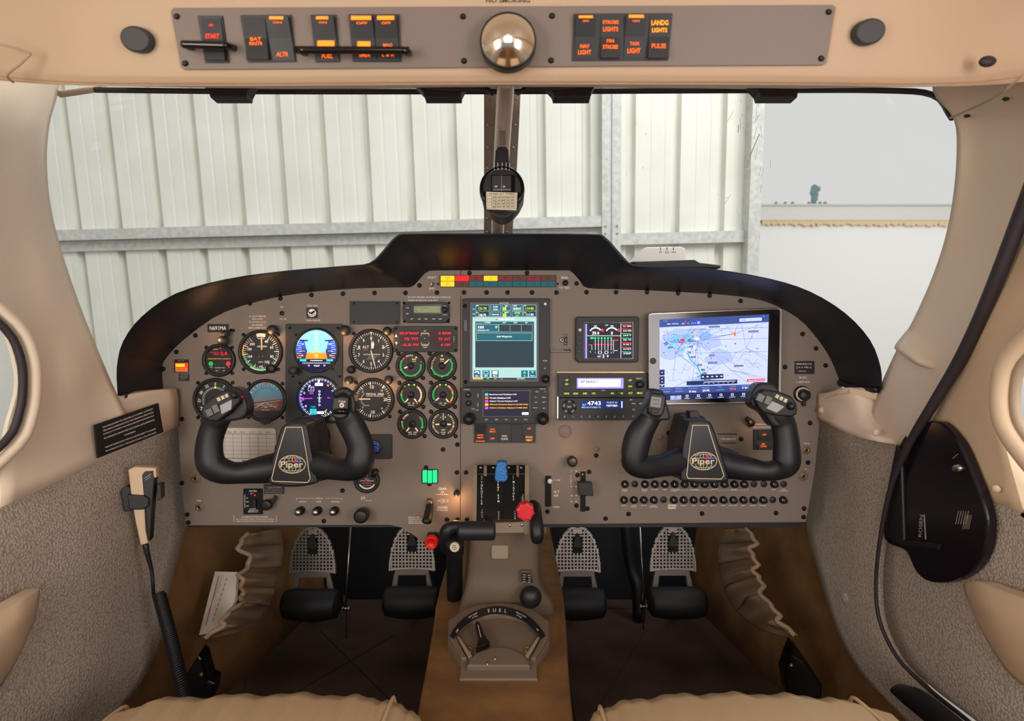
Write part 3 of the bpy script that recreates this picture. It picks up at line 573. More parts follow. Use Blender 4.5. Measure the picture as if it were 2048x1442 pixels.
for u, lb in ((603, 'SWITCH'), (637, 'PANEL'), (671, 'AVIONICS')):
    o = thing('dimmer_knob', 'silver-faced dimmer knob under the word %s' % lb, 'knob', f0.pt(u, 1020), 'dimmer knobs in a row')
    m = MB(); m.lathe(f0, u, 1020, [(8, 0), (8, .012), (6.5, .013), (6.5, .016)], 'black', 20); m.build('skirt', o)
    m = MB(); m.lathe(f0, u, 1020, [(6, .012), (5.6, .021), (5, .022), (0, .022)], 'steel', 20); m.build('cap', o)
def jack(u, v, lb):
    o = thing('jack_socket', lb, 'socket', f0.pt(u, v)); m = MB()
    m.lathe(f0, u, v, [(9.5, 0), (9.5, .0012), (8.6, .0018), (6.2, .0018)], 'plate', 20); m.build('flange', o)
    m = MB(); m.lathe(f0, u, v, [(6, .001), (6, .004), (3.4, .004), (3.0, .001), (0, .001)], 'brass', 20); m.fdisc(f0, u, v, 2.8, .0042, 'black_matte'); m.build('nut', o)
jack(400, 1014, 'headset jack socket at the lower left corner of the panel, under the word MIKE'); jack(392, 957, 'headset jack socket half hidden below the left yoke')
jack(1611, 900, 'headset jack socket at the right panel edge, upper of the two'); jack(1606, 952, 'headset jack socket at the right panel edge, lower of the two')
# cigar-lighter style 28 V socket
o = thing('power_socket', 'round power socket with black cap at right under 28 VDC', 'socket', f0.pt(1603, 788))
m = MB(); m.lathe(f0, 1603, 788, [(16.5, 0), (16.5, .003), (15.5, .005), (13.5, .005)], 'black', 28); m.lathe(f0, 1603, 788, [(14, .0045), (13.4, .0075), (11, .006), (11, .004)], 'label_cream', 28); m.build('ring', o)
m = MB(); m.lathe(f0, 1605, 790, [(11, .006), (11, .0105), (9.5, .012), (0, .0125)], 'black', 24); m.rect(f0, 1602, 800, 1608, 812, .004, .008, 'black', 1.5); m.build('cap', o)
# placards
def placard(name, u0, v0, u1, v1, col, lines, label, ink='print', fr=None, w_=0, r=0, cat='placard'):
    fr = fr or f0; m = MB(); m.rect(fr, u0, v0, u1, v1, w_, w_+.0008, col, r)
    for t, u, v, h, wd in lines: m.text(fr, t, u, v, h, ink, w_+.0012, wd)
    return tag(m.build(name), label, cat)
placard('registration_placard', 415.5, 648, 457.5, 664.5, 'face', [('N691MA', 436.5, 656.3, 8.2, 33)], 'small black registration placard reading N691MA at upper left')
m = MB(); m.line(f0, [(415.5, 648), (457.5, 648), (457.5, 664.5)], .8, .0013, 'brass'); m.build('edge', bpy.data.objects['registration_placard']) if False else None
placard('usb_placard', 1589, 722, 1628.6, 748, 'face', [('PRESSURIZE', 1603, 728, 2.8, 22), ('INFO ■', 1619, 728, 2.6, 6), ('| v v +0- L', 1608, 735, 4.6, 30), ('TURN ON A/C', 1604, 742.5, 2.2, 16)], 'small black placard with white symbols at right, above the 28 VDC legend')
placard('caution_placard', 358, 746, 379, 762, 'face_grey', [('CAUTION', 369, 748.5, 2.6, 17), ('DO NOT OPERATE', 368, 752, 1.8, 16), ('UNLESS LIGHT', 368, 755, 1.8, 15), ('IS OUT ', 366, 758.5, 1.8, 10)], 'tiny dark caution placard under the lit orange warning light', 'print_dim')
placard('caution_placard', 528, 968, 569, 987.6, 'face_grey', [('CAUTION', 549, 974.8, 4.2, 28), ('PULL FOR ALTERNATE STATIC', 548, 980, 1.8, 36), ('PRESS AFTER USE ONLY', 548, 984.4, 1.8, 34)], 'dark CAUTION placard below the left yoke', 'print_dim')
placard('switch_placard', 1100, 698, 1142, 705.4, 'face', [('GPS IS APPROVED FOR', 1114, 700, 1.7, 26), ('IFR EN ROUTE AND TERMINAL ONLY', 1121, 703.2, 1.7, 39)], 'thin black placard strip below the small toggle switch')
# performance card behind the left yoke
fr = P(.001); m = MB(); q = [(449, 857), (452, 855.5), (548, 856.5), (551.5, 860), (556, 936), (552, 938), (445, 937), (444, 934)]
m.poly(fr, q, 0, .001, 'paper')
for t, u in (('Altitude', 459), ('RPM', 471), ('Power', 486), ('Airspeed', 504), ('Vs', 520), ('Rate/Clmb', 537)): m.text(fr, t, u, 864, 2.2, 'ink_blue', .0013, 10 if len(t) > 3 else 5)
m.line(fr, [(449, 867.5), (550, 868.5)], .9, .0013, 'ink_blue'); m.line(fr, [(448, 916), (552, 918)], .9, .0013, 'ink_blue')
for k in range(1, 6): v = 867.5+k*8.1; m.line(fr, [(449, v), (551, v+1)], .45, .0012, 'ink_blue')
for k in range(7): u = 449.5+k*16.8; m.line(fr, [(u, 867.5), (u+1.2, 917)], .45, .0012, 'ink_black')
m.text(fr, 'TurnTimeTurn', 498, 925, 8.5, 'ink_blue', .0013, 84); m.line(fr, [(451, 931.5), (545, 932)], .6, .0013, 'ink_black')
tag(m.build('performance_card'), 'white card with a blue-ruled table, propped behind the left yoke', 'card')
# ================================================================ ROUND INSTRUMENTS
def dial(name, label, u, v, r, draw, h=.006, bez='bezel', scr_=True, face='face', cat='gauge', scr_r=1.06, deep=.004):
    o = thing(name, label, cat, f0.pt(u, v)); m = MB()
    m.lathe(f0, u, v, [(r+1.5, 0), (r+1.2, h*.6), (r-.5, h), (r-4.5, h), (r-5.2, h-.0035)], bez, 40); m.build('bezel', o)
    fr = P(h-deep); m = MB(); m.fdisc(fr, u, v, r-4.8, 0, face, 40); draw(m, fr, u, v, r-5); fo = m.build('dial_face', o)
    if scr_:
        for sx, sy in ((-1, -1), (1, -1), (-1, 1), (1, 1)):
            d = r*.76*scr_r; m = MB(); m.lathe(f0, u+sx*d, v+sy*d, [(3.6, 0), (3.6, .0012), (2.4, .0024), (0, .0018)], 'screw', 12); m.build('screw', o)
    return o, fr
def needle(o, fr, u, v, a, L, wd, mt='wprint', tail=0, w_=.0012, tip=.4):
    m = MB(); t = R(a); d = Vector((math.sin(t), -math.cos(t))); q = Vector((-d.y, d.x))
    pt = [(-tail, wd/2), (L*.7, wd/2), (L, wd*tip/2), (L, -wd*tip/2), (L*.7, -wd/2), (-tail, -wd/2)]
    m.poly(fr, [(u+d.x*a_+q.x*b_, v+d.y*a_+q.y*b_) for a_, b_ in pt], w_, w_+.0004, mt); return m.build('needle', o)
def ticks(m, fr, u, v, r0, r1, a0, a1, n, wd, mt='wprint', w_=.0004):
    for i in range(n): m.tick(fr, u, v, r0, r1, a0+(a1-a0)*i/max(1, n-1), wd, w_, mt)
# airspeed
def d_asi(m, fr, u, v, r):
    ticks(m, fr, u, v, r*.80, r*.97, 30, 320, 40, .8)
    ticks(m, fr, u, v, r*.70, r*.97, 30, 320, 11, 1.2)
    m.arc(fr, u, v, r*.93, r*.985, 85, 215, .0005, 'wprint'); m.arc(fr, u, v, r*.87, r*.93, 128, 258, .0006, 'green_arc'); m.arc(fr, u, v, r*.93, r*.985, 258, 292, .0005, 'yellow_arc')
    m.arc(fr, u, v, r*.80, r*.985, 345, 375, .0004, 'print'); m.tick(fr, u, v, r*.8, r, 293, 1.4, .0007, 'red_arc')
    for t, a in (('40', 27), ('60', 67), ('80', 112), ('100', 148), ('160', 248), ('180', 284), ('200', 312)): k = R(a); m.text(fr, t, u+math.sin(k)*r*.62, v-math.cos(k)*r*.62, 5.4, 'wprint', .0006)
    m.text(fr, 'AIRSPEED', u+2, v-11, 3, 'wprint', .0006, 20); m.text(fr, 'KNOTS', u, v+20, 2.6, 'wprint', .0006, 9); m.text(fr, 'MPH', u, v+29, 2.6, 'wprint', .0006); m.text(fr, 'TAS  KTS', u, v-27, 2.6, 'wprint', .0006)
    m.fdisc(fr, u+3.5, v+8, .9, .0007, 'print_dim'); m.fdisc(fr, u-4, v+9, .9, .0007, 'print_dim')
o, fr = dial('airspeed_indicator', 'airspeed dial with white arc and pale pink needle pointing straight up, upper left', 522, 704, 43, d_asi)
needle(o, fr, 524, 696, 359, 26, 2.6, 'pinkish', 4); needle(o, fr, 527, 702, 255, 22, 5, 'black_gloss', 0)
m = MB(); m.lathe(f0, 545, 737, [(9, 0), (9, .010), (7.5, .012), (0, .012)], 'black', 20); m.build('adjust_knob', o)
# altimeter
def d_alt(m, fr, u, v, r):
    ticks(m, fr, u, v, r*.86, r*.98, 0, 360, 51, .8); ticks(m, fr, u, v, r*.80, r*.98, 0, 360, 11, 1.3)
    for i in range(10): k = R(i*36); m.text(fr, str(i), u+math.sin(k)*r*.67, v-math.cos(k)*r*.67, 6.4, 'wprint', .0006)
    m.text(fr, 'ALT', u-11, v-8, 5.4, 'wprint', .0006); m.text(fr, 'PRESSURE', u-11, v-2, 1.6, 'print_dim', .0006, 9); m.text(fr, 'ALTITUDE REPORTER', u+1, v+7, 2.6, 'wprint', .0006, 33)
    for k in range(5): m.line(fr, [(u-8+k*3.4, v+17), (u-3+k*3.4, v+10)], 1, .0006, 'print_dim')
    m.frect(fr, u+20, v-12, u+29, v-2, .0005, 'face_grey'); m.text(fr, '2992', u+25, v-7, 2.6, 'wprint', .0006, 7); m.frect(fr, u-30, v-8, u-21, v+1, .0005, 'face_grey'); m.text(fr, '1013', u-25, v-4, 2.4, 'wprint', .0006, 7)
    m.flat(fr, [(u-3, v-r), (u+3, v-r), (u, v-r+5)], .0007, 'wprint'); m.text(fr, 'FEET', u+11, v-r+5, 2, 'print_dim', .0006)
o, fr = dial('altimeter', 'altimeter dial numbered 0 to 9 with a long white needle near 5', 742.5, 702, 43, d_alt, bez='bezel')
needle(o, fr, 743, 704, 165, 32, 2.2, 'print', 3); m = MB(); m.poly(fr, [(744, 697), (742.5, 688), (746.5, 682), (749, 688), (747, 697)], .001, .0014, 'wprint'); m.build('needle', o); needle(o, fr, 743, 699, 0, 29, .7, 'wprint', 0)
m = MB(); m.lathe(f0, 704, 739, [(8, 0), (8, .006), (6.4, .007), (6.4, .014), (5.5, .0155), (0, .0155)], 'bezel', 22); m.build('setting_knob', o)
# vertical speed
def d_vsi(m, fr, u, v, r):
    ticks(m, fr, u, v, r*.84, r*.97, -90, -90+360, 49, .8)
    for a in (-90, -45, -10, 40, 90, 140, 190, 225): m.tick(fr, u, v, r*.78, r*.97, a, 1.6, .0005, 'wprint')
    for t, a, s in (('10', -4, 7), ('15', 45, 3.6), ('20', 90, 6.6), ('15', 135, 3.6), ('10', 180, 7), ('5', 307, 3.6), ('5', 233, 3.6)): k = R(a); m.text(fr, t, u+math.sin(k)*r*.68, v-math.cos(k)*r*.68, s, 'wprint', .0006)
    m.text(fr, 'VERTICAL  SPEED', u+4, v-11, 3.6, 'wprint', .0006, 36); m.text(fr, '100 FEET PER MINUTE', u+4, v-7, 2, 'wprint', .0006, 34); m.text(fr, 'DOWN', u-12, v+12, 2, 'wprint', .0006, 9)
    m.line(fr, smooth([(u-17, v-12), (u-22, v-6), (u-23, v), (u-22, v+6), (u-17, v+12)]), .7, .0006, 'wprint'); m.line(fr, [(u+29, v-5), (u+34, v-5), (u+34, v+4), (u+29, v+4)], .6, .0006, 'wprint')
o, fr = dial('vertical_speed_indicator', 'vertical speed dial with white needle level at left, below the altimeter', 746, 799, 42, d_vsi)
needle(o, fr, 741, 798, 270, 30, 2, 'wprint', 0)
# old attitude gyro
def d_att(m, fr, u, v, r):
    m.fdisc(fr, u, v, r, .0001, 'att_sky', 40)
    pts = [(u+r*math.cos(t), v+r*math.sin(t)) for t in [R(a) for a in range(-5, 175, 6)]]; m.flat(fr, pts+[(u-r*.98, v+4)], .0003, 'att_brown')
    ins = r*.66; m.flat(fr, [(u+ins*math.cos(R(a)), v-2+ins*math.sin(R(a))) for a in range(180, 361, 8)], .0004, 'att_sky')
    m.arc(fr, u, v-1, r*.655, r*.67, -95, 40, .0005, 'face_grey')
    m.line(fr, [(u-r*.62, v+8), (u+r*.8, v)], .7, .0006, 'print')
    for x in (-22, 22): m.line(fr, [(u-1, v+4), (u+x, v+15)], .7, .0006, 'print')
    m.line(fr, [(u-16, v+10), (u+24, v+7)], .6, .0006, 'print'); m.line(fr, [(u-8, v+13), (u+24, v+11)], .6, .0006, 'print')
    for a in (-60, -45, -30, 30, 45): m.tick(fr, u, v, r*.82, r*.96, a, 1, .0006, 'print')
    for a in (-88, -75, -20, -10, 10, 20): m.tick(fr, u, v, r*.86, r*.97, a, .7, .0006, 'print')
    m.flat(fr, [(u-4, v-r), (u+4, v-r), (u+2, v-r+7), (u, v-r+3), (u-2, v-r+7)], .0007, 'att_orange')
    m.line(fr, [(u-17, v-2.5), (u-4, v-2.5)], 2, .0008, 'att_orange'); m.line(fr, [(u+8, v-2.5), (u+21, v-2.5)], 2, .0008, 'att_orange')
    m.flat(fr, [(u-r*.93, v+r*.55), (u+r*.93, v+r*.55), (u+r*.7, v+r*.9), (u, v+r*1.02), (u-r*.7, v+r*.9)], .0009, 'bezel'); m.text(fr, 'VAC', u, v+14, 2.4, 'print', .0007); m.text(fr, 'INDICATOR', u, v+18.7, 1.8, 'print', .0007, 15)
o, fr = dial('attitude_gyro', 'blue and brown artificial horizon dial with orange wing bars, left of the lit twin displays', 531.5, 801, 42, d_att)
m = MB(); m.poly(P(.003), [(519, 836), (545, 836), (540, 846), (531, 849), (524, 846)], 0, .004, 'bezel', 1); m.build('cage_knob_housing', o)
# heading / slaved indicator
def d_hdg(m, fr, u, v, r):
    m.arc(fr, u, v, r*.5, r*.52, 0, 360, .0004, 'face_grey'); ticks(m, fr, u, v, r*.62, r*.70, 0, 360, 73, .5); ticks(m, fr, u, v, r*.58, r*.70, 0, 360, 37, .7)
    for t, a in (('0', 0), ('3', 32), ('6', 62), ('9', 92), ('12', 122), ('30', -62), ('33', -32), ('27', -92), ('24', -122)): k = R(a); m.text(fr, t, u+math.sin(k)*r*.84, v-math.cos(k)*r*.84, 5.8, 'wprint', .0006, rot=a*.8)
    m.flat(fr, [(u-2.6, v-r*.62), (u+2.6, v-r*.62), (u, v-r*.76)], .0008, 'e_lime')
o, fr = dial('heading_indicator', 'black heading dial with white compass numbers, partly hidden by the left yoke grip', 431, 800, 43, d_hdg)
needle(o, fr, 431, 800, 20, 18, 1.6, 'ink_blue', 10)
# digital volt / yaw instrument
def d_vac(m, fr, u, v, r):
    m.frect(fr, u-17, v-19, u+17, v-9.5, .0003, 'ink_black'); m.frect(fr, u-12, v-17, u+0, v-10, .0004, 'e_dred'); m.text(fr, '3.4', u+9, v-13.5, 7.5, 'e_red', .0006, 13); m.line(fr, [(u-17, v-16), (u-13, v-16)], 1.2, .0006, 'e_red')
    m.text(fr, 'BATTERY', u-7, v-21.5, 1.8, 'print', .0006, 9); m.fdisc(fr, u+2, v-24, 1.4, .0006, 'red_arc')
    m.text(fr, 'CHANGE BATTERY ANNUALLY', u, v-3, 2, 'yellow_arc', .0006, 46); m.fdisc(fr, u-17, v+7, 4.6, .0006, 'green_arc'); m.fdisc(fr, u+18, v+7, 4.8, .0006, 'red_arc')
    m.text(fr, 'PWR', u-16, v+14, 2, 'print', .0006); m.text(fr, 'ALT', u+20, v+14, 2, 'print', .0006); m.text(fr, 'STANDBY VAC', u+1, v+15, 2, 'print', .0006, 20); m.text(fr, 'TEST', u-5, v+21, 2, 'print', .0006); m.text(fr, 'ON', u+9, v+21, 2, 'print', .0006)
dial('digital_voltage_dial', 'small black round dial with red digits 3.4 and green and red dots', 439, 720.5, 32, d_vac)
# suction gauge
def d_suc(m, fr, u, v, r):
    m.arc(fr, u, v, r*.8, r*.95, 120, 240, .0004, 'print'); m.text(fr, 'INSTRU', u, v-2, 2.2, 'print', .0006); m.text(fr, 'SUPPLY PRESSURE', u, v+1.5, 2.2, 'print', .0006, 27); m.text(fr, 'INCHES HG', u, v+6, 2.2, 'red_arc', .0006, 18); m.text(fr, '0  1  2  3', u, v+11, 2.2, 'print', .0006, 14)
    m.text(fr, '80%', u+9, v-12, 2.2, 'print', .0006)
    for a in range(-120, 121, 20): m.tick(fr, u, v, r*.82, r*.95, a, .5, .0006, 'print_dim')
o, fr = dial('suction_gauge', 'small round black pressure gauge below the right grip of the left yoke', 734, 960, 24.5, d_suc, scr_=False)
needle(o, fr, 734, 960, 8, 12, 1, 'att_orange', 2)
m = MB(); m.tube([f0.pt(748, 950)+Vector((0, -.01, 0)), f0.pt(757, 938)+Vector((0, -.014, 0))], .0045, 'black', 12); m.build('light_hood', o)
# engine gauges
def eng(name, label, u, v, r, parts, texts, dots, ns):
    def dr(m, fr, u, v, r):
        for (a0, a1, mt) in parts: m.arc(fr, u, v, r*.80, r*.93, a0, a1, .0004, mt); ticks(m, fr, u, v, r*.84, r*1.0, a0, a1, max(3, int(abs(a1-a0)/9)), .5, 'face', .0006)
        for (a0, a1, n, mt) in ticksets.get(name+str(int(u)), []): ticks(m, fr, u, v, r*.80, r*.97, a0, a1, n, .9, mt)
        for t, du, dv, s in texts:
            if t.lstrip('-').replace('.', '').isdigit() and s < 4: m.text(fr, t, u+du, v+dv, s, 'amber_print', .0006)
            else: m.text(fr, t, u+du, v+dv, s, 'amber_print', .0006)
        for du, dv in dots: m.fdisc(fr, u+du, v+dv, 1.7, .0007, 'e_lime', 10)
        m.lathe(fr, u, v, [(7, .0002), (6.5, .0018), (0, .0022)], 'bezel', 18)
    o, fr = dial(name, label, u, v, r, dr, h=.005, scr_=False)
    for a, r0, L, wd in ns:
        k = R(a); needle(o, fr, u+math.sin(k)*r0, v-math.cos(k)*r0, a, L, wd, 'amber_print', 0, .0014)
    for sx, sy in ((-.86, -.86), (.86, .86)):
        m = MB(); m.lathe(f0, u+sx*r, v+sy*r, [(4.2, 0), (4.2, .0012), (2.4, .0026), (0, .002)], 'screw', 12); m.build('screw', o)
ticksets = {'manifold_pressure_gauge821': [(-25, 10, 6, 'amber_print')], 'tachometer884': [(-70, -40, 4, 'amber_print')], 'turbine_and_flow_gauge822': [(35, 145, 9, 'amber_print')], 'turbine_and_flow_gauge_': [],
            'oil_gauge886': [(30, 60, 6, 'amber_print')], 'vacuum_and_head_gauge824': [(-60, -25, 6, 'amber_print')], 'fuel_quantity_gauge886': [(-150, -30, 13, 'amber_print'), (30, 150, 13, 'amber_print')]}
eng('manifold_pressure_gauge', 'engine gauge with wide green arc marked MAP, top left of the six small dials', 821.5, 731.6, 28.5, [(80, 305, 'green_arc'), (305, 325, 'red_arc')], [('MAP', 7, -13, 3.2), ('IN HG', 7, -9, 2), ('10', -21, 8, 2.6), ('20', -10, 21, 2.6), ('30', 10, 21, 2.6), ('40', 22, 9, 2.6), ('45', 21, -8, 2.4), ('35', -22, -9, 2.4)], [(11, -17)], [(250, 6, 8, 3)])
eng('tachometer', 'engine gauge with green arc marked RPM, top right of the six small dials', 884, 731.6, 28.5, [(52, 272, 'green_arc'), (272, 290, 'red_arc')], [('RPM', 0, -13, 3.2), ('X 100', 0, -9, 2), ('5', 18, -14, 2.6), ('7', 22, -5, 2.4), ('10', 22, 7, 2.6), ('12', 12, 19, 2.4), ('15', 0, 22, 2.6), ('20', -16, 17, 2.6), ('25', -22, 5, 2.6)], [(0, -20)], [(48, 5, 15, 2.6)])
eng('turbine_and_flow_gauge', 'engine gauge marked TIT and FF, middle left of the six small dials', 822.6, 789.6, 28, [(218, 285, 'green_arc'), (285, 298, 'red_arc'), (40, 130, 'amber_print')], [('TIT', -4.5, 17, 3), ('FF', 4.5, 17, 3), ('°FX100 GPH', 0, 21, 2), ('18', -13, -17, 2.6), ('10', -20, 0, 2.4), ('40', 15, -13, 2.6), ('30', 20, -5, 2.6), ('20', 21, 5, 2.6), ('10', 18, 14, 2.6)], [(-5, -20), (6, -20)], [(218, 10, 9, 2.6), (142, 10, 9, 2.6)])
eng('oil_gauge', 'engine gauge marked OT and OP, middle right of the six small dials', 886, 789.6, 28, [(240, 315, 'green_arc'), (315, 332, 'red_arc'), (52, 68, 'red_arc'), (68, 85, 'yellow_arc'), (85, 105, 'green_arc'), (105, 130, 'yellow_arc'), (130, 140, 'red_arc')], [('OT', -4.5, 17, 3), ('OP', 4.5, 17, 3), ('°F  PSI', 0, 21, 2), ('24', -12, -17, 2.6), ('10', 13, -17, 2.6), ('8', 20, -8, 2.6), ('2', 15, 15, 2.6), ('0', -17, 15, 2.4)], [(-6, -20), (6, -20)], [(232, 10, 9, 2.6), (142, 10, 9, 2.6)])
eng('vacuum_and_head_gauge', 'engine gauge marked VAC and CHT, bottom left of the six small dials', 824.8, 847.7, 28.5, [(250, 276, 'green_arc'), (276, 286, 'red_arc'), (240, 250, 'red_arc'), (42, 50, 'red_arc'), (50, 118, 'green_arc')], [('VAC', -5, 17, 3), ('CHT', 6, 17, 3), ('IN HG  °FX100', 0, 21, 2), ('10', -13, -17, 2.6), ('50', -21, -4, 2.6), ('50', 21, -10, 2.4), ('30', 21, 7, 2.6), ('20', 17, 14, 2.6)], [], [(218, 10, 9, 2.6), (142, 10, 9, 2.6)])
eng('fuel_quantity_gauge', 'engine gauge with two opposed needles marked QTY, bottom right of the six small dials', 886.7, 847.7, 28.5, [], [('QTY', 0, 12.5, 3.6), ('US GAL', 0, 17, 2.2), ('L', -4.5, -13.5, 3.2), ('R', 4.5, -13.5, 3.2), ('C', 0, -7, 2.6), ('FUEL', 0, 20.5, 2), ('60', -16, -14, 2.6), ('40', -20, -3, 2.6), ('20', -20, 5, 2.6), ('0', -14, 15, 2.6), ('60', 16, -14, 2.6), ('40', 21, -3, 2.6), ('20', 20, 5, 2.6), ('0', 14, 15, 2.6)], [], [(266, 8, 8, 2.8), (94, 8, 8, 2.8), (0, 0, .1, .1), (0, 9, 13, 1.3)])
# ---- twin lit round displays on a black plate
pl = thing('display_mounting_plate', 'tall black plate carrying the two round lit flight displays', 'mounting plate', f0.pt(630, 745))
m = MB(); m.rect(f0, 572.5, 648, 686, 846, 0, .004, 'bezel', 3, .8); m.build('plate', pl)
for u, v in ((580, 656), (676, 656), (592, 670), (663, 670), (586, 753), (680, 753), (600, 766), (668, 768), (666, 738), (607, 832)):
    m = MB(); m.lathe(P(.004), u, v, [(2.6, 0), (2.4, .001), (0, .0012)], 'screw', 10); m.build('screw', pl)
def g5(name, label, u, v, r, draw):
    o = thing(name, label, 'display', f0.pt(u, v)); m = MB(); fr = P(.004)
    m.lathe(fr, u, v, [(r+4.5, 0), (r+4, .003), (r+1, .004), (r, .0035), (r, .001)], 'bezel', 40); m.build('bezel', o)
    m = MB(); draw(m, P(.0055), u, v, r); m.build('screen', o); return o
def circ_cut(u, v, r, a0, a1, n=20): return [(u+r*math.cos(R(a0+(a1-a0)*i/n)), v+r*math.sin(R(a0+(a1-a0)*i/n))) for i in range(n+1)]
def d_pfd(m, fr, u, v, r):
    m.fdisc(fr, u, v, r, 0, 'e_sky', 48); hz = v+5
    aa = math.degrees(math.asin((hz-v)/r)); m.flat(fr, circ_cut(u, v, r, aa, 180-aa), .0002, 'e_brown')
    bb = math.degrees(math.asin(17/r)); m.flat(fr, circ_cut(u, v, r, bb, 180-bb), .0004, 'e_navy')
    L = lambda x0, y0, x1, y1, mt='e_white', wd=.8, w_=.0008: m.line(fr, [(u+x0, v+y0), (u+x1, v+y1)], wd, w_, mt)
    for sx in (-1, 1):
        yt = -22; m.flat(fr, [(u+sx*25, v+yt), (u+sx*33, v+yt), (u+sx*40, v-8), (u+sx*40.5, v+4), (u+sx*37, v+17), (u+sx*22, v+17), (u+sx*19, v+5), (u+sx*21, v-6)], .0005, 'e_blue' if sx else 'e_blue')
        m.flat(fr, [(u+sx*20, v+5), (u+sx*40.4, v+5), (u+sx*37, v+16.5), (u+sx*22, v+16.5)], .0006, 'e_dbrown')
        m.frect(fr, u+min(sx*19, sx*36), v-2, u+max(sx*19, sx*36), v+4, .0007, 'e_navy'); L(sx*22, 1, sx*33, 1)
        for k in range(9): L(sx*30, -18+k*4, sx*(36 if k % 2 else 39), -18+k*4, wd=.6)
        m.text(fr, '60' if sx < 0 else '400', u+sx*27, v-13, 3.2, 'e_white', .0009); m.text(fr, '20', u+sx*28, v+10, 3, 'e_white', .0009)
        m.frect(fr, u+min(sx*17, sx*33), v-21, u+max(sx*17, sx*33), v-18.5, .0007, 'e_navy')
    for k in range(-60, 61, 10): m.tick(fr, u, v-2, 33, 36 if k % 30 else 38, k*.9, .7, .0008, 'e_white')
    m.flat(fr, [(u-3, v-31), (u+3, v-31), (u, v-36)], .0009, 'e_white'); m.flat(fr, [(u-2.4, v-25), (u+2.4, v-25), (u, v-30)], .0009, 'e_white')
    for dy, wd in ((-24, 5), (-20, 8), (-16, 5), (-12, 14), (-8, 5), (-4, 8), (8, 5), (11, 9), (14, 5), (20, 14)): L(-wd/2, dy, wd/2, dy, wd=.7)
    m.flat(fr, [(u-12, v+6.5), (u, v), (u+12, v+6.5), (u, v+4)], .0009, 'e_yellow'); m.flat(fr, [(u-19, v+5), (u-13, v+1), (u-8, v+4), (u, v+1.5), (u+9, v+4), (u+15, v+1), (u+19, v+5)], .0007, 'e_map')
    m.frect(fr, u-33, v+17.5, u-20, v+21.5, .0008, 'e_cyan'); m.frect(fr, u+20, v+17.5, u+33, v+21.5, .0008, 'e_cyan'); L(-12, 20, 12, 20, wd=1)
    for k in range(-13, 14): L(k*2.1, 24 if k % 2 else 23, k*2.1, 26.5, wd=.5)
    m.text(fr, '24', u-15, v+30, 3, 'e_white', .0009); m.text(fr, 'W263°', u+1, v+30.5, 3.4, 'e_white', .0009, 12); m.text(fr, '30', u+16, v+30, 3, 'e_white', .0009)
o = g5('attitude_display', 'upper lit round display showing blue sky over a golden horizon', 633, 701, 41, d_pfd)
m = MB(); m.lathe(P(.004), 593, 741, [(5, 0), (5, .012), (8, .013), (8, .022), (7, .024), (0, .024)], 'bezel_grey', 20); m.build('knob', o)
def d_hsi(m, fr, u, v, r):
    m.fdisc(fr, u, v, r, 0, 'e_navy', 48); ticks(m, fr, u, v, r*.90, r*.985, 0, 355, 72, .7, 'e_white'); ticks(m, fr, u, v, r*.86, r*.985, 0, 350, 36, .9, 'e_white')
    m.frect(fr, u-8, v-30, u+8, v-24, .0005, 'e_white'); m.text(fr, '263°', u, v-27, 4, 'e_navy', .0007); m.flat(fr, [(u-3, v-36), (u+3, v-36), (u, v-30)], .0006, 'e_white')
    m.line(fr, [(u-21, v-22), (u-10, v-22), (u-10, v-14), (u-21, v-14)], .6, .0006, 'e_white', True); m.line(fr, [(u-17, v-20), (u-13, v-20)], .6, .0006, 'e_white'); m.line(fr, [(u-17, v-17), (u-13, v-17)], .6, .0006, 'e_white')
    m.text(fr, 'GPS', u-15, v-9.5, 4, 'e_magenta', .0006); m.line(fr, [(u-34, v+2), (u-13, v+1)], 1.4, .0006, 'e_magenta'); m.flat(fr, [(u-30, v-2), (u-36, v+2), (u-30, v+6)], .0007, 'e_magenta'); m.line(fr, [(u+17, v), (u+22, v)], 1.4, .0006, 'e_magenta')
    for dy in (-13, -7, 7, 14): m.arc(fr, u+1, v+dy, 1.3, 2.1, 0, 360, .0006, 'e_white')
    m.line(fr, [(u-3, v), (u+5, v)], 1, .0006, 'e_white'); m.line(fr, [(u+1, v-4), (u+1, v+4)], 1, .0006, 'e_white'); m.line(fr, [(u-1, v+3), (u+3, v+3)], .7, .0006, 'e_white')
    for t, a in (('27', -2), ('24', -38), ('30', 36), ('21', -72), ('33', 64), ('18', -122)): k = R(a); m.text(fr, t, u+math.sin(k)*r*.77, v-math.cos(k)*r*.77, 3.6, 'e_yellow' if t == '30' else 'e_white', .0006, rot=a)
    m.text(fr, '↑GPS' if False else 'T GPS', u-12, v+18, 3, 'e_cyan', .0006); m.frect(fr, u-18, v+22, u-5, v+33, .0005, 'e_cyan'); m.text(fr, 'HDG', u-11.5, v+25, 2.8, 'e_navy', .0007); m.text(fr, '345°', u-11.5, v+30, 3, 'e_navy', .0007)
    m.frect(fr, u-4, v+27, u+10, v+32, .0005, 'e_white'); m.text(fr, '0.0 NM', u+3, v+29.5, 2.2, 'e_navy', .0007); m.flat(fr, [(u+11, v+27), (u+16, v+22), (u+14, v+32)], .0006, 'e_yellow'); m.arc(fr, u, v, r*.96, r, 230, 290, .0006, 'e_blue')
g5('heading_display', 'lower lit round display with a dark compass rose, behind the left yoke', 638, 795.7, 40, d_hsi)
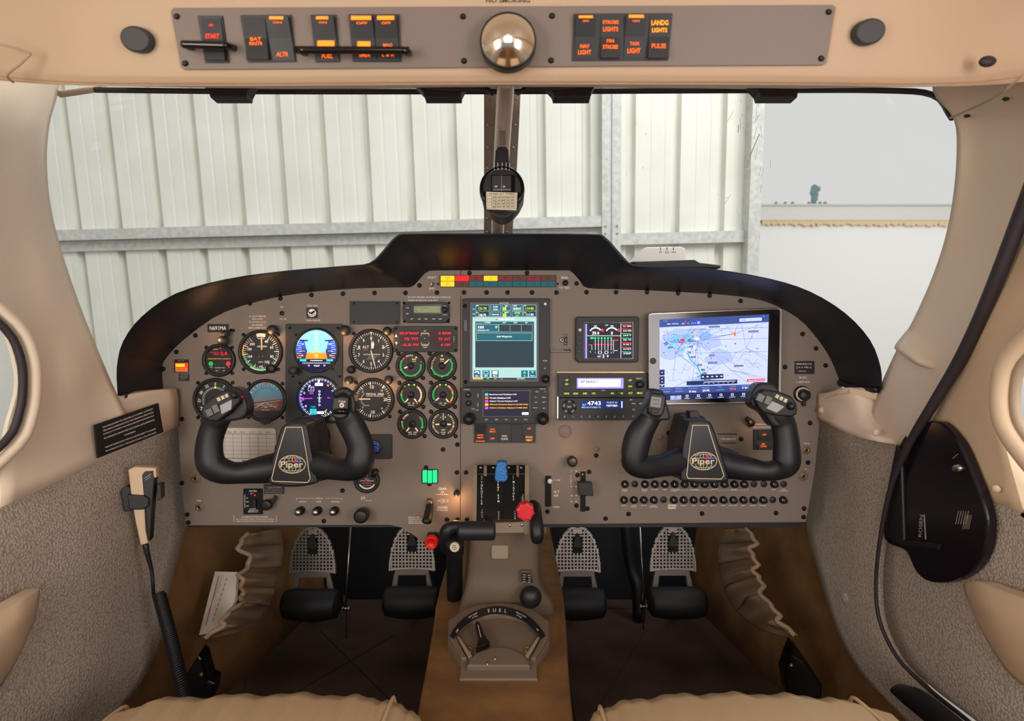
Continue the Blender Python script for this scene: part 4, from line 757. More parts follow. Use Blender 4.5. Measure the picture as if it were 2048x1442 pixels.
# warning light at far left
o = thing('warning_light', 'lit orange warning light at the far left of the panel', 'light', f0.pt(364, 733)); m = MB()
m.rect(f0, 350, 719, 377.5, 744, 0, .003, 'bezel', 1.5, .5); m.text(f0, 'AUX VAC', 364, 721.5, 2, 'print_dim', .0033, 14); m.build('housing', o)
m = MB(); m.rect(P(.003), 351.5, 726, 376, 734.6, 0, .002, 'e_redhot', 1); m.frect(P(.003), 353, 727.6, 371, 733.6, .0022, 'e_yellow'); m.build('lit_lens', o)
m = MB(); m.rect(P(.003), 352, 735.2, 376, 743, 0, .002, 'e_orangedim', 1); m.text(P(.003), 'VAC OFF', 363.5, 738.6, 3, 'ink_red', .0023, 18); m.build('legend_lens', o)
# ================================================================ FLAT AVIONICS
def hardware(o, fr, pts, r=2.4):
    for u, v in pts: m = MB(); m.lathe(fr, u, v, [(r, 0), (r*.9, .001), (0, .0012)], 'screw', 10); m.build('screw', o)
# elevator trim push switch
o = thing('push_switch', 'small black square switch with white round face under ELEV TRIM', 'switch', f0.pt(624, 626))
m = MB(); m.rect(f0, 614, 615.5, 635, 636, 0, .003, 'bezel', 1.5, .5); m.build('housing', o)
m = MB(); fr = P(.003); m.lathe(fr, 624.5, 626, [(9, 0), (9, .0015), (8, .002)], 'steel', 24); m.fdisc(fr, 624.5, 626, 8, .0019, 'wprint'); m.flat(fr, [(616, 621), (622, 625), (630, 621), (631, 624), (625, 629), (619, 627)], .0024, 'ink_black'); m.line(fr, smooth([(618, 629), (624, 631.5), (631, 628)]), 1, .0024, 'ink_black'); m.build('cap', o)
m = MB(); m.lathe(f0, 564.5, 626.5, [(4.4, 0), (4.4, .002), (0, .002)], 'black', 16); tag(m.build('adjustment_knob'), 'tiny black adjuster between FG and PLX ADJ lettering', 'knob')
# blank cover plate
o = thing('blank_cover_plate', 'blank black rectangular cover plate above the altimeter', 'cover plate', f0.pt(750, 626)); m = MB(); m.rect(f0, 700, 602.5, 800.5, 649, 0, .002, 'bezel', 1, .4); m.build('plate', o)
hardware(o, P(.002), [(708, 607), (794, 607), (708, 644), (794, 644)], 2)
# small unit with grey-green LCD
o = thing('fuel_totalizer', 'small black unit with grey-green LCD above the red digital engine display', 'display', f0.pt(853, 625))
m = MB(); m.poly(f0, [(815, 604.5), (891, 604.5), (899, 612), (899, 638), (891, 646), (815, 646), (807, 638), (807, 612)], 0, .007, 'bezel', 1.2); m.build('housing', o); fr = P(.007)
m = MB(); m.rect(fr, 825.5, 608.5, 884.5, 628, 0, .001, 'black_gloss', 1); m.frect(fr, 828, 612.5, 881, 625.5, .0012, 'e_lcd'); m.text(fr, 'ACT', 832, 615.5, 2, 'ink_black', .0014); m.text(fr, '- . - . -', 849, 617, 2.6, 'ink_black', .0014, 16); m.text(fr, 'REM', 832, 622, 2, 'ink_black', .0014); m.build('screen', o)
for t, u, v in (('STM', 815.5, 616), ('BRT', 815.5, 627.5), ('ALT', 824, 638), ('CLR', 839, 638), ('BRK', 852.5, 638), ('FXD', 868, 638), ('BAR', 881, 638)):
    m = MB(); m.rect(fr, u-5.5, v-3, u+5.5, v+3, 0, .0012, 'face_grey', 2.5, .4); m.text(fr, t, u, v, 2.4, 'print', .0015); m.build('button', o)
m = MB(); m.lathe(fr, 889, 620, [(6, 0), (5.6, .008), (5, .009), (0, .009)], 'black', 20); m.build('knob', o); m = MB(); m.text(fr, 'PULL', 890, 612, 2, 'print', .0003); m.text(fr, 'SHADIN', 889.5, 629.5, 2, 'print', .0003, 10) if False else m.text(fr, 'TURN', 889.5, 629.5, 2, 'print', .0003, 10); m.build('lettering', o)
hardware(o, f0, [(808, 606), (898, 606), (809, 643), (897, 643)], 3)
# red LED engine data display
o = thing('engine_data_display', 'dark panel with rows of red LED characters above the six small dials', 'display', f0.pt(851, 678))
m = MB(); m.rect(f0, 788.5, 652.5, 914.5, 704, 0, .005, 'bezel', 2, .8); m.build('housing', o); fr = P(.005)
for x0, x1, L in ((799, 839.5, ('29.0"MAP', '75 TIT', '-0.0 FF')), (862, 903, ('0 RPM', '75 OT', '0 OP'))):
    m = MB(); m.rect(fr, x0, 660, x1, 697, 0, .0006, 'e_ledbg', 2)
    for i, t in enumerate(L): m.text(fr, t, x1-1.5, 666.5+i*11.6, 5, 'e_led', .0009, len(t)*4.9, al='r')
    m.build('screen', o)
m = MB()
for t, u, v, h in (('SET', 850, 662, 2.4), ('FUEL FLOW', 850, 666.5, 2.2), ('TOP/DEV', 850, 691, 2.6), ('LAND', 850, 694.8, 2), ('P', 908, 674, 2.4), ('U', 908, 678, 2.4), ('L', 908, 682, 2.4)): m.text(fr, t, u, v, h, 'amber_print', .0004)
m.line(fr, [(842.5, 672), (842.5, 667.5), (858, 667.5), (858, 672)], .6, .0004, 'amber_print'); m.line(fr, [(842.5, 684), (842.5, 688.5), (858, 688.5), (858, 684)], .6, .0004, 'amber_print'); m.fdisc(fr, 849, 677, .8, .0004, 'amber_print')
m.flat(fr, [(789.5, 674), (795, 674), (792.2, 668)], .0004, 'amber_print'); m.flat(fr, [(790, 684), (795.6, 684), (792.8, 690)], .0004, 'amber_print'); m.build('lettering', o)
hardware(o, fr, [(792, 657), (911, 657), (793, 700), (911, 700)], 2.4)
# annunciator panel
o = thing('annunciator_panel', 'strip of lit amber, red and teal warning lamps under the glareshield hump', 'warning panel', f0.pt(996, 562))
m = MB(); m.rect(f0, 880, 550.5, 1112, 574.5, 0, .003, 'black', 1); m.build('housing', o); fr = P(.003)
cols = [['e_amber', 'e_red', 'e_dred', 'e_amber', 'e_dred', 'e_dbrown', 'e_dred', 'e_dbrown'], ['e_amber', 'e_dbrown', 'e_dteal', 'e_dteal', 'e_dteal', 'e_dteal', 'e_dteal', 'e_dteal']]
tx = [['VACUUM\nLOW', 'OIL\nPRESS', 'GEAR\nWARN', 'ALT\nINOP', 'DOOR\nAJAR', 'PITOT\nOFF', 'CABIN\nALT', 'HYD\nPUMP'], ['STALL\nHEAT', 'FLAPS', 'FUEL', 'BOOST', 'ICE', 'AUX', 'SURF', 'PROP']]
for j in range(2):
    for i in range(8):
        u0 = 881.5+i*28.75; v0 = 551.8+j*11.2; m = MB(); c_ = cols[j][i]; m.rect(fr, u0, v0, u0+27.2, v0+10, 0, .0012, 'e_yellow' if c_ == 'e_amber' else c_, .8)
        for k, t in enumerate(tx[j][i].split('\n')): m.text(fr, t, u0+13.6, v0+3.4+k*3.2+(1.6 if '\n' not in tx[j][i] else 0), 1.9, 'ink_red' if c_ in ('e_amber', 'e_red') else 'ink_black', .0015)
        m.build('indicator_lamp', o)
hardware(o, f0, [(876, 568), (1115, 568)], 2.2)
for u, v, lb in ((864, 569, 'small white toggle switch between NIGHT and DAY lettering'), (1130.5, 566, 'round black test button between PRESS and TO TEST')):
    if u < 900:
        o = thing('toggle_switch', lb, 'switch', f0.pt(u, v)); m = MB(); m.lathe(f0, u, v, [(4.4, 0), (4.4, .002), (3, .003)], 'steel', 16); m.build('collar', o); m = MB(); m.tube([f0.pt(u, v), f0.pt(u, v+1)+Vector((0, -.013, 0))], [.0012, .002], 'white_plastic', 10); m.build('lever', o)
    else: m = MB(); m.lathe(f0, u, v, [(5.6, 0), (5.6, .003), (4.4, .003), (4, .006), (0, .006)], 'bezel', 18); tag(m.build('test_button'), lb, 'button')
# big touchscreen navigator
o = thing('touchscreen_navigator', 'tall bright touchscreen navigator in the centre, showing an empty flight plan', 'navigator', f0.pt(1012, 685))
m = MB(); m.rect(f0, 926, 598, 1099, 773, 0, .010, 'bezel', 2, 1); fr = P(.010); m.rect(fr, 928, 640, 934, 662, -.001, .0006, 'black_gloss', 2); m.build('bezel', o)
m = MB(); S = P(.0105); m.rect(fr, 940, 605, 1077, 763, 0, .0006, 'black_gloss', 1); S = P(.011)
fr_ = S; w0 = .0004
def fl(a, b, c_, d, mt, w_=0.0): m.frect(S, a, b, c_, d, .0003+w_, mt)
fl(945, 609, 1073, 759, 'e_gtnbg'); fl(945, 609, 1073, 634, 'e_gtndark', .0002); fl(945, 740, 1073, 755.5, 'e_gtnbg', .0001); fl(945, 755.5, 1073, 759.2, 'e_gtndark', .0002)
for a, b, L in ((952, 978.5, (('COM', 954, 611.5, 2, 'e_white'), ('121.70', 965, 617, 5, 'e_lime'), ('STBY', 955, 625.4, 2, 'e_white'), ('120.70', 964.5, 630, 4.6, 'e_white'))),
                (1047, 1072, (('NAV', 1050, 611.5, 2, 'e_white'), ('114.40', 1059, 617, 5, 'e_lime'), ('STBY', 1050, 625.4, 2, 'e_white'), ('111.90', 1059.5, 629.4, 4.6, 'e_white')))):
    m.line(S, [(a, 610), (b, 610), (b, 633), (a, 633)], .7, .0007, 'e_gtnbg', True); m.line(S, [(a, 622), ((a+b)/2-3, 622), ((a+b)/2, 624), ((a+b)/2+3, 622), (b, 622)], .6, .0007, 'e_gtnbg')
    for t, u, v, h, c_ in L: m.text(S, t, u, v, h, c_, .0008)
fl(945, 609, 950.5, 634, 'e_gtnmid', .0003); m.text(S, 'Com', 947.8, 618, 2, 'e_white', .0008, 4.6); m.text(S, 'Psh', 947.8, 628, 2, 'e_white', .0008, 4.4)
for a, b, c_, d, L in ((981, 609.5, 1001.5, 621.5, (('Audio', 991, 613.4, 3.2), ('Panel', 991, 618.6, 3.2))), (981, 624, 1001.5, 633, (('Intercom', 991, 628.8, 3),)), (1004, 609.5, 1021, 621.5, (('MIC', 1013, 612, 2.4),)), (1004, 623, 1021, 633.5, (('MON', 1013, 625, 2.4),)), (1024, 609.5, 1045, 621.5, (('XPDR', 1030, 611.8, 2.2), ('IDENT', 1034.5, 617.5, 4.2))), (1024, 623, 1045, 633.5, ())):
    m.line(S, [(a, b), (c_, b), (c_, d), (a, d)], .6, .0007, 'e_gtnbg', True); m.frect(S, a+.4, b+.4, c_-.4, d-.4, .0006, 'e_gtnmid')
    for t, u, v, h in L: m.text(S, t, u, v, h, 'e_white', .0008)
m.frect(S, 1006, 614.5, 1012.5, 620.5, .0008, 'e_lime'); m.text(S, '1', 1009.2, 617.5, 4, 'e_gtndark', .001); m.frect(S, 1006, 627, 1012.5, 633, .0008, 'e_lime'); m.text(S, '1', 1009.2, 630, 4, 'e_gtndark', .001)
m.text(S, '4743', 1034.5, 626, 4.4, 'e_lime', .0008); m.text(S, 'ALT', 1034.5, 631.4, 2.8, 'e_lime', .0008)
m.text(S, 'Active Flight Plan', 1013, 638.4, 3.2, 'e_white', .0008, 31); m.flat(S, [(990, 640), (995, 636.5), (994, 641)], .0008, 'e_redhot')
fl(950, 642.5, 1068.5, 736, 'e_gtndark', .0002); m.line(S, [(950, 642.5), (1068.5, 642.5), (1068.5, 735.5), (950, 735.5)], 1.2, .0008, 'e_gtnbg', True); fl(951, 643.5, 1068, 647.5, 'e_gtnmid', .0004)
m.text(S, '______ / KSEE', 966, 645.4, 3, 'e_white', .0008, 30)
for t, u in (('ALT', 1008.5), ('DTK', 1031), ('DIS', 1053)): m.text(S, t, u, 645.4, 2.6, 'e_white', .0008)
m.frect(S, 952.5, 649, 997, 663.5, .0006, 'e_gtnmid'); m.line(S, [(952.5, 649), (997, 649), (997, 663.5), (952.5, 663.5)], .7, .0008, 'e_gtnbg', True); m.text(S, 'KSEE', 962, 654.6, 4.4, 'e_white', .0009); m.text(S, 'Gillespie Fld', 966.5, 660.6, 3, 'e_white', .0009, 23); m.line(S, [(990, 654), (995, 654)], 1.6, .0009, 'e_sky'); m.line(S, [(992.5, 651.5), (992.5, 656.5)], 1.6, .0009, 'e_sky')
m.line(S, [(998, 649), (1065, 649), (1065, 663.5), (998, 663.5)], .5, .0008, 'e_gtnbg', True)
for u in (1020, 1042.5): m.line(S, [(u, 650), (u, 662)], .5, .0008, 'e_gtnbg')
m.frect(S, 952.5, 666, 1064.5, 681.5, .0006, 'e_gtnmid'); m.line(S, [(952.5, 666), (1064.5, 666), (1064.5, 681.5), (952.5, 681.5)], .7, .0008, 'e_gtnbg', True); m.text(S, 'Add Waypoint', 1008.5, 673.5, 4, 'e_white', .0009, 31)
for a, b, t in ((947.5, 961, 'Back'), (965, 979.5, 'MSG'), (983, 997.5, 'Menu'), (1042, 1056, 'Up'), (1058, 1072, 'Down')):
    m.frect(S, a, 740.5, b, 754.5, .0006, 'e_gtnmid'); m.line(S, [(a, 740.5), (b, 740.5), (b, 754.5), (a, 754.5)], .5, .0008, 'e_gtnbg', True); m.text(S, t, (a+b)/2, 751.5, 2.6, 'e_white', .0009)
m.frect(S, 985.5, 742, 995, 748.5, .0009, 'e_white'); m.line(S, smooth([(958, 747), (956, 743.5), (952, 743.5), (950, 745)]), 1.8, .0009, 'e_white'); m.line(S, [(968, 742.5), (976, 742.5), (976, 748), (968, 748)], 1.2, .0009, 'e_sky', True)
m.flat(S, [(1045.5, 747), (1052.5, 747), (1049, 741.8)], .0009, 'e_cyan'); m.flat(S, [(1061.5, 742), (1068.5, 742), (1065, 747.2)], .0009, 'e_cyan')
fl(946, 755.8, 966, 758.8, 'e_yellow', .0005); m.text(S, 'INTEGRITY', 956, 757.4, 2, 'e_gtndark', .001, 16)
for t, u, c_ in (('ENR', 976, 'e_green'), ('LOI', 990.5, 'e_yellow'), ('GPS', 1003, 'e_magenta'), ('LNAV 263.45°', 1042, 'e_white')): m.text(S, t, u, 757.4, 2.2, c_, .0009)
m.build('screen', o)
m = MB(); m.text(fr, 'GARMIN', 1008, 606.2, 3, 'print', .0009, 18); m.build('lettering', o)
m = MB(); m.fdisc(fr, 1090.5, 608, 2.8, .0004, 'white_plastic'); m.build('light_sensor', o)
for v, t in ((721.5, 'HOME'), (736.5, 'D>')):
    m = MB(); m.rect(fr, 1085, v-4, 1095, v+4, 0, .0012, 'face_grey', 2); m.text(fr, t, 1090, v, 2.4, 'print', .0015); m.build('button', o)
m = MB(); m.lathe(fr, 1091, 758, [(8, 0), (8, .009), (7, .010), (5, .0105), (5, .018), (4.4, .019), (0, .019)], 'black', 24); m.build('knob', o)
hardware(o, fr, [(930, 612), (931, 764)], 4)
# smaller navigator below
o = thing('gps_navigator', 'smaller black navigator with database start-up text on its screen, directly below the tall touchscreen', 'navigator', f0.pt(1010, 808))
m = MB(); m.rect(f0, 923, 774.5, 1096, 846, 0, .012, 'bezel', 3, 1); m.build('bezel', o); fr = P(.012)
m = MB(); m.rect(fr, 965.5, 780.5, 1060.5, 833, 0, .0006, 'black_gloss', 1); m.frect(fr, 967, 782, 1059, 832, .0008, 'e_gns')
for i, (t, c_, wd) in enumerate((('Basemap Land Database 3.00', 'e_white', 54), ('Terrain Database 2.04', 'e_white', 42), ('Airport Terrain Database 2.04', 'e_white', 56), ('Obstacle Database Expired 25-SEP-2020', 'e_yellow', 77), ('Aviation Database Expired 19-FEB-2004', 'e_yellow', 76))):
    v = 789+i*6.7; m.text(fr, t, 979, v, 3.1, c_, .0011, wd, al='l'); m.frect(fr, 970, v-2.4, 976.5, v+2.2, .0011, ('e_cyan', 'e_orange', 'e_magenta', 'e_yellow', 'e_magenta')[i])
m.frect(fr, 1044, 824.5, 1057, 829.5, .0011, 'e_white'); m.text(fr, 'OK?', 1050.5, 827, 3.4, 'e_gns', .0013); m.build('screen', o)
for u, v in ((939, 838), (1085.5, 838)):
    m = MB(); m.lathe(fr, u, v-1, [(12, 0), (12, .010), (10.8, .012), (7.5, .012), (7.2, .024), (6.2, .026), (0, .026)], 'black', 28); m.build('knob', o)
for u, v, r in ((936.5, 789.5, 6), (937, 806.5, 6)): m = MB(); m.lathe(fr, u, v, [(r, 0), (r, .003), (0, .0035)], 'face_grey', 18); m.text(fr, 'C V' if v < 800 else 'V', u, v, 2.2, 'print', .0038); m.build('button', o)
for u, v, t in ((956, 791, 'ꜜ'), (956, 809, 'ꜜ'), (1074, 783.5, 'RNG'), (1090, 783.5, 'V'), (1072, 794.5, 'D>'), (1088, 794.5, 'MENU'), (1072, 804.5, 'CLR'), (1088, 804.5, 'ENT'), (973, 839, 'CDI'), (993, 839, 'OBS'), (1012.5, 839, 'MSG'), (1032, 839, 'FPL'), (1051.5, 839, 'PROC')):
    m = MB(); s2 = 3.2 if u < 960 else 6.5; m.rect(fr, u-s2, v-(6 if u < 960 else 3), u+s2, v+(6 if u < 960 else 3), 0, .0014, 'face_grey', 2)
    if t != 'ꜜ': m.text(fr, t, u, v, 2.2, 'print', .0017)
    else: m.line(fr, [(u, v-3.5), (u, v+3.5)], .8, .0017, 'print')
    m.build('button', o)
m = MB(); m.text(fr, 'GARMIN', 933, 779, 2.2, 'print', .0004, 12); m.text(fr, 'GNS 430', 1085, 777.5, 2.2, 'print', .0004, 11); m.text(fr, 'COM', 946, 817.5, 2.2, 'print', .0004); m.text(fr, 'PUSH', 954, 820, 2, 'print', .0004); m.text(fr, 'DEFAULT', 1071, 815.5, 1.8, 'print', .0004); m.text(fr, 'GPS', 1088, 816.5, 2.4, 'print', .0004); m.build('lettering', o)
# rocker switch banks
def bank(name, label, u0, v0, u1, v1, sw, fr=f0, h=.004, org=None):
    o = thing(name, label, 'switch bank', org or fr.pt((u0+u1)/2, (v0+v1)/2)); m = MB(); m.rect(fr, u0, v0, u1, v1, 0, h, 'black', 1, .4); m.build('housing', o)
    for s_ in sw: rocker(o, fr, h, *s_)
    return o
def rocker(o, fr, h, a, b, c_, d, lines, tilt=1, blank=False):
    m = MB(); k = fr.sc(a, b); hi = .0045; z0, z1 = (h+.0008, h+hi) if tilt > 0 else (h+hi, h+.0008); vm = (b+d)/2
    if blank: m.rect(fr, a, b, c_, d, h, h+.002, 'bezel', 1, .5)
    else:
        vs = [fr.pt(a, b, h), fr.pt(c_, b, h), fr.pt(c_, d, h), fr.pt(a, d, h), fr.pt(a, b, z0), fr.pt(c_, b, z0), fr.pt(c_, vm, h+.0015), fr.pt(a, vm, h+.0015), fr.pt(a, d, z1), fr.pt(c_, d, z1)]
        m.add(vs, [(4, 5, 6, 7), (7, 6, 9, 8), (0, 1, 5, 4), (3, 2, 9, 8), (0, 4, 7, 8, 3), (1, 5, 6, 9, 2)], 'bezel')
    so = m.build('rocker_switch', o)
    if lines:
        m = MB()
        for t, v, hh, c2, wd in lines:
            w_ = (z0+(z1-z0)*(v-b)/(d-b) if not blank else h+.002)
            w_ = max(z0+(h+.0015-z0)*((v-b)/(vm-b)) if v < vm else h+.0015+(z1-h-.0015)*((v-vm)/(d-vm)), h)+.0008
            if t.startswith('#'): m.frect(fr, a+1.5, v-hh/2, c_-1.5, v+hh/2, w_, c2)
            else: m.text(fr, t, (a+c_)/2, v, hh, c2, w_, wd)
        m.build('legend', so, label='backlit legend')
bank('switch_bank', 'row of backlit rocker switches directly under the navigators, one reading PITOT HEAT', 948.5, 846, 1070.5, 885, [
    (950.5, 849, 972, 883, [('RADIO', 869.5, 3, 'e_orange', None), ('MASTR', 874.5, 3, 'e_orange', None), ('#', 881.5, 1.2, 'e_orange', 0)], -1), (975, 849, 995.5, 883, [('PROP', 858, 3, 'e_orange', None), ('MASTR', 862.5, 3, 'e_orange', None), ('OFF', 876, 3.8, 'e_orange', None)]),
    (998.5, 849, 1020, 883, [('GND', 871, 3.6, 'wprint', None), ('CLEAR', 876.5, 3.6, 'wprint', None)]), (1023, 849, 1045, 883, [], 1, True), (1048, 849, 1068.5, 883, [('OFF', 856.5, 3.2, 'e_orange', None), ('PITOT', 873.5, 3.8, 'e_amber', None), ('HEAT', 879, 3.8, 'e_amber', None)])])
bank('rocker_switch_panel', 'small black air conditioning switch with two orange legends, left of the right yoke\'s outer grip', 1506, 859, 1543, 899, [(1514, 862, 1537, 878, [('OFF', 868.5, 3.4, 'e_orange', None)]), (1512, 881, 1535, 897, [('AIR', 887, 3.4, 'e_orange', None), ('COND', 891.5, 3.4, 'e_orange', None)])])
point('switch_glow', f0.pt(1497, 845)+Vector((0, -.02, 0)), .012)
o = thing('hooded_lamp', 'small black tilted tube lamp above the air conditioning switch', 'light', f0.pt(1495, 842)); m = MB(); m.tube([f0.pt(1485, 834)+Vector((0, -.016, 0)), f0.pt(1490, 838)+Vector((0, -.016, 0)), f0.pt(1500, 846)+Vector((0, -.004, 0))], [.0035, .0045, .0075], 'black', 14); m.build('tube', o)
# toggle right of the touchscreen
o = thing('toggle_switch', 'round steel toggle switch with three-position black legend, right of the tall touchscreen', 'switch', f0.pt(1124, 680)); m = MB(); m.lathe(f0, 1124.5, 680, [(5.6, 0), (5.6, .0015), (4.4, .003), (3, .003)], 'steel', 8); m.build('collar', o)
m = MB(); m.tube([f0.pt(1124.5, 680), f0.pt(1126, 680)+Vector((0, -.012, 0))], [.0012, .0022], 'chrome', 10); m.build('lever', o)
m = MB(); m.poly(f0, [(1128, 669), (1135, 669), (1135, 691), (1127, 691), (1127, 686), (1130, 684), (1130, 676), (1128, 674)], 0, .0006, 'face'); m.text(f0, 'OUT', 1131.6, 672, 2, 'print', .0009); m.text(f0, 'ALL', 1132, 680, 1.8, 'print', .0009); m.text(f0, 'UP', 1131, 687.6, 2, 'print', .0009); m.build('placard', o)
# engine monitor
o = thing('engine_monitor', 'black framed colour engine monitor showing 29.4 and vertical bars, left of the tablet', 'display', f0.pt(1213, 680))
m = MB(); m.poly(f0, [(1150.5, 637), (1153, 634.5), (1272, 634), (1275.5, 637), (1274, 721), (1271, 724.5), (1156, 725), (1149.5, 718)], 0, .012, 'bezel', 1.6); fr = P(.012); m.build('bezel', o)
m = MB(); m.rect(fr, 1167.5, 644.5, 1266.5, 718, 0, .0006, 'black_gloss', 1); E = lambda *a: m.frect(fr, a[0], a[1], a[2], a[3], .0008+(a[5] if len(a) > 5 else 0), a[4]); E(1169.5, 646, 1265, 716.6, 'e_edm'); E(1170.5, 648, 1174, 716.6, 'e_lilac', .0002)
L = lambda p, c_='e_white', wd=.8: m.line(fr, p, wd, .0012, c_)
L([(1174, 671.5), (1241.5, 671.5)]); L([(1241.5, 647), (1241.5, 716)])
for cu, tx_, lab in ((1191, '29.4', 'MAP'), (1223.5, '0', 'RPM')):
    m.arc(fr, cu, 668, 11.5, 13.5, -62, 55, .0012, 'e_white'); m.arc(fr, cu, 668, 14, 17.5, 50, 72, .0012, 'e_redhot'); m.text(fr, tx_, cu, 666.3, 6.4, 'e_white', .0014); m.text(fr, lab, cu, 652, 2.4, 'e_white', .0014)
    for a in range(-50, 51, 16): m.tick(fr, cu, 668, 10.5, 14, a, .6, .0013, 'e_white')
m.text(fr, '% HP', 1213, 650.5, 2.2, 'e_white', .0014)
for i in range(8):
    u = 1184+i*6.35 if i < 7 else 1226.5; t = '  123456'[i] if i > 1 else ('T1'[i])
    if 0 < i < 7: L([(u, 679), (u, 700)]); L([(u-2.2, 689), (u+2.2, 689)], 'e_redhot', 1.2); E(u-1.6, 674.5, u+1.6, 678, 'e_green', .0004); m.text(fr, str(i), u, 705, 3, 'e_white', .0014)
L([(1183.5, 690), (1183.5, 700)], 'e_cyan', 1.4); E(1180.5, 674.5, 1187, 678, 'e_green', .0004); L([(1177.5, 690), (1183, 690)], 'e_redhot', 1.4); m.text(fr, 'T', 1180.5, 704.5, 3, 'e_white', .0014); L([(1226.5, 681), (1226.5, 701)]); L([(1223, 680.5), (1236, 680.5)], 'e_redhot', 1.6); m.text(fr, 'T', 1226.5, 705, 3, 'e_white', .0014); L([(1228, 701), (1235, 701)])
for u in (1199.7, 1212.7): m.line(fr, [(u-2.8, 702), (u+2.8, 702), (u+2.8, 708), (u-2.8, 708)], .5, .0014, 'e_white', True)
m.text(fr, '3', 1206.5, 712.4, 7, 'e_white', .0014); m.text(fr, 'EGT', 1198.5, 713, 3, 'e_white', .0014); m.flat(fr, [(1213, 711), (1217.5, 711), (1215.2, 715)], .0014, 'e_white')
for i in range(7): v = 649+i*9.1; L([(1243.5, v), (1262, v+.6)], ('e_redhot', 'e_redhot', 'e_green', 'e_green', 'e_redhot', 'e_redhot', 'e_green')[i], 1); m.text(fr, ('13.1 GPH', '0.0 PSI', '24.0 V', '75 °F', '93 OIL T', '26.2 VOLTS', '75F')[i], 1254, v+3.6, 2.8, 'e_white', .0014, 16)
m.build('screen', o)
for v, r in ((660, 3),): m = MB(); m.fdisc(fr, 1160, v, r, .0004, 'white_plastic'); m.build('light_sensor', o)
for v in (675.5, 687, 703): m = MB(); m.rect(fr, 1154, v-4, 1163, v+4, 0, .002, 'face_grey', 1.5, .4); m.build('button', o)
# autopilot controller and transponder
o = thing('autopilot_controller', 'black autopilot unit with white lit window reading AP READY', 'radio', f0.pt(1203, 770))
m = MB(); m.rect(f0, 1115, 746, 1296, 794, 0, .012, 'bezel', 1.5, .8); m.build('bezel', o); fr = P(.012)
m = MB(); m.rect(fr, 1153.5, 756, 1247, 777, 0, .0008, 'e_lilac', 1.5); m.frect(fr, 1156.5, 758.5, 1241, 773.5, .0011, 'e_lcdw'); m.text(fr, 'AP READY', 1178, 763.3, 5, 'ink_black', .0014, 35); m.text(fr, '- . - - -', 1229, 767.5, 2, 'ink_black', .0014, 18); m.build('screen', o)
for t, u, v, wd in (('AP', 1133.5, 760, 0), ('FD', 1133.5, 768.3, 0), ('', 1133.5, 777, 0), ('HDG', 1133, 787, 0), ('NAV', 1151.5, 787, 0), ('APR', 1169.5, 787, 0), ('LVL', 1187.5, 786.6, 0), ('IAS', 1224.5, 786.6, 0), ('VS', 1243, 786.6, 0), ('ALT', 1260.5, 786, 0), ('MNU', 1279, 786, 0), ('UP', 1260, 760.5, 0), ('DN', 1260, 772.6, 0)):
    m = MB(); m.rect(fr, u-8, v-3.6, u+8, v+3.6, 0, .0014, 'face_grey', 3, .5)
    if t: m.text(fr, t, u, v, 3.6, 'e_lime', .0018)
    m.build('button', o)
m = MB(); m.lathe(fr, 1279, 768.5, [(7.5, 0), (7.2, .010), (6.4, .012), (0, .012)], 'black', 24); m.build('knob', o); m = MB(); m.text(fr, 'SELECT', 1278.5, 757, 2.8, 'print', .0004); m.text(fr, 'S-TEC', 1206, 781, 2.2, 'print', .0004, 8); m.build('lettering', o)
o = thing('transponder', 'black transponder unit with blue window reading 4743, under the autopilot unit', 'radio', f0.pt(1203, 816))
m = MB(); m.rect(f0, 1116, 795, 1288, 839, 0, .012, 'bezel', 1.5, .8); m.rect(f0, 1113.5, 792, 1117, 836, 0, .009, 'steel'); m.build('bezel', o)
m = MB(); m.rect(fr, 1161, 801, 1248, 817, 0, .0008, 'e_xpdr', 1); m.text(fr, 'ALT', 1168.5, 809.5, 3.4, 'e_lblue', .0011); m.text(fr, '4743', 1188, 806.4, 8, 'e_white', .0011, 27); m.text(fr, 'MSG NO STORED TX', 1182.5, 814.6, 2.6, 'e_lblue', .0011, 38); m.text(fr, 'FLIGHT ID', 1224, 805, 3, 'e_lblue', .0011, 21); m.text(fr, 'N691MA', 1224, 811, 4.4, 'e_white', .0011, 22); m.frect(fr, 1242.5, 802.5, 1244.5, 815.5, .0011, 'e_white'); m.build('screen', o)
m = MB(); m.lathe(fr, 1138.5, 813.5, [(15, 0), (14.5, .0012), (0, .0014)], 'face_grey', 28); m.build('mode_ring', o)
for t, du, dv, rot in (('ON', 0, -10.5, 0), ('ALT', 10, -3, 75), ('GND', 7, 8.5, -45), ('OFF', -7, 8.5, 40), ('STBY', -10.5, -3, -75), ('IDENT', 0, 0, 0)): m = MB(); m.disc(fr, 1138.5+du, 813.5+dv, 4.2, .0012, .002, 'bezel', 12); m.text(fr, t, 1138.5+du, 813.5+dv, 2.2, 'print', .0023, rot=rot); m.build('button', o)
for i, t in enumerate('01234567'): m = MB(); m.disc(fr, 1129+i*16.7, 833, 4.4, 0, .0016, 'face_grey', 14); m.text(fr, t, 1129+i*16.7, 833, 3.2, 'print', .0019); m.build('button', o)
for t, u, v in (('IDT', 1262, 799.5), ('FUNC', 1267, 807), ('CRSR', 1281, 807), ('CLR', 1267, 819), ('8+', 1266, 832)): m = MB(); m.rect(fr, u-5, v-2.6, u+5, v+2.6, 0, .0014, 'face_grey', 1.5); m.text(fr, t, u, v, 2.4, 'print', .0017); m.build('button', o)
m = MB(); m.rect(f0, 1114, 743.5, 1292, 746.5, 0, .003, 'brass'); m.build('mounting_rail', ip)
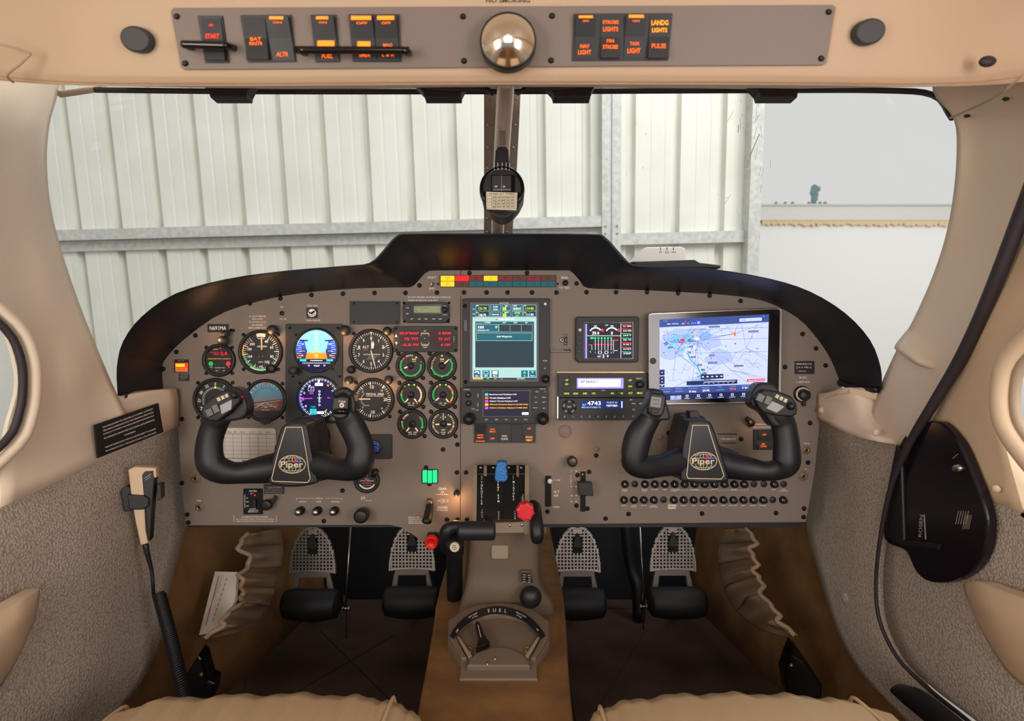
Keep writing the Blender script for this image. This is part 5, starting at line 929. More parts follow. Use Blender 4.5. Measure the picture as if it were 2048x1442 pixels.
# ---- tablet
o = thing('tablet', 'tablet computer showing a pale blue aviation map, mounted at the right of the panel', 'tablet', f0.pt(1428, 712))
fr = P(.016)
def Q(pts, ins): return pts
body = [(1299, 627.5), (1303, 626.5)]+[(1556, 616.5), (1560.5, 618), (1562, 622)]+[(1559, 800), (1557, 803.5), (1553, 804.5)]+[(1302, 809.5), (1298, 808.5), (1296, 805)]+[(1295, 632), (1296, 629)]
m = MB(); m.poly(fr, body, 0, .007, 'steel', 1.2); m.build('body', o)
fr = P(.023); m = MB(); m.flat(fr, [(u+(2 if u < 1400 else -2), v+(1.6 if v < 700 else -1.6)) for u, v in body], .0002, 'black_gloss'); m.build('glass_front', o)
m = MB(); m.fdisc(fr, 1306, 722, 6.5, .0004, 'bezel', 24); m.build('home_button', o)
def B(s, t):                        # position on the slightly turned screen, s and t from 0 to 1
    a = Vector((1319, 639.5)).lerp(Vector((1537.5, 628.5)), s); b = Vector((1319, 801)).lerp(Vector((1533.5, 794)), s); p = a.lerp(b, t); return (p.x, p.y)
m = MB()
def bq(s0, t0, s1, t1, mt, w_): m.flat(fr, [B(s0, t0), B(s1, t0), B(s1, t1), B(s0, t1)], w_, mt)
def bt(t, s, tt, h, mt, wd=None, al='c', w_=.0016): u, v = B(s, tt); m.text(fr, t, u, v, h, mt, w_, wd, rot=-2.4, al=al)
bq(0, 0, 1, 1, 'e_map3', .0005); bq(0, 0, 1, .095, 'e_barblue', .0012); bq(0, .84, 1, .935, 'e_barblue', .0012); bq(0, .92, 1, 1, 'e_barnavy', .0013)
rnd = random.Random(3)
blob = lambda cs, ct, rs, rt, mt, w_, n=16: m.flat(fr, [B(min(.995, max(.005, cs+rs*math.cos(6.283*i/n)*(1+rnd.uniform(-.2, .2)))), min(.835, max(.1, ct+rt*math.sin(6.283*i/n)*(1+rnd.uniform(-.2, .2))))) for i in range(n)], w_, mt)
blob(.25, .22, .22, .11, 'e_map', .0006); blob(.10, .38, .13, .13, 'e_map', .00062); blob(.45, .3, .12, .10, 'e_map', .00064); blob(.42, .22, .06, .04, 'e_map2', .0007); blob(.22, .25, .12, .06, 'e_map2', .00072); blob(.40, .80, .14, .06, 'e_map2', .0007); blob(.55, .5, .12, .1, 'e_map', .00066)
hubs = [(.68, .22), (.23, .3), (.35, .28), (.66, .66), (.43, .68), (.8, .4), (.15, .42)]
for k in range(34):
    a = rnd.choice(hubs); an = rnd.uniform(0, 6.283); l = rnd.uniform(.12, .6); s1, t1 = a[0]+l*math.cos(an), a[1]+l*math.sin(an)
    kk = 1.0
    for lim in ((s1-.995)/(s1-a[0]) if s1 > .995 else 0, (s1-.005)/(s1-a[0]) if s1 < .005 else 0, (t1-.83)/(t1-a[1]) if t1 > .83 else 0, (t1-.1)/(t1-a[1]) if t1 < .1 else 0): kk = min(kk, 1-lim)
    m.line(fr, [B(*a), B(a[0]+(s1-a[0])*kk, a[1]+(t1-a[1])*kk)], .45, .0009, 'e_line')
for tt in (.27, .43, .14): m.line(fr, [B(.25, tt), B(.99, tt+.02)], .5, .0009, 'e_line')
for k in range(16):
    s0, t0 = rnd.uniform(.02, .8), rnd.uniform(.45, .75); m.line(fr, smooth([B(s0, t0), B(s0+.05, t0+rnd.uniform(-.05, .06)), B(s0+.1, t0+rnd.uniform(-.08, .08)), B(s0+.15, min(.82, t0+rnd.uniform(-.1, .1)))], 4), .35, .0008, 'e_line')
m.line(fr, smooth([B(.26, .40), B(.28, .5), B(.35, .6), B(.38, .7), B(.40, .8)], 5), 2, .0010, 'e_teal')
for k in range(190):
    if k < 130: s_, t_ = rnd.gauss(.14, .1), rnd.gauss(.27, .09)
    elif k < 150: s_, t_ = rnd.gauss(.40, .03), rnd.gauss(.70, .05)
    else: s_, t_ = rnd.uniform(.02, .97), rnd.uniform(.12, .8)
    if not (.02 < s_ < .98 and .12 < t_ < .82): continue
    u, v = B(s_, t_); a = rnd.uniform(0, 6.28); r = rnd.uniform(1.0, 2.6); m.flat(fr, [(u+r*math.cos(a), v+r*math.sin(a)), (u+r*math.cos(a+2.5), v+r*math.sin(a+2.5)), (u+r*math.cos(a-2.5), v+r*math.sin(a-2.5))], .0011, rnd.choice(['e_teal', 'e_teal', 'e_cyan', 'e_line']))
for s_, t_, wd in ((.06, .30, 9), (.2, .285, 10), (.31, .28, 20), (.1, .35, 9), (.29, .35, 7), (.31, .48, 10), (.37, .58, 9), (.40, .64, 7), (.48, .47, 10), (.49, .56, 18), (.41, .69, 9), (.44, .77, 12), (.73, .61, 18), (.86, .2, 20), (.28, .42, 3), (.5, .12, 22)):
    u, v = B(s_, t_); m.flat(fr, [(u-wd/2, v-1.6), (u+wd/2, v-2), (u+wd/2, v+1.4), (u-wd/2, v+1.8)], .0013, 'e_maplabel'); m.flat(fr, [(u-wd/2+1, v-.5), (u+wd/2-1, v-.7), (u+wd/2-1, v+.3), (u-wd/2+1, v+.5)], .0014, 'e_map')
u, v = B(.21, .265); m.flat(fr, [(u-5, v+3), (u-3, v-2), (u+1, v-3.5), (u+5, v), (u+4, v+3)], .0014, 'e_led'); u, v = B(.69, .22); m.frect(fr, u-2, v-4, u+2, v+4, .0014, 'e_orange'); u, v = B(.33, .2); m.fdisc(fr, u, v, 2, .0014, 'e_amber')
for k in range(9): a = k*.7; u, v = B(.34, .26); m.line(fr, [(u, v), (u+7*math.cos(a), v+5*math.sin(a))], .7, .0014, 'e_white')
bq(.0, .62, .045, .69, 'e_barnavy', .0013); bq(.0, .70, .045, .80, 'e_barnavy', .0013); bq(.0, .81, .045, .9*.93, 'e_barnavy', .0013)
for t_ in (.655, .73, .77, .82): u, v = B(.022, t_); m.fdisc(fr, u, v, 1.2, .0015, 'e_white', 8)
bq(.38, .70, .59, .755, 'e_barnavy', .0014); bq(.25, .775, .72, .825, 'e_barnavy', .0014); m.line(fr, [B(.41, .792), B(.70, .792)], 1, .0016, 'e_white')
for k in range(5): u, v = B(.4+k*.043, .727); m.frect(fr, u-2, v-1, u+2, v+1, .0016, 'e_white')
for k in range(7): u, v = B(.41+k*.045, .81); m.frect(fr, u-1.6, v-.6, u+1.6, v+.6, .0016, 'e_map')
bq(.81, .775, .975, .805, 'e_led', .0014); bt('Device Disconnected', .893, .79, 2.2, 'e_white', 30)
bt('0 kts', .305, .90, 4.2, 'e_white', 14); bt('29.90', .43, .895, 4.2, 'e_white', 14); bt('30 m', .68, .885, 4, 'e_orange', 12); bt('0 fpm', .80, .88, 4, 'e_white', 15); bt('00:00', .93, .876, 4, 'e_white', 14)
for s_, t_ in ((.06, 'Groundspeed'), (.18, 'ETE Dest'), (.305, 'Groundspeed'), (.43, 'Pressure'), (.56, 'Track'), (.68, 'Accuracy'), (.80, 'Vertical Spd'), (.93, 'Flight Time')): bt(t_, s_, .857+(.005 if s_ < .5 else 0), 1.8, 'e_map', min(18, len(t_)*1.7))
for s_ in (.06, .18, .56): m.line(fr, [B(s_-.035, .895), B(s_+.035, .893)], .8, .0016, 'e_map')
bq(.10, .945, .20, .995, 'e_map', .0015)
for i, t_ in enumerate(('Maps', 'Plates', 'Documents', 'Imagery', 'Flights', 'ScratchPads', 'Checklist', 'More')):
    s_ = .15+i*.105; u, v = B(s_, .957); c_ = 'e_barnavy' if i == 0 else 'e_white'; m.line(fr, [(u-2, v-2), (u+2, v-2), (u+2, v+1.5), (u-2, v+1.5)], .8, .0017, c_, True); bt(t_, s_, .984, 1.6, c_, min(12, len(t_)*1.7), w_=.0017)
bq(.73, .035, .935, .075, 'e_map3', .0014); bt('Search', .77, .055, 2.2, 'e_line', w_=.0017); bt('Map  Settings', .12, .06, 2.4, 'e_white', 22); bq(.335, .035, .375, .085, 'e_blue', .0014); u, v = B(.355, .06); m.arc(fr, u, v, 1.2, 2, 0, 360, .0017, 'e_white'); bt('FPL', .215, .065, 2.4, 'e_white'); u, v = B(.235, .045); m.fdisc(fr, u, v, 1.8, .0016, 'e_led'); bt('+   1 / 1', .29, .063, 2.4, 'e_white', 16); bt('9:41 AM', .05, .02, 1.8, 'e_map'); bt('75%', .95, .02, 1.8, 'e_map')
m.build('screen', o)
m = MB(); fr2 = P(0); m.rect(fr2, 1400, 680, 1440, 740, 0, .014, 'black', 3); m.build('mount', o)
# emergency transmitter panel
o = thing('emergency_transmitter_panel', 'small black vertical transmitter switch panel with four screws, lower left of the panel', 'switch panel', f0.pt(506, 1002))
m = MB(); m.rect(f0, 488, 977, 526, 1028, 0, .003, 'black_matte', 1.5, .4); m.build('plate', o); fr = P(.003); m = MB()
for t, u, v, h, wd in (('ARTEX', 506, 982, 3, 16), ('ELT', 504, 987, 2.4, 6), ('ON', 494, 996, 2.2, 0), ('ARM', 494.5, 1003.5, 2.2, 0), ('TEST', 495, 1012, 2.2, 0), ('IN CASE', 506, 1017.5, 2, 12), ('ARMED FOR', 507, 1020.6, 2, 20), ('EMERGENCY', 506, 1023.6, 2, 20)): m.text(fr, t, u, v, h, 'print', .0003, wd or None)
m.fdisc(fr, 510, 990.5, 1.6, .0004, 'e_red'); m.text(fr, 'ELECTRICAL', 489.6, 1002, 1.8, 'print', .0003, 26, rot=-90); m.build('lettering', o)
m = MB(); m.rect(fr, 507.5, 998, 514, 1015, 0, .006, 'bezel', 1, .6); m.build('rocker_switch', o); hardware(o, fr, [(490.5, 980), (518.5, 980.5), (494, 1024), (523, 1024.5)], 2.4)
# usb plate
o = thing('usb_port_plate', 'black plate with blue-lit twin USB port, right of the left yoke', 'port', f0.pt(762, 893)); m = MB(); m.rect(f0, 722, 868, 785, 917.5, 0, .003, 'bezel', 4, .6); m.build('plate', o); fr = P(.003)
m = MB(); m.lathe(fr, 750, 894, [(14, 0), (14, .002), (12.5, .0025), (0, .0025)], 'black', 26)
for v in (890, 898): m.rect(fr, 744, v-2.6, 757, v+2.6, .0025, .003, 'e_blue'); m.rect(fr, 745.2, v-1.6, 755.8, v+1.6, .003, .0034, 'black_gloss')
m.build('socket', o)
# gear lights
o = thing('gear_indicator', 'three lit green landing gear lights side by side', 'light', f0.pt(860, 952)); m = MB(); m.rect(f0, 844, 938, 876, 966.5, 0, .004, 'black', 1.5, .5); m.build('housing', o)
for i, t in enumerate(('LEFT', 'NOSE', 'RIGHT')): fr = P(.004); m = MB(); u = 845.6+i*10.2; m.rect(fr, u, 940+(i == 1), u+8.2, 964.8+(i == 1), 0, .002, 'e_green', 1.4, .5); m.text(fr, t, u+4.1, 952, 3, 'att_sky' if False else 'green_arc', .0024, 14, rot=90); m.build('indicator_lamp', o)
o = thing('gear_lever', 'black landing gear lever with brass tip left of the GEAR UP legend', 'lever', f0.pt(859, 1010)); m = MB(); m.rect(f0, 853.5, 996, 866, 1022, 0, .0015, 'black', 5); m.build('slot', o)
m = MB(); m.lathe(f0, 860.5, 1002.5, [(6, 0), (6, .008), (4.5, .014), (3, .014), (0, .012)], 'brass', 20); m.build('pivot', o)
m = MB(); a = f0.pt(860, 1006)+Vector((0, -.012, 0)); m.tube([a, f0.pt(861, 1016)+Vector((0, -.02, 0)), f0.pt(861, 1028)+Vector((0, -.032, .004)), f0.pt(860, 1040)+Vector((0, -.04, .008)), f0.pt(860, 1044)+Vector((0, -.041, .01))], [.0055, .0075, .008, .0085, .005], 'black', 16, 4); m.build('grip', o)
# alternate air and flap levers
o = thing('alternate_air_lever', 'small white-knobbed lever in a vertical slot beside ALT AIR', 'lever', f0.pt(1096, 982)); m = MB(); m.rect(f0, 1090, 951, 1102.5, 1013, 0, .0012, 'black_matte', 3); m.build('slot', o)
m = MB(); m.tube([f0.pt(1097, 958), f0.pt(1098, 958)+Vector((0, -.02, 0))], .0016, 'steel', 8); m.ball(f0.pt(1098.4, 957.6)+Vector((0, -.021, 0)), .0048, 'white_plastic', 16); m.build('knob', o)
o = thing('flap_lever', 'flat black flap handle in a vertical slot beside the degree marks', 'lever', f0.pt(1166, 983)); m = MB(); m.rect(f0, 1160.5, 943, 1171, 1023, 0, .0012, 'black_matte', 1); m.fdisc(f0, 1165, 948.5, 1.4, .0016, 'steel'); m.build('slot', o)
m = MB(); fr = P(.014); m.poly(fr, [(1154, 962.5), (1182, 962.5), (1185, 989), (1157, 988)], 0, .012, 'black', 1.4); m.rect(f0, 1161.5, 970, 1170, 982, 0, .014, 'black'); m.line(P(.026), [(1158, 985.5), (1183, 987)], 1.2, .0005, 'face_grey'); m.build('handle', o)
# emergency knob, parking brake
o = thing('emergency_gear_knob', 'bright red round knob at the bottom edge of the panel', 'knob', f0.pt(865, 1081)); m = MB(); fr = P(.0); m.rect(fr, 855, 1064, 878, 1085, -.002, .006, 'black', 3); m.lathe(fr, 866, 1074, [(5, 0), (5, .02)], 'steel', 14); m.build('bracket', o)
m = MB(); fr = P(.02); m.lathe(fr, 864.7, 1081, [(9, 0), (12.5, .003), (13.6, .006), (13.6, .013), (12, .016), (9.5, .0165), (9, .0155), (0, .0155)], 'red_knob2', 32); m.build('knob', o)
# circuit breaker panel
o = thing('circuit_breaker_panel', 'taupe panel with two rows of numbered round circuit breakers below the right yoke', 'breaker panel', f0.pt(1408, 990))
m = MB(); m.rect(f0, 1239, 945, 1575, 1020, 0, .0015, 'panel', 1, .5); fr = P(.0015); m.build('plate', o)
m = MB(); lab1 = {0: 'STALL\nWARN', 2: 'PITOT\nHEAT', 3: 'BLOWER', 4: 'PUMP', 5: 'LANDING\nLIGHT', 7: 'AVIONICS', 9: 'LIGHTS', 11: 'PANEL', 15: 'GEAR', 16: 'EXT\nCONSOLE'}
lab2 = {0: 'TRIM', 1: 'AUTO\nPILOT', 2: 'AUDIO', 3: 'AUTO\nINFORMER', 5: 'GNS 430', 6: 'COM 1', 7: 'DME', 8: 'GPS 1', 9: 'GPS 2', 10: 'XPDR', 11: 'ENCODER', 12: 'ADF', 13: 'RADAR', 14: 'STROBE'}
for lab, v in ((lab1, 980), (lab2, 1012)):
    for i, t in lab.items():
        u = 1249.6+i*19.85-(2 if v > 1000 else 0)
        for k, s_ in enumerate(t.split('\n')): m.text(fr, s_, u, v+k*2.8-1, 2.2, 'print', .0003, min(17, len(s_)*2.4))
m.line(fr, [(1357.5, 976), (1357.5, 980.5), (1422, 980.5)], .5, .0003, 'print'); m.line(fr, [(1436, 980.5), (1496, 980.5), (1496, 976)], .5, .0003, 'print'); m.rect(fr, 1336, 1008.5, 1351.5, 1018, 0, .0005, 'label_cream'); m.text(fr, 'USB CH', 1343.7, 1013, 2.4, 'ink_red', .0007, 12); m.build('lettering', o)
nums1 = ['5', '', '10', '10', '20', '5', '7½', '5', '5', '5', '5', '3', '10', '', '', '5', '']; nums2 = ['2', '5', '3', '5', '', '5', '5', '5', '3', '5', '5', '2', '5', '3', '5', '', '3']
for j, nums in enumerate((nums1, nums2)):
    for i, t in enumerate(nums):
        u = 1249.6+i*19.85-(2 if j else 0); v = 968+j*31.5; m = MB()
        if t:
            m.lathe(fr, u, v, [(7.6, 0), (7.6, .003), (5.6, .004), (5.4, .010), (4.8, .011), (0, .011)], 'black', 18); m.text(P(.0015+.011), t.replace('½', ''), u, v, 4, 'print', .0004)
        else: m.lathe(fr, u, v, [(6.8, 0), (6.6, .001), (0, .0014)], 'bezel_grey', 18)
        m.build('circuit_breaker' if t else 'hole_plug', o)
# ================================================================ YOKES
def yoke(label, hub, gold, logo, arms, hornL, hornR, podL, podR, shaft, side):
    YH = .915; o = thing('control_yoke', label, 'control yoke', W(hub[0][0]+15, 900, YH+.03))
    # arms and grips: one continuous horn
    m = MB()
    for p in (arms[0]+hornL, arms[1]+hornR):
        m.tube([W(u, v, y) for u, v, r, y in p], [r*y/F for u, v, r, y in p], 'leather_black', 20, 5, .85)
    m.build('horn', o)
    fr = Fr((0, YH+.004, 0), (0, -1, 0)); m = MB()
    hs = smooth(hub+[hub[0]], 4)[:-1]
    cx = sum(p[0] for p in hub)/len(hub); back = [(cx+(u-cx)*1.0, v) for u, v in hs]
    m.poly(fr, back, -.055, 0, 'leather_black', 5); m.build('hub', o)
    m = MB(); m.poly(fr, gold, -.001, .0012, 'hub_black', 1.2); m.build('hub_plate', o)
    m = MB(); g_ = smooth(gold+[gold[0]], 1)[:-1]
    m.line(fr, [(cx+(u-cx)*.97, 905+(v-905)*.985) for u, v in g_], 1.3, .0014, 'gold', True); m.build('gold_border', o)
    lx, ly = logo; m = MB(); rx, ry = 26.5, 17.6; fr = Fr((0, YH+.0024, 0), (0, -1, 0))
    el = lambda a, b, n=40: [(lx+a*math.cos(6.2832*i/n), ly+b*math.sin(6.2832*i/n)) for i in range(n)]
    m.line(fr, el(rx, ry), 1.5, .0003, 'gold', True)
    for a in (.3, .68): m.line(fr, el(rx*a, ry), .9, .0002, 'gold', True)
    for t in (-.62, -.3, .3, .62): m.line(fr, smooth([(lx-rx*math.sqrt(1-t*t), ly+ry*t), (lx, ly+ry*t*1.18), (lx+rx*math.sqrt(1-t*t), ly+ry*t)], 6), .9, .0002, 'gold')
    m.line(fr, [(lx, ly-ry), (lx, ly+ry)], .9, .0002, 'gold'); m.frect(fr, lx-24, ly-5.5, lx+24, ly+6, .0004, 'hub_black')
    m.text(fr, 'Piper', lx-.5, ly+1.8, 15, 'gold', .0007, 45); m.flat(fr, [(lx+1, ly-4), (lx+8, ly-14), (lx+10, ly-7), (lx+7, ly-4)], .0009, 'red_knob2'); m.flat(fr, [(lx+10, ly-10), (lx+16, ly-5), (lx+9, ly-4)], .0009, 'e_blue')
    m.build('emblem', o)
    m = MB(); c_ = W(cx+2, 905, YH+.03); p1 = f0.pt(*shaft); m.tube([c_, Vector((c_.x, p1.y-.03, c_.z+.012)), Vector((c_.x, p1.y, c_.z+.012))], [.03, .027, .03], 'black', 20, ref=(0, 0, 1)); m.build('shaft', o)
    m = MB(); fr = Fr((0, YH+.045, 0), (0, -1, 0)); hx = [(cx+(u-cx)*1.05+(16 if side < 0 else -12), 905+(v-905)*1.02-8) for u, v in hs]; m.poly(fr, hx, -.05, 0, 'black', 6); m.build('rear_housing', o)
    # hand rests and switch pods
    def pod(c, r, sx, rot, y, kind):
        fr = Fr((0, y, 0), (0, -1, 0)); u, v = c; ca, sa = math.cos(R(rot)), math.sin(R(rot))
        m = MB(); T_ = lambda a, b: (u+a*ca-b*sa, v+a*sa+b*ca)
        rest = [T_(a*r*1.0, b*r*1.0) for a, b in sx]
        m.poly(fr, smooth(rest+[rest[0]], 4)[:-1], -.028, -.002, 'leather_black', 5); m.build('hand_rest', o)
        m = MB()
        if kind == 'wide':                                               # the outer head: sloping silver pads and a row of buttons
            top_ = [T_(-r*.92, r*.12), T_(-r*.7, -r*.38), T_(r*.45, -r*.62), T_(r*.95, -r*.2), T_(r*.85, r*.18), T_(-r*.35, r*.55)]
            m.poly(fr, smooth(top_+[top_[0]], 2)[:-1], -.004, .010, 'black', 3.5); hd = m.build('switch_head', o); f2 = Fr((0, y-.010, 0), (0, -1, 0))
            for a0, a1, b0, b1, mt in ((-.78, -.48, -.16, .18, 'bezel_grey'), (-.44, -.16, -.22, .16, 'bezel_grey')):
                m = MB(); m.poly(f2, [T_(r*a0, r*b0), T_(r*a1, r*b0), T_(r*a1, r*b1), T_(r*a0, r*b1)], 0, .004, 'face_grey' if False else 'pad_silver', .8); m.build('button', hd)
            for k in range(3): m = MB(); m.poly(f2, [T_(r*(-.08+k*.2), -r*.45), T_(r*(.06+k*.2), -r*.45), T_(r*(.06+k*.2), -r*.28), T_(r*(-.08+k*.2), -r*.28)], 0, .003, 'label_cream', .5); m.build('button', hd)
            m = MB(); m.poly(f2, [T_(-r*.1, -r*.1), T_(r*.5, -r*.12), T_(r*.3, r*.28), T_(-r*.2, r*.30)], 0, .0012, 'pad_light', .6); m.build('switch_plate', hd)
            m = MB(); q = f2.pt(*T_(r*.72, -r*.25)); m.ball(q+Vector((0, -.003, 0)), .0062, 'black', 14); m.build('trim_hat', hd)
            if side < 0: m = MB(); q = f2.pt(*T_(r*.98, -r*.05)); m.tube([q+Vector((-.002, .002, 0)), q+Vector((.002, -.001, 0))], .0026, 'red_dark', 10); m.build('red_button', hd)
        else:
            top_ = [T_(-r*.42, -r*.62), T_(r*.42, -r*.62), T_(r*.52, -r*.2), T_(r*.46, r*.62), T_(0, r*.82), T_(-r*.46, r*.62), T_(-r*.52, -r*.2)]
            m.poly(fr, smooth(top_+[top_[0]], 3)[:-1], -.004, .012, 'black', 4); hd = m.build('switch_head', o); f2 = Fr((0, y-.012, 0), (0, -1, 0))
            if kind == 'ptt':
                m = MB(); m.disc(f2, *T_(0, -r*.02), 4.6, 0, .0015, 'wprint', 20); m.disc(f2, *T_(0, -r*.02), 2.2, .0014, .004, 'red_knob', 14); m.build('push_button', hd)
                m = MB(); a = T_(0, -r*.25); m.text(f2, 'CWS', a[0], a[1], 3.4, 'print', .0006, 14, rot=rot); m.build('lettering', hd)
                m = MB(); m.tube([f2.pt(*T_(-r*.4, r*.42)), f2.pt(*T_(0, r*.34))+Vector((0, -.006, 0)), f2.pt(*T_(r*.4, r*.36))], .0045, 'black_gloss', 10, 4); m.build('rocker_switch', hd)
                m = MB(); m.tube([f2.pt(*T_(-r*.5, -r*.62)), f2.pt(*T_(r*.1, -r*.95))+Vector((0, -.002, 0)), f2.pt(*T_(r*.55, -r*.7))], .006, 'bezel', 12, 4); m.build('trim_wheel', hd)
            else:
                m = MB(); m.poly(f2, [T_(-r*.34, -r*.42), T_(r*.34, -r*.42), T_(r*.36, r*.30), T_(-r*.36, r*.30)], 0, .003, 'pad_silver', 1.5); m.line(f2, [T_(-r*.2, -r*.2), T_(r*.2, -r*.22)], 1, .0033, 'bezel'); m.line(f2, [T_(-r*.2, r*.05), T_(r*.2, r*.04)], 1, .0033, 'bezel'); m.build('rocker_switch', hd)
                m = MB(); m.poly(f2, [T_(-r*.3, r*.36), T_(r*.3, r*.36), T_(r*.18, r*.62), T_(-r*.18, r*.62)], 0, .002, 'bezel', 1.2); m.build('button', hd)
    pod(*podL); pod(*podR); return o
mat('red_dark', '#8a1a22', .4); mat('pad_silver', '#6c6b68', .35, .5, bump=(900, .2, 'n')); mat('pad_light', '#a9a9ae', .25, .3)
wide_r = [(-1.0, .15), (-.75, -.35), (.2, -.75), (.95, -.45), (1.12, .3), (.75, .85), (0, .75), (-.6, .6)]
wide_l = [(-1.0, .15), (-.8, -.5), (-.2, -.8), (.7, -.5), (1.05, .0), (.9, .6), (.0, .55), (-.7, .6)]
yoke('black control yoke on the left side of the panel, with the white card behind it',
     [(573, 846), (590, 844), (604, 845.5), (614, 855), (622, 900), (633, 958), (626, 969), (582, 975), (544, 970), (535, 960), (542, 920), (550, 892), (560, 858)],
     [(572, 853.5), (605, 853.5), (614, 905), (622, 958), (617, 965.5), (545, 963), (543, 957), (556, 905)], (584.5, 928.6),
     [[(600, 925, 30, .955), (560, 934, 31, .945), (520, 940, 27, .925), (480, 946, 21.5, .912), (448, 943, 25, .905)], [(590, 925, 30, .955), (640, 930, 28, .935), (676, 938, 22.5, .918), (702, 938, 24, .905)]],
     [(424, 930, 28, .90), (418, 905, 27, .90), (421, 875, 25, .90), (430, 848, 25, .90), (440, 828, 24, .895), (444, 816, 12, .893)],
     [(718, 926, 29, .90), (722, 898, 27, .90), (714, 872, 26, .90), (702, 848, 26, .90), (690, 826, 24, .895), (684, 812, 12, .893)],
     ((446, 813), 44, [(-.75, .35), (-.8, -.1), (-.2, -.55), (.55, -.7), (.98, -.35), (.95, .45), (.55, .85), (-.1, .72), (-.55, .62)], -24, .884, 'wide'),
     ((684, 811), 32, [(-.9, 1.05), (-.55, .2), (-.5, -.6), (.3, -.9), (.75, -.3), (.75, .6), (.3, 1.1), (-.35, 1.15)], 4, .884, 'ptt'), (648, 866), -1)
yoke('black control yoke on the right side of the panel, in front of the circuit breakers',
     [(1379, 842), (1396, 839.5), (1413, 840), (1426, 851), (1443, 900), (1458, 956), (1452, 964), (1413, 968), (1370, 964), (1362, 955), (1364, 915), (1368, 882)],
     [(1384, 849.5), (1415.5, 849.5), (1433, 905), (1448.5, 951), (1443, 958.5), (1375, 957), (1372, 952), (1377, 905)], (1407, 922),
     [[(1400, 915, 30, .955), (1360, 922, 29, .938), (1322, 931, 22.5, .918), (1290, 934, 24, .905)], [(1410, 915, 30, .955), (1450, 926, 30, .945), (1490, 936, 25, .925), (1530, 942, 20, .912), (1556, 938, 22, .905)]],
     [(1268, 922, 26, .90), (1272, 890, 27.5, .90), (1282, 862, 26, .90), (1298, 838, 22, .90), (1309, 820, 20, .895), (1312, 808, 12, .893)],
     [(1572, 926, 27, .90), (1573, 898, 26, .90), (1571, 872, 24.5, .90), (1566, 846, 24, .90), (1556, 824, 22, .895), (1548, 812, 12, .893)],
     ((1311, 806), 32, [(-.7, .8), (-.45, -.2), (-.3, -.8), (.4, -.8), (.7, -.2), (1.1, .8), (.6, 1.05), (-.2, 1.2)], 8, .884, 'rocker'),
     ((1546, 808), 46, [(-1.0, -.1), (-.85, -.6), (-.2, -.8), (.45, -.3), (.95, .25), (.95, .6), (.5, .85), (-.1, .55), (-.75, .45)], 26, .884, 'wide'), (1353, 866), 1)
o = thing('yoke_clip', 'small black clip standing up behind the top of the right yoke hub', 'clip', W(1389, 830, .96)); m = MB(); fr = Fr((0, .955, 0), (0, -1, 0)); m.poly(fr, [(1379, 822), (1396, 822), (1403, 838), (1380, 840)], -.02, 0, 'black', 1.5); m.build('clip', o)
# ================================================================ THROTTLE QUADRANT AND PEDESTAL
q0 = lambda v: D-.02-.085*max(0, min(1, (v-932)/112.0))**.8                      # depth of the bulging quadrant face
o = thing('throttle_quadrant', 'black engine control quadrant with THROTTLE, PROP RPM and MIXTURE lettering', 'throttle quadrant', W(1004, 1050, .97))
m = MB(); vs_ = [930, 936, 950, 970, 995, 1020, 1047]
m.loft([[W(u, v, q0(v)) for v in vs_] for u in (954, 1003, 1051)], 'black', 3, 3)
m.add([W(954, 930, D), W(1051, 930, D), W(1051, 930, q0(930)), W(954, 930, q0(930))], [(0, 1, 2, 3)], 'black'); m.build('cover', o)
for x0, x1, lb in ((947, 955, 'l'), (1050, 1059, 'r')):
    m = MB(); pts = [W(x0, 932, D+.003), W(x0, 930, q0(930)-.004)]+[W(x0+(1 if x0 < 1000 else .5)*(-(v-930)/60), v, q0(v)-.006) for v in (950, 980, 1010, 1045, 1068)]+[W(x0, 1068, D)]
    n = len(pts); dx = Vector(((x1-x0)*.92/F, 0, 0)); m.add(pts+[p+dx for p in pts], [tuple(range(n)), tuple(range(n, 2*n))]+[(i, (i+1) % n, (i+1) % n+n, i+n) for i in range(n)], 'pedestal_light'); m.build('side_cheek', o)
m = MB(); fr = Fr((0, q0(1060)-.004, 0), (0, -1, 0)); m.poly(fr, [(952, 1047), (1060, 1044), (1061, 1066), (952, 1067)], -.10, 0, 'pedestal_light', 1.5); m.build('lower_block', o)
class Fq(Fr):
    def __init__(s): pass
    def pt(s, u, v, w=0): return W(u, v, q0(v)-.0006-w)
    def sc(s, u, v): return .9/F
fq = Fq(); m = MB()
for u0, wd, a, b in ((969.5, 3.2, 950, 1040), (1003.3, 4.6, 962, 1046), (1034.5, 3.2, 950, 1046)):
    for k in range(8): v0 = a+(b-a)*k/8; v1 = a+(b-a)*(k+1)/8; m.flat(fq, [(u0-wd/2, v0), (u0+wd/2, v0), (u0+wd/2, v1), (u0-wd/2, v1)], .0003, 'black_matte')
m.build('slot', o)
m = MB()
def vt(t, u, v0, dv, h):
    for i, ch in enumerate(t): m.text(fq, ch, u, v0+i*dv, h, 'wprint', .0006)
vt('THROTTLE', 963.5, 965, 6.0, 4.2); vt('INC', 963.5, 951, 3.6, 2.2); vt('IDLE', 964.3, 1020, 4.6, 2.8); vt('PROP', 996.5, 964, 5.4, 4.0); vt('RPM', 997, 991, 5.8, 4.2); vt('DECR', 997.6, 1024, 4.4, 2.8); vt('MIXTURE', 1027.3, 964, 5.8, 4.0); vt('INC', 1026.4, 951, 3.4, 2.0); vt('LEAN', 1030, 1023, 4.6, 2.8)
m.line(fq, [(956, 948), (969, 948)], .5, .0005, 'print_dim'); m.line(fq, [(973, 948), (1033, 948)], .5, .0005, 'print_dim'); m.line(fq, [(1037, 948), (1050, 948)], .5, .0005, 'print_dim')
for k in range(3): m.line(fq, [(986, 1040+k*3), (1049, 1040+k*3)], 1.1, .0008, 'steel')
m.build('lettering', o)
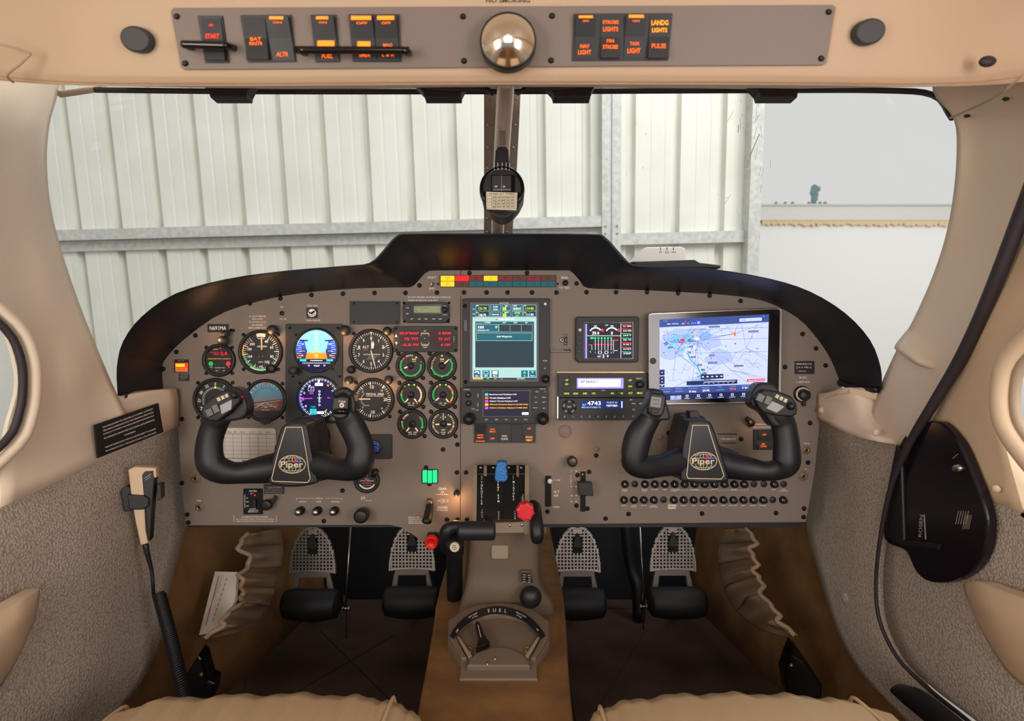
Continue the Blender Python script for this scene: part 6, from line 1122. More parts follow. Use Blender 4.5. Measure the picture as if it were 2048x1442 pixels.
for u, v in ((961, 935.5), (987, 935.5), (1017, 935.5), (1042, 935.5)): m = MB(); m.ball(W(u, v, q0(v)-.001), .003, 'steel', 10, (1, .4, .7)); m.build('screw', o)
for u, v in ((1020, 1051), (1044, 1050)): m = MB(); m.ball(W(u, v, q0(v)-.004), .0028, 'steel', 10, (1, .5, 1)); m.build('screw', o)
for u0, u1 in ((967.5, 973.5), (1033, 1037.5)): m = MB(); m.add([W(u0, 931, q0(930)-.004), W(u1, 931, q0(930)-.004), W(u1, 955 if u0 > 1000 else 952, q0(952)-.003), W(u0, 952, q0(952)-.003)], [(0, 1, 2, 3)], 'pedestal_light'); m.build('slot_insert', o)
lv = thing('throttle_lever', 'large black cylindrical throttle handle at the bottom left of the quadrant', 'lever', W(955, 1060, .86))
m = MB(); y = .855; m.tube([W(u, 1061.5, y) for u in (916, 918, 922, 955, 985, 989, 991)], [.010, .0130, .0142, .0142, .0142, .0128, .009], 'leather_black', 24, 2, ref=(0, 1, 0)); m.build('grip', lv)
m = MB(); m.tube([W(971, 1035, q0(1035)), W(971, 1052, .87), W(970, 1060, .86)], .004, 'black', 10, 3); m.build('arm', lv)
lv = thing('propeller_lever', 'blue ribbed propeller lever knob at the top of the quadrant', 'lever', W(1003, 945, .98))
m = MB(); fr = Fr((0, .985, 0), (0, -1, 0)); m.poly(fr, [(995, 923), (1001, 921.5), (1013, 923), (1014, 930), (1011.5, 935), (1015, 941), (1013.5, 947), (1016, 953), (1014, 958), (1009, 962), (1001, 961), (992, 960), (989.5, 955), (991, 938)], -.010, .010, 'blue_knob', 2.4); m.build('knob', lv)
m = MB(); m.tube([W(1003.3, 965, 1.01), W(1003.5, 955, .985)], .0028, 'steel', 10); m.build('arm', lv)
lv = thing('mixture_lever', 'bright red star-shaped mixture knob at the lower right of the quadrant', 'lever', W(1051, 1022, .90))
def star(c, r, n, k): return [(c[0]+(r if i % 2 == 0 else r*k)*math.cos(math.pi*i/n+.2), c[1]+(r if i % 2 == 0 else r*k)*math.sin(math.pi*i/n+.2)) for i in range(2*n)]
m = MB(); fr = Fr((0, .90, 0), (0, -1, 0)); m.poly(fr, smooth(star((1050.5, 1022), 19.2, 8, .86)+[star((1050.5, 1022), 19.2, 8, .86)[0]], 2)[:-1], -.010, .008, 'red_knob', 3.6); m.build('knob', lv)
m = MB(); m.tube([W(1044.5, 985, q0(985)), W(1044.5, 1000, .94), W(1048, 1015, .91)], .0026, 'chrome', 10, 3); m.build('arm', lv)
m = MB(); m.tube([W(1064, 1006, 1.0), W(1070, 1012, .955), W(1073, 1040, .93), W(1074, 1068, .92), W(1074, 1082, .925)], [.006, .009, .010, .011, .009], 'black', 14, 4, .8); tag(m.build('friction_lever'), 'long black friction lever hanging just right of the quadrant', 'lever')
# parking brake assembly
o = thing('parking_brake_handle', 'black bracket and ribbed boot with a round cream push button, left of the pedestal', 'handle', W(905, 1120, .97))
m = MB(); m.tube([W(925, 1052, .99), W(905, 1054, .985), W(893, 1064, .985), W(889, 1082, .99), W(889, 1100, 1.0)], [.010, .011, .012, .010, .008], 'leather_black', 14, 4); m.build('bracket', o)
m = MB(); pth = [W(909, 1082+i*3.3, .975+i*.003) for i in range(38)]; m.tube(pth, [.0165 if i < 8 else .0135+(.0012 if i % 2 else -.0012) for i in range(38)], 'rubber', 16); m.build('boot', o)
m = MB(); fr = Fr((0, .955, 0), (0, -1, 0)); m.disc(fr, 909.7, 1093, 9.6, 0, .005, 'label_cream', 28, 1)
for i, t in enumerate(('PARK', 'BRAKE', 'PUSH')): m.text(fr, t, 909.7, 1089+i*4, 2.4, 'ink_black', .0053)
m.build('push_button', o)
# pedestal column
o = thing('pedestal', 'taupe moulded pedestal column between the inner pedals', 'pedestal', W(1000, 1200, .98))
m = MB()
def pr(v, x0, x1, y, b): return [W(x0-4, v, y+.12), W(x0, v, y+.03), W(x0+7, v, y+.004), W(x0+(x1-x0)*.3, v+b, y-.006), W((x0+x1)/2, v+b*1.4, y-.008), W(x1-(x1-x0)*.3, v+b, y-.006), W(x1-7, v, y+.004), W(x1, v, y+.03), W(x1+4, v, y+.12)]
m.slab([pr(1058, 937, 1082, .985, 0), pr(1090, 936, 1078, .99, 0), pr(1120, 936, 1078, .995, 0), pr(1150, 934, 1079, 1.0, 0), pr(1180, 928, 1086, 1.0, 2), pr(1205, 922, 1104, 1.005, 3), pr(1225, 915, 1108, 1.01, 2), pr(1250, 912, 1108, 1.015, 0)], (0, .01, 0), 'pedestal', 4, 4); m.build('column', o)
m = MB(); fr = Fr((0, .984, 0), (0, -1, 0)); m.rect(fr, 983, 1090, 1017, 1117, -.006, .003, 'pedestal_light', 4, 1.5); m.build('raised_pad', o)
m = MB(); fr = Fr((0, .985, 0), (0, -1, 0)); m.poly(fr, [(1041, 1142), (1063, 1143), (1068, 1167), (1042, 1165)], -.008, .002, 'pedestal', 1); m.poly(fr, [(1042, 1143.5), (1062, 1144), (1066, 1165), (1043, 1163)], .002, .0035, 'black', .6)
for k in range(4): m.line(fr, [(1046, 1148+k*4.6), (1051, 1148+k*4.6)], .8, .0038, 'print'); m.line(fr, [(1056, 1149+k*4.6), (1061, 1149+k*4.6)], .8, .0038, 'print')
m.disc(fr, 1053.5, 1156, 2.6, .0035, .006, 'black_gloss', 14); m.build('legend_plate', o)
m = MB(); c_ = W(1061, 1194, .965); m.ball(c_, .0188, 'black', 24, (1, .85, 1)); m.build('control_knob', o, label='large black ball-shaped knob')
# fuel selector
A = Fr3(W(1000, 1215, .985), W(921, 1362, .80), W(1073, 1362, .80))
o = thing('fuel_selector', 'taupe fan-shaped FUEL selector housing with black curved label on the centre tunnel', 'fuel selector', A.pt(997, 1300))
oc = (997, 1333); m = MB(); outer = [(896, 1250), (912, 1237), (930, 1227), (963, 1217.5), (999, 1214.5), (1034, 1217.5), (1064, 1227), (1083, 1237), (1099, 1252), (1099, 1288), (1086, 1310), (1073, 1331), (1074, 1351), (1075, 1363), (919, 1363), (920, 1351), (921, 1331), (909, 1310), (896, 1288)]
m.poly(A, outer, -.03, .004, 'pedestal', 2.5); m.build('housing', o)
m = MB(); rim_o = [(898, 1252), (930, 1229), (963, 1219.5), (999, 1216.5), (1034, 1219.5), (1064, 1229), (1097, 1254), (1097, 1287), (1071, 1331), (1062, 1328), (1083, 1288), (1088, 1278), (1062, 1256), (1030, 1244), (998, 1240), (965, 1244), (934, 1256), (909, 1278), (914, 1290), (933, 1328), (923, 1331), (898, 1287)]
m.poly(A, rim_o, .003, .011, 'pedestal', 2); m.build('rim', o)
m = MB(); n = 16; o_ = []; i_ = []
for k in range(n+1): a = R(-64+128*k/n); o_.append((995+106*math.sin(a), 1333-107*math.cos(a))); i_.append((995+97*math.sin(a), 1331-91*math.cos(a)))
o_ = [(u, max(v, 1226)) for u, v in o_]; m.poly(A, o_+i_[::-1], .010, .0125, 'black')
for t, a, h, rr_ in (('F', -10, 7, 98.5), ('U', -3.5, 7, 98.5), ('E', 3, 7, 98.5), ('L', 9.5, 7, 98.5), ('LEFT TANK', -29, 3, 101), ('57 GAL', -28, 3, 96), ('RIGHT TANK', 28, 3, 101), ('57 GAL', 27, 3, 96), ('OFF', -55, 3.6, 98), ('LEFT', 54, 2.4, 99)):
    k = R(a); m.text(A, t, 995+rr_*math.sin(k), 1333-rr_*math.cos(k), h, 'print', .0128, rot=a)
m.build('label', o)
m = MB(); m.poly(A, [(935, 1346)]+[(997-60*math.cos(R(k)), 1346-38*math.sin(R(k))) for k in range(8, 173, 12)]+[(1059, 1346)], .003, .012, 'pedestal', 2.5); m.build('hub_cover', o)
for u, v in ((990, 1332), (975, 1343)): m = MB(); m.lathe(A, u, v, [(2.6, .012), (2, .0135), (0, .0138)], 'steel', 12); m.build('screw', o)
for u, v in ((939.5, 1306), (1053, 1305)):
    m = MB(); m.lathe(A, u, v, [(6.5, .004), (6.3, .006), (4.5, .0065), (4, .0045), (2.5, .0045), (2.2, .0055), (0, .0055)], 'brass', 20); m.build('screw', o)
for s_ in (-1, 1): m = MB(); m.poly(A, [(997+s_*84, 1283), (997+s_*78, 1284), (997+s_*53, 1322), (997+s_*60, 1325)], .004, .009, 'pedestal_light', 1); m.build('stop_ridge', o)
lv = thing('fuel_selector_lever', 'black tapered pointer lever of the fuel selector pointing up and left', 'lever', A.pt(965, 1310)); m = MB(); m.poly(A, [(951, 1275), (952, 1267.5), (956, 1266.5), (961, 1271), (969, 1295), (979, 1308), (974, 1314), (952, 1321), (958, 1306)], .012, .022, 'black_gloss', 2); m.line(A, [(956, 1276), (962, 1302)], 1, .0225, 'print'); m.build('pointer', lv)
# ================================================================ RUDDER PEDALS
def pedal(u, label, dv=0, dx=0):
    Y = 1.42; o = thing('rudder_pedal', label, 'rudder pedal', W(u, 1225, Y)); fr = Fr(W(u, 1120, Y), (0, -.97, .25)); s_ = 1.0
    out = [(-47, 75), (-46, 55), (-40, 28), (-30, 3), (-14, -15), (0, -19), (14, -15), (30, 3), (40, 28), (46, 55), (47, 75), (24, 71), (0, 70), (-24, 71)]
    out = [(u+a*.98, 1070+b+dv) for a, b in out]
    m = MB(); m.poly(fr, out, -.012, -.006, 'black_matte', 1)                  # dark backing seen through the grid
    bar = lambda p, wd: m.poly_bar(p, wd)
    def inside(x): # half-height limits of the plate at offset x
        t = abs(x)/47; return -19+94*(1-math.sqrt(max(0, 1-t**2.2))), 72+3*t
    def barv(x, wd): a, b = inside(x); m.rect(fr, u+x-wd/2, 1070+dv+a+1, u+x+wd/2, 1070+dv+b-1, -.006, 0, 'pedal')
    def barh(y, wd):
        x = 0
        while x < 47 and inside(x)[0] < y: x += 1
        if -18 < y < 52 and y > 4:
            m.rect(fr, u-x+1, 1070+dv+y-wd/2, u-10, 1070+dv+y+wd/2, -.006, 0, 'pedal'); m.rect(fr, u+10, 1070+dv+y-wd/2, u+x-1, 1070+dv+y+wd/2, -.006, 0, 'pedal') if y < 38 else m.rect(fr, u-11, 1070+dv+y-wd/2, u+x-1, 1070+dv+y+wd/2, -.006, 0, 'pedal')
        else: m.rect(fr, u-x+1, 1070+dv+y-wd/2, u+x-1, 1070+dv+y+wd/2, -.006, 0, 'pedal')
    for k in range(-6, 7): 
        if abs(k) > 1: barv(k*6.8, 2.4)
    m.rect(fr, u-1.2, 1070+dv+36, u+1.2, 1070+dv+71, -.006, 0, 'pedal'); m.rect(fr, u-8, 1070+dv+36, u-5.6, 1070+dv+71, -.006, 0, 'pedal'); m.rect(fr, u+5.6, 1070+dv+36, u+8, 1070+dv+71, -.006, 0, 'pedal')
    for k in range(13): barh(-12+k*6.8, 2.4)
    m.rect(fr, u-9, 1070+dv-14, u+9, 1070+dv-2, -.006, -.001, 'pedal')
    n = len(out); m2 = [(p, out[(i+1) % n]) for i, p in enumerate(out)]
    for p, q in m2: m.poly(fr, [p, q, (q[0]+(u-q[0])*.06, q[1]+(1100+dv-q[1])*.06), (p[0]+(u-p[0])*.06, p[1]+(1100+dv-p[1])*.06)], -.010, .002, 'pedal')
    m.build('pedal_plate', o)
    m = MB(); f3 = Fr(W(u, 1120, Y-.002), (0, -.97, .25)); m.poly(f3, [(u-9.5, 1088+dv), (u-4, 1071+dv), (u-1, 1066+dv), (u+1, 1066+dv), (u+4, 1071+dv), (u+9.5, 1088+dv), (u+8, 1096+dv), (u-8, 1096+dv)], -.008, .004, 'rubber', 1.5); m.build('heel_stud', o)
    m = MB(); f4 = Fr(W(u, 1150, Y+.015), (0, -1, .1)); v = 1140+dv
    m.poly(f4, [(u-33, v), (u+33, v), (u+35, v+14), (u+44, v+52), (u+31, v+52), (u+27, v+14), (u-27, v+14), (u-31, v+52), (u-43, v+52), (u-37, v+14)], -.012, 0, 'pedal', 1.2); m.build('bracket', o)
    m = MB(); y = Y-.03; k_ = y/F; m.tube([W(u-58+dx, v+66, y), W(u-55+dx, v+66, y), W(u-46+dx, v+66, y), W(u+dx, v+68, y-.003), W(u+46+dx, v+66, y), W(u+54+dx, v+66, y), W(u+57+dx, v+66, y)], [12*k_, 22*k_, 28*k_, 31*k_, 28*k_, 22*k_, 12*k_], 'rubber', 24, 4, ref=(0, 1, 0)); m.build('foot_roll', o)
    m = MB(); m.tube([W(u-66 if u > 1000 else u+56, v+75, Y-.01), W(u-50 if u > 1000 else u+72, v+75, Y-.01)], .003, 'steel', 8); m.tube([W(u-60 if u > 1000 else u+62, v+48, Y), W(u-62 if u > 1000 else u+64, v+78, Y)], .005, 'black', 8)
    for x in ((u-64, u-52) if u > 1000 else (u+60, u+72)): m.ball(W(x, v+75, Y-.014), .005, 'steel', 8)
    m.build('linkage', o); m = MB(); p_ = W(u+dx, v+66, Y); m.tube([p_+Vector((0, .0, 0)), Vector((p_.x*1.12, Y+.21, CZ-FL+.007))], .008, 'black', 10); m.build('pivot_arm', o); return o
pedal(625, 'leftmost grey grid-patterned rudder pedal, beside the left leather pouch', dv=2, dx=-2)
pedal(824, 'second rudder pedal from the left, partly behind the red knob', dv=-3)
pedal(1155, 'rudder pedal just right of the pedestal')
pedal(1346, 'rightmost rudder pedal, beside the right leather pouch', dv=-2, dx=8)
for u0, u1, y in ((702, 693, 1.5), (1090, 1093, 1.5), (1279, 1287, 1.55)):
    m = MB(); m.tube([W(u0, 1040, y), W(u1, 1180, y), Vector((W(u1, 1180, y).x, y, CZ-FL))], .0022, 'steel', 8); tag(m.build('control_cable'), {702: 'thin steel cable between the two left pedals', 1090: 'thin steel cable at the right flank of the pedestal', 1279: 'thin steel cable between the two right pedals'}[u0], 'cable')
m = MB(); m.tube([W(1250, 1030, 1.65), W(1262, 1130, 1.64), W(1275, 1175, 1.62), W(1278, 1240, 1.60)], .018, 'black', 12, 4); tag(m.build('duct_hose'), 'dark hose in the footwell between the right pedals', 'hose')
# ================================================================ LEATHER MAP POUCHES
def pouch(label, edge, back, X, sgn, puff):
    o = thing('map_pouch', label, 'pouch', W(edge[3][0], edge[3][1], 1.2)); m = MB(); e = [WX(u, v, X-sgn*p_) for (u, v), p_ in zip(edge, puff)]; b = [WX(u, v, X+sgn*.012) for u, v in back]
    e = cr(e, 10); b = cr(b, 10); n = len(e); rows = []
    for i in range(n):
        t = i/(n-1); w_ = .0045*math.sin(t*29+1)+.0030*math.sin(t*57+2); a = e[i]+Vector((-sgn*w_, w_*.6, 0)); c_ = a.lerp(b[i], .5)+Vector((-sgn*(.022*math.sin(math.pi*min(1, t*1.1))+.006*math.sin(t*26)), 0, 0)); d_ = a.lerp(b[i], .15)+Vector((-sgn*(.010+w_), 0, 0)); f_ = a.lerp(b[i], .8)+Vector((-sgn*.012, 0, 0))
        rows.append([a, d_, c_, f_, b[i]])
    m.slab(rows, (sgn*.004, 0, 0), 'pouch', 3, 1); m.build('pocket', o)
    m = MB(); m.tube([r_[0]+Vector((-sgn*.002, 0, 0)) for r_ in rows], .0042, 'pouch', 8); m.build('gathered_hem', o)
    m = MB()
    for k in (9, 22, 34, 46): 
        if k < n: m.tube([rows[k][0], rows[k][1]+Vector((-sgn*.002, 0, 0)), rows[k][2]+Vector((-sgn*.002, 0, 0)), rows[k][3]], .0016, 'pouch_dark', 6, 4)
    m.build('stitching', o); return o
pouch('gathered brown leather pouch on the left carpet, holding a booklet', [(486, 1068), (482, 1095), (496, 1130), (476, 1160), (488, 1190), (462, 1220), (440, 1250), (412, 1275)], [(560, 1058), (566, 1090), (564, 1125), (556, 1160), (545, 1195), (528, 1225), (500, 1256), (420, 1277)], -.56, -1, [.02, .03, .04, .04, .045, .05, .05, .03])
pouch('gathered brown leather pouch on the right carpet, empty', [(1500, 1058), (1508, 1085), (1506, 1110), (1514, 1140), (1520, 1165), (1538, 1205), (1562, 1240), (1588, 1270)], [(1452, 1060), (1440, 1090), (1436, 1125), (1444, 1165), (1460, 1205), (1490, 1240), (1530, 1262), (1580, 1274)], .53, 1, [.02, .03, .04, .04, .04, .045, .04, .03])
m = MB(); a, b, c_, d_ = WX(430, 1143, -.60), WX(474, 1143, -.545), WX(428, 1272, -.55), WX(398, 1268, -.60); frb = Fr3(a, b, d_)
m.poly(frb, [(430, 1143), (474, 1144), (470, 1200), (440, 1262), (398, 1270)], -.006, 0, 'paper')
for k in range(14): t = k/14; m.line(frb, [(436-26*t, 1158+100*t), (438-26*t, 1152+100*t)], 1.6, .0004, 'ink_red')
for k in range(9): t = k/9; m.line(frb, [(452-30*t, 1162+90*t), (455-30*t, 1156+90*t)], 1.2, .0004, 'ink_red')
m.poly(frb, [(452, 1150), (472, 1150), (462, 1200), (432, 1255), (412, 1262)], .0002, .001, 'bag_plastic') if False else m.line(frb, [(446, 1150), (402, 1262)], 1, .0005, 'print_dim')
tag(m.build('booklet'), 'white booklet with red hatched stripe tucked in the left pouch', 'booklet')
# ================================================================ HAND MICROPHONE, CORD, LEFT WALL PLACARD
o = thing('hand_microphone', 'cream and black hand microphone clipped to the left wall', 'microphone', W(285, 1010, .93)); Y = .93
fr = Fr(W(285, 1000, Y), (.35, -1, 0)); m = MB(); m.poly(fr, [(256, 940), (268, 934), (312, 936), (313, 955), (290, 960), (288, 1000), (291, 1060), (297, 1090), (281, 1091), (270, 1040), (262, 990)], -.018, 0, 'cream', 3); m.build('body', o)
m = MB(); m.poly(fr, [(284, 950), (290, 942), (307, 941), (309, 960), (304, 1020), (300, 1082), (295, 1078), (290, 1010), (286, 975)], -.022, .001, 'black', 2)
m.line(fr, [(290, 956), (302, 948)], 1.2, .0015, 'print_dim'); m.line(fr, [(291, 960), (302, 953)], 1, .0015, 'print_dim'); m.build('black_insert', o)
o = thing('microphone_holder', 'black clip on the left wall gripping the hand microphone', 'holder', W(262, 1000, .95)); m = MB(); m.poly(fr, [(238, 984), (250, 974), (262, 978), (260, 1024), (246, 1026)], -.035, -.006, 'black', 2); m.build('wall_block', o)
m = MB(); m.poly(fr, [(256, 988), (290, 990), (300, 996), (299, 1012), (286, 1018), (260, 1018)], -.004, .006, 'black', 2.4); m.build('band', o); m = MB(); m.poly(fr, [(311, 972), (320, 970), (321, 1000), (313, 1004)], -.03, -.006, 'black', 1); m.build('side_tab', o)
o = thing('coiled_cord', 'black coiled microphone cord hanging down the left wall to the floor', 'cord', W(340, 1250, .93))
m = MB(); m.tube([W(291, 1088, .925), W(294, 1105, .925), W(303, 1140, .93), W(306, 1170, .93), W(308, 1190, .935), W(318, 1196, .935)], [.0045, .004, .0028, .0028, .0028, .0028], 'black', 10, 6); m.build('straight_lead', o)
a, b, c_ = W(318, 1188, .94), W(345, 1290, .92), W(376, 1425, .88); core = cr([a, b, c_], 300); hel = []; n = len(core)
for i in range(n):
    t = i/(n-1); ang = t*2*math.pi*58; dd = (c_-a).normalized(); e1 = dd.cross(Vector((0, 1, 0))).normalized(); e2 = dd.cross(e1); hel.append(core[i]+(e1*math.cos(ang)+e2*math.sin(ang))*.0085)
m = MB(); m.tube(hel, .0021, 'black', 6); m.build('coil', o)
m = MB(); s_ = Fr3(W(190, 842, .868), W(318, 806, .975), W(196, 916, .866)); s_.p0 = s_.p0+s_.n*.0015
m.flat(s_, [(190, 850), (317, 806), (327, 864), (197, 916)], 0, 'face'); m.poly(s_, [(190, 850), (317, 806), (327, 864), (197, 916)], -.0040, -.0002, 'face')
L = ['THIS AIRPLANE MUST BE OPERATED AS A NORMAL CATEGORY', 'AIRPLANE IN COMPLIANCE WITH THE OPERATING LIMITATIONS', 'STATED IN THE FORM OF PLACARDS, MARKINGS AND MANUALS', 'NO ACROBATIC MANEUVERS INCLUDING SPINS APPROVED', 'WARNING', 'TURN OFF STROBE LIGHTS WHEN IN CLOSE PROXIMITY TO GROUND', 'OR DURING FLIGHT THROUGH CLOUD, FOG OR HAZE']
for i, t in enumerate(L):
    tt = (.12, .22, .32, .44, .56, .70, .81)[i]; u = 190+7*tt+64+(2*tt); v = 850-22+66*tt-(-3*tt); m.text(s_, t, u, v, 2.7, 'print', .0006, 108 if t != 'WARNING' else 24, rot=-20.5)
tag(m.build('limitations_placard'), 'large black placard with lines of white text on the left window sill', 'placard')
# floor level vents
o = thing('floor_vent', 'black pointed plastic heater outlet on the left floor beside the coiled cord', 'vent', WX(395, 1390, -.56)); m = MB(); fr = Fr(W(395, 1390, 1.02), (.25, -1, .1)); m.poly(fr, [(396, 1310), (404, 1318), (416, 1362), (429, 1368), (424, 1400), (360, 1410), (372, 1350)], -.05, 0, 'black_gloss', 4); m.build('shell', o); m = MB(); m.lathe(fr, 403, 1349, [(4, 0), (4, .002), (0, .003)], 'brass', 12); m.build('screw', o)
o = thing('floor_vent', 'black pointed plastic heater outlet on the right floor below the empty pouch', 'vent', WX(1605, 1390, .53)); m = MB(); fr = Fr(W(1605, 1390, 1.04), (-.25, -1, .1)); m.poly(fr, [(1588, 1294), (1600, 1304), (1622, 1335), (1646, 1372), (1644, 1398), (1590, 1400), (1574, 1390), (1568, 1352), (1578, 1318)], -.05, 0, 'black_gloss', 5); m.build('shell', o); m = MB(); m.lathe(fr, 1583, 1331, [(4, 0), (4, .002), (0, .003)], 'steel', 12); m.line(fr, [(1585, 1312), (1606, 1326)], 1.2, .0006, 'bezel_grey'); m.build('screw', o)
# ================================================================ SEATS
def seat(label, cont, s0):
    o = thing('seat', label, 'seat', W(cont[len(cont)//2][0], 1442, .7)); Y = .66; m = MB(); rows = []
    cs = cr([W(u, v, Y) for u, v in cont], 8)
    for i, p in enumerate(cs):
        x, z = p.x, p.z; t = i*.8+s0; w_ = .0018*math.sin(t)+.0012*math.sin(t*2.3)
        z = z+w_; e = 1-.10*abs(i/(len(cs)-1)-.5)**2*8*.5
        rows.append([Vector((x, .25, z+.0)), Vector((x, .5, z+.004)), Vector((x, Y, z)), Vector((x, Y+.03*e, z-.012)), Vector((x, Y+.045*e, z-.045)), Vector((x, Y+.045*e, z-.10)), Vector((x, Y+.02, z-.20))])
    m.slab(rows, (0, -.02, -.012), 'seat', 1, 5); m.build('cushion', o)
    for u in (.22, .72):
        k = int(u*(len(cs)-1)); r_ = rows[k]; m = MB(); m.tube([q+Vector((0, .0006, .0012)) for q in r_], .0022, 'seat', 6, 4); m.build('piping', o)
    m = MB(); x0, x1 = cs[2].x, cs[-3].x; m.box((min(x0, x1)+.03, .28, CZ-FL), (max(x0, x1)-.03, .62, cs[len(cs)//2].z-.14), 'black'); m.build('base', o)
    return o
seat('beige leather seat cushion at the bottom left, front edge pleated', [(130, 1560), (165, 1480), (215, 1440), (290, 1409), (420, 1401), (560, 1397), (690, 1401), (770, 1413), (825, 1440), (850, 1500), (858, 1570)], 0)
seat('beige leather seat cushion at the bottom right, front edge pleated', [(1160, 1570), (1172, 1490), (1200, 1436), (1270, 1410), (1380, 1398), (1500, 1396), (1620, 1400), (1720, 1412), (1790, 1436), (1850, 1480), (1890, 1560)], 2)
# ================================================================ DOOR POCKET
o = thing('sun_shade', 'dark rounded folding sun visor stowed flat on the right door', 'visor', WX(1870, 1000, XD-.03)); fr = Fr((XD-.018, 0, 0), (-1, 0, 0))
out = smooth([(1862, 841), (1885, 848), (1920, 890), (1950, 960), (1968, 1010), (1975, 1050), (1968, 1100), (1945, 1138), (1905, 1162), (1860, 1164), (1832, 1145), (1815, 1110), (1804, 1098), (1768, 1078), (1768, 1010), (1785, 920), (1800, 885), (1820, 860), (1862, 841)], 4)[:-1]
mat('visor', '#15101a', .22); m = MB(); m.poly(fr, out, -.012, 0, 'visor', 3); m.build('panel', o)
m = MB(); m.poly(fr, [(1775, 1070), (1806, 1090), (1880, 1100), (1885, 1088), (1812, 1080), (1806, 900), (1796, 890), (1782, 960)], 0, .004, 'black', 2); m.build('pocket_edge', o)
m = MB(); m.text(fr, 'ROSEN', 1842, 1052, 7, 'print_dim', .0005, 44, rot=-86); m.line(fr, [(1849, 1030), (1852, 1078)], 3, .0005, 'print_dim')
for k in range(5): m.line(fr, [(1912+k*5, 1048), (1918+k*5, 1022)], 1.4, .0005, 'print_dim'); m.line(fr, [(1926+k*3, 1058), (1932+k*3, 1030)], 1, .0005, 'print_dim')
m.build('lettering', o); m = MB(); m.lathe(fr, 1917, 937, [(9, 0), (9, .003), (6, .005), (0, .005)], 'steel', 18); m.line(fr, [(1906, 917), (1917, 908)], 1.2, .0006, 'print_dim'); m.build('pivot_screw', o)
o = thing('door_strap', 'blurred black strap end at the bottom right on the door sill', 'strap', WX(1840, 1410, .56)); m = MB(); m.tube([WX(1795, 1378, .585), WX(1822, 1392, .58), WX(1860, 1420, .575), WX(1920, 1470, .57)], [.012, .017, .017, .017], 'black', 12, 4, .5); m.build('strap', o)
# ================================================================ OVERHEAD SWITCH PANEL
OV = Fr3(W(1000, 12, .5455), W(1000, 137, .5645), W(1300, 137, .5645)); OV.p0 = OV.p0+OV.n*.001
o = thing('overhead_switch_panel', 'taupe overhead switch panel running across the top of the windshield', 'switch panel', OV.pt(1000, 75))
def pers(pts): return pts
m = MB(); pl_ = [(350, 17), (1662, 11), (1668, 16), (1650, 126), (1642, 131), (1200, 133), (900, 136), (372, 140), (365, 134), (345, 24)]; m.poly(OV, pl_, 0, .003, 'plate_top', .8) if 'plate_top' in MT else m.poly(OV, pl_, 0, .003, 'plate', .8); m.build('plate', o)
f2 = Fr(OV.p0+OV.n*.003, OV.n)
for u, v in ((354, 33), (371, 127), (926, 33), (928, 122), (1104, 32), (1102, 121), (1657, 24), (1642, 117)): m = MB(); m.lathe(f2, u, v, [(6, 0), (6, .001), (3.5, .0022), (0, .0015)], 'screw', 14); m.build('screw', o)
def ob(name, quad, sw):
    m = MB(); m.poly(f2, quad, 0, .002, 'black', .8); b_ = m.build(name, o); f3 = Fr(f2.p0+f2.n*.002, f2.n)
    for (a, b, c_, d, sl, L, tl) in sw:
        m = MB(); up = tl > 0; vm = (b+d)/2; z0, z1 = (.0006, .005) if up else (.005, .0006)
        g = lambda x, y, w_: f3.pt(x+sl*(y-b)/(d-b), y, w_); zt = lambda y: (z0+(.0018-z0)*(y-b)/(vm-b)) if y < vm else (.0018+(z1-.0018)*(y-vm)/(d-vm))
        m.add([g(a, b, 0), g(c_, b, 0), g(c_, d, 0), g(a, d, 0), g(a, b, z0), g(c_, b, z0), g(c_, vm, .0018), g(a, vm, .0018), g(a, d, z1), g(c_, d, z1)], [(4, 5, 6, 7), (7, 6, 9, 8), (0, 1, 5, 4), (3, 2, 9, 8), (0, 4, 7, 8, 3), (1, 5, 6, 9, 2)], 'black'); so = m.build('rocker_switch', b_)
        m = MB()
        for t, v, h, mt, wd in L:
            x = (a+c_)/2+sl*(v-b)/(d-b)
            if t == '#': m.flat(f3, [(x-wd/2, v-h/2), (x+wd/2, v-h/2), (x+wd/2, v+h/2), (x-wd/2, v+h/2)], zt(v)+.0008, mt)
            else: m.text(f3, t, x, v, h, mt, zt(v)+.0008, wd)
        m.build('legend', so, label='lit orange legend')
ob('switch_housing', [(397, 32), (446, 32), (459, 126), (412, 126)], [(402, 37, 442, 122, 12, [('*', 51, 7, 'e_redhot', 9), ('START', 73, 9, 'e_redhot', 28)], 1)])
ob('switch_housing', [(482, 31), (583, 30), (593, 124), (497, 125)], [(486, 35, 530, 120, 11, [('BAT', 79, 7, 'e_orange', 22), ('MASTR', 88, 7, 'e_orange', 26)], 1), (534, 34, 579, 120, 11, [('#', 38, 6, 'e_glow', 28), ('ON', 47, 4, 'e_orange', 18), ('ALTR', 109, 9, 'e_orange', 24)], -1)])
ob('switch_housing', [(622, 30), (673, 30), (680, 124), (633, 125)], [(626, 34, 669, 120, 9, [('#', 38, 6, 'e_glow', 24), ('ON', 47, 4, 'e_orange', 16), ('#', 89, 14, 'e_glow', 34), ('FUEL', 113, 8, 'e_orange', 22)], -1)])
ob('switch_housing', [(698, 29), (799, 29), (803, 124), (707, 124)], [(703, 33, 746, 120, 7, [('#', 38, 8, 'e_glow', 40), ('OFF', 48, 5, 'e_orange', 22), ('#', 89, 11, 'e_glow', 26), ('EMER', 111, 7, 'e_orange', 22)], -1), (752, 33, 795, 120, 4, [('#', 38, 8, 'e_glow', 34), ('OFF', 48, 5, 'e_orange', 18), ('MAG', 91, 7, 'e_orange', 18), ('L & R', 110, 7, 'e_orange', 24)], -1)])
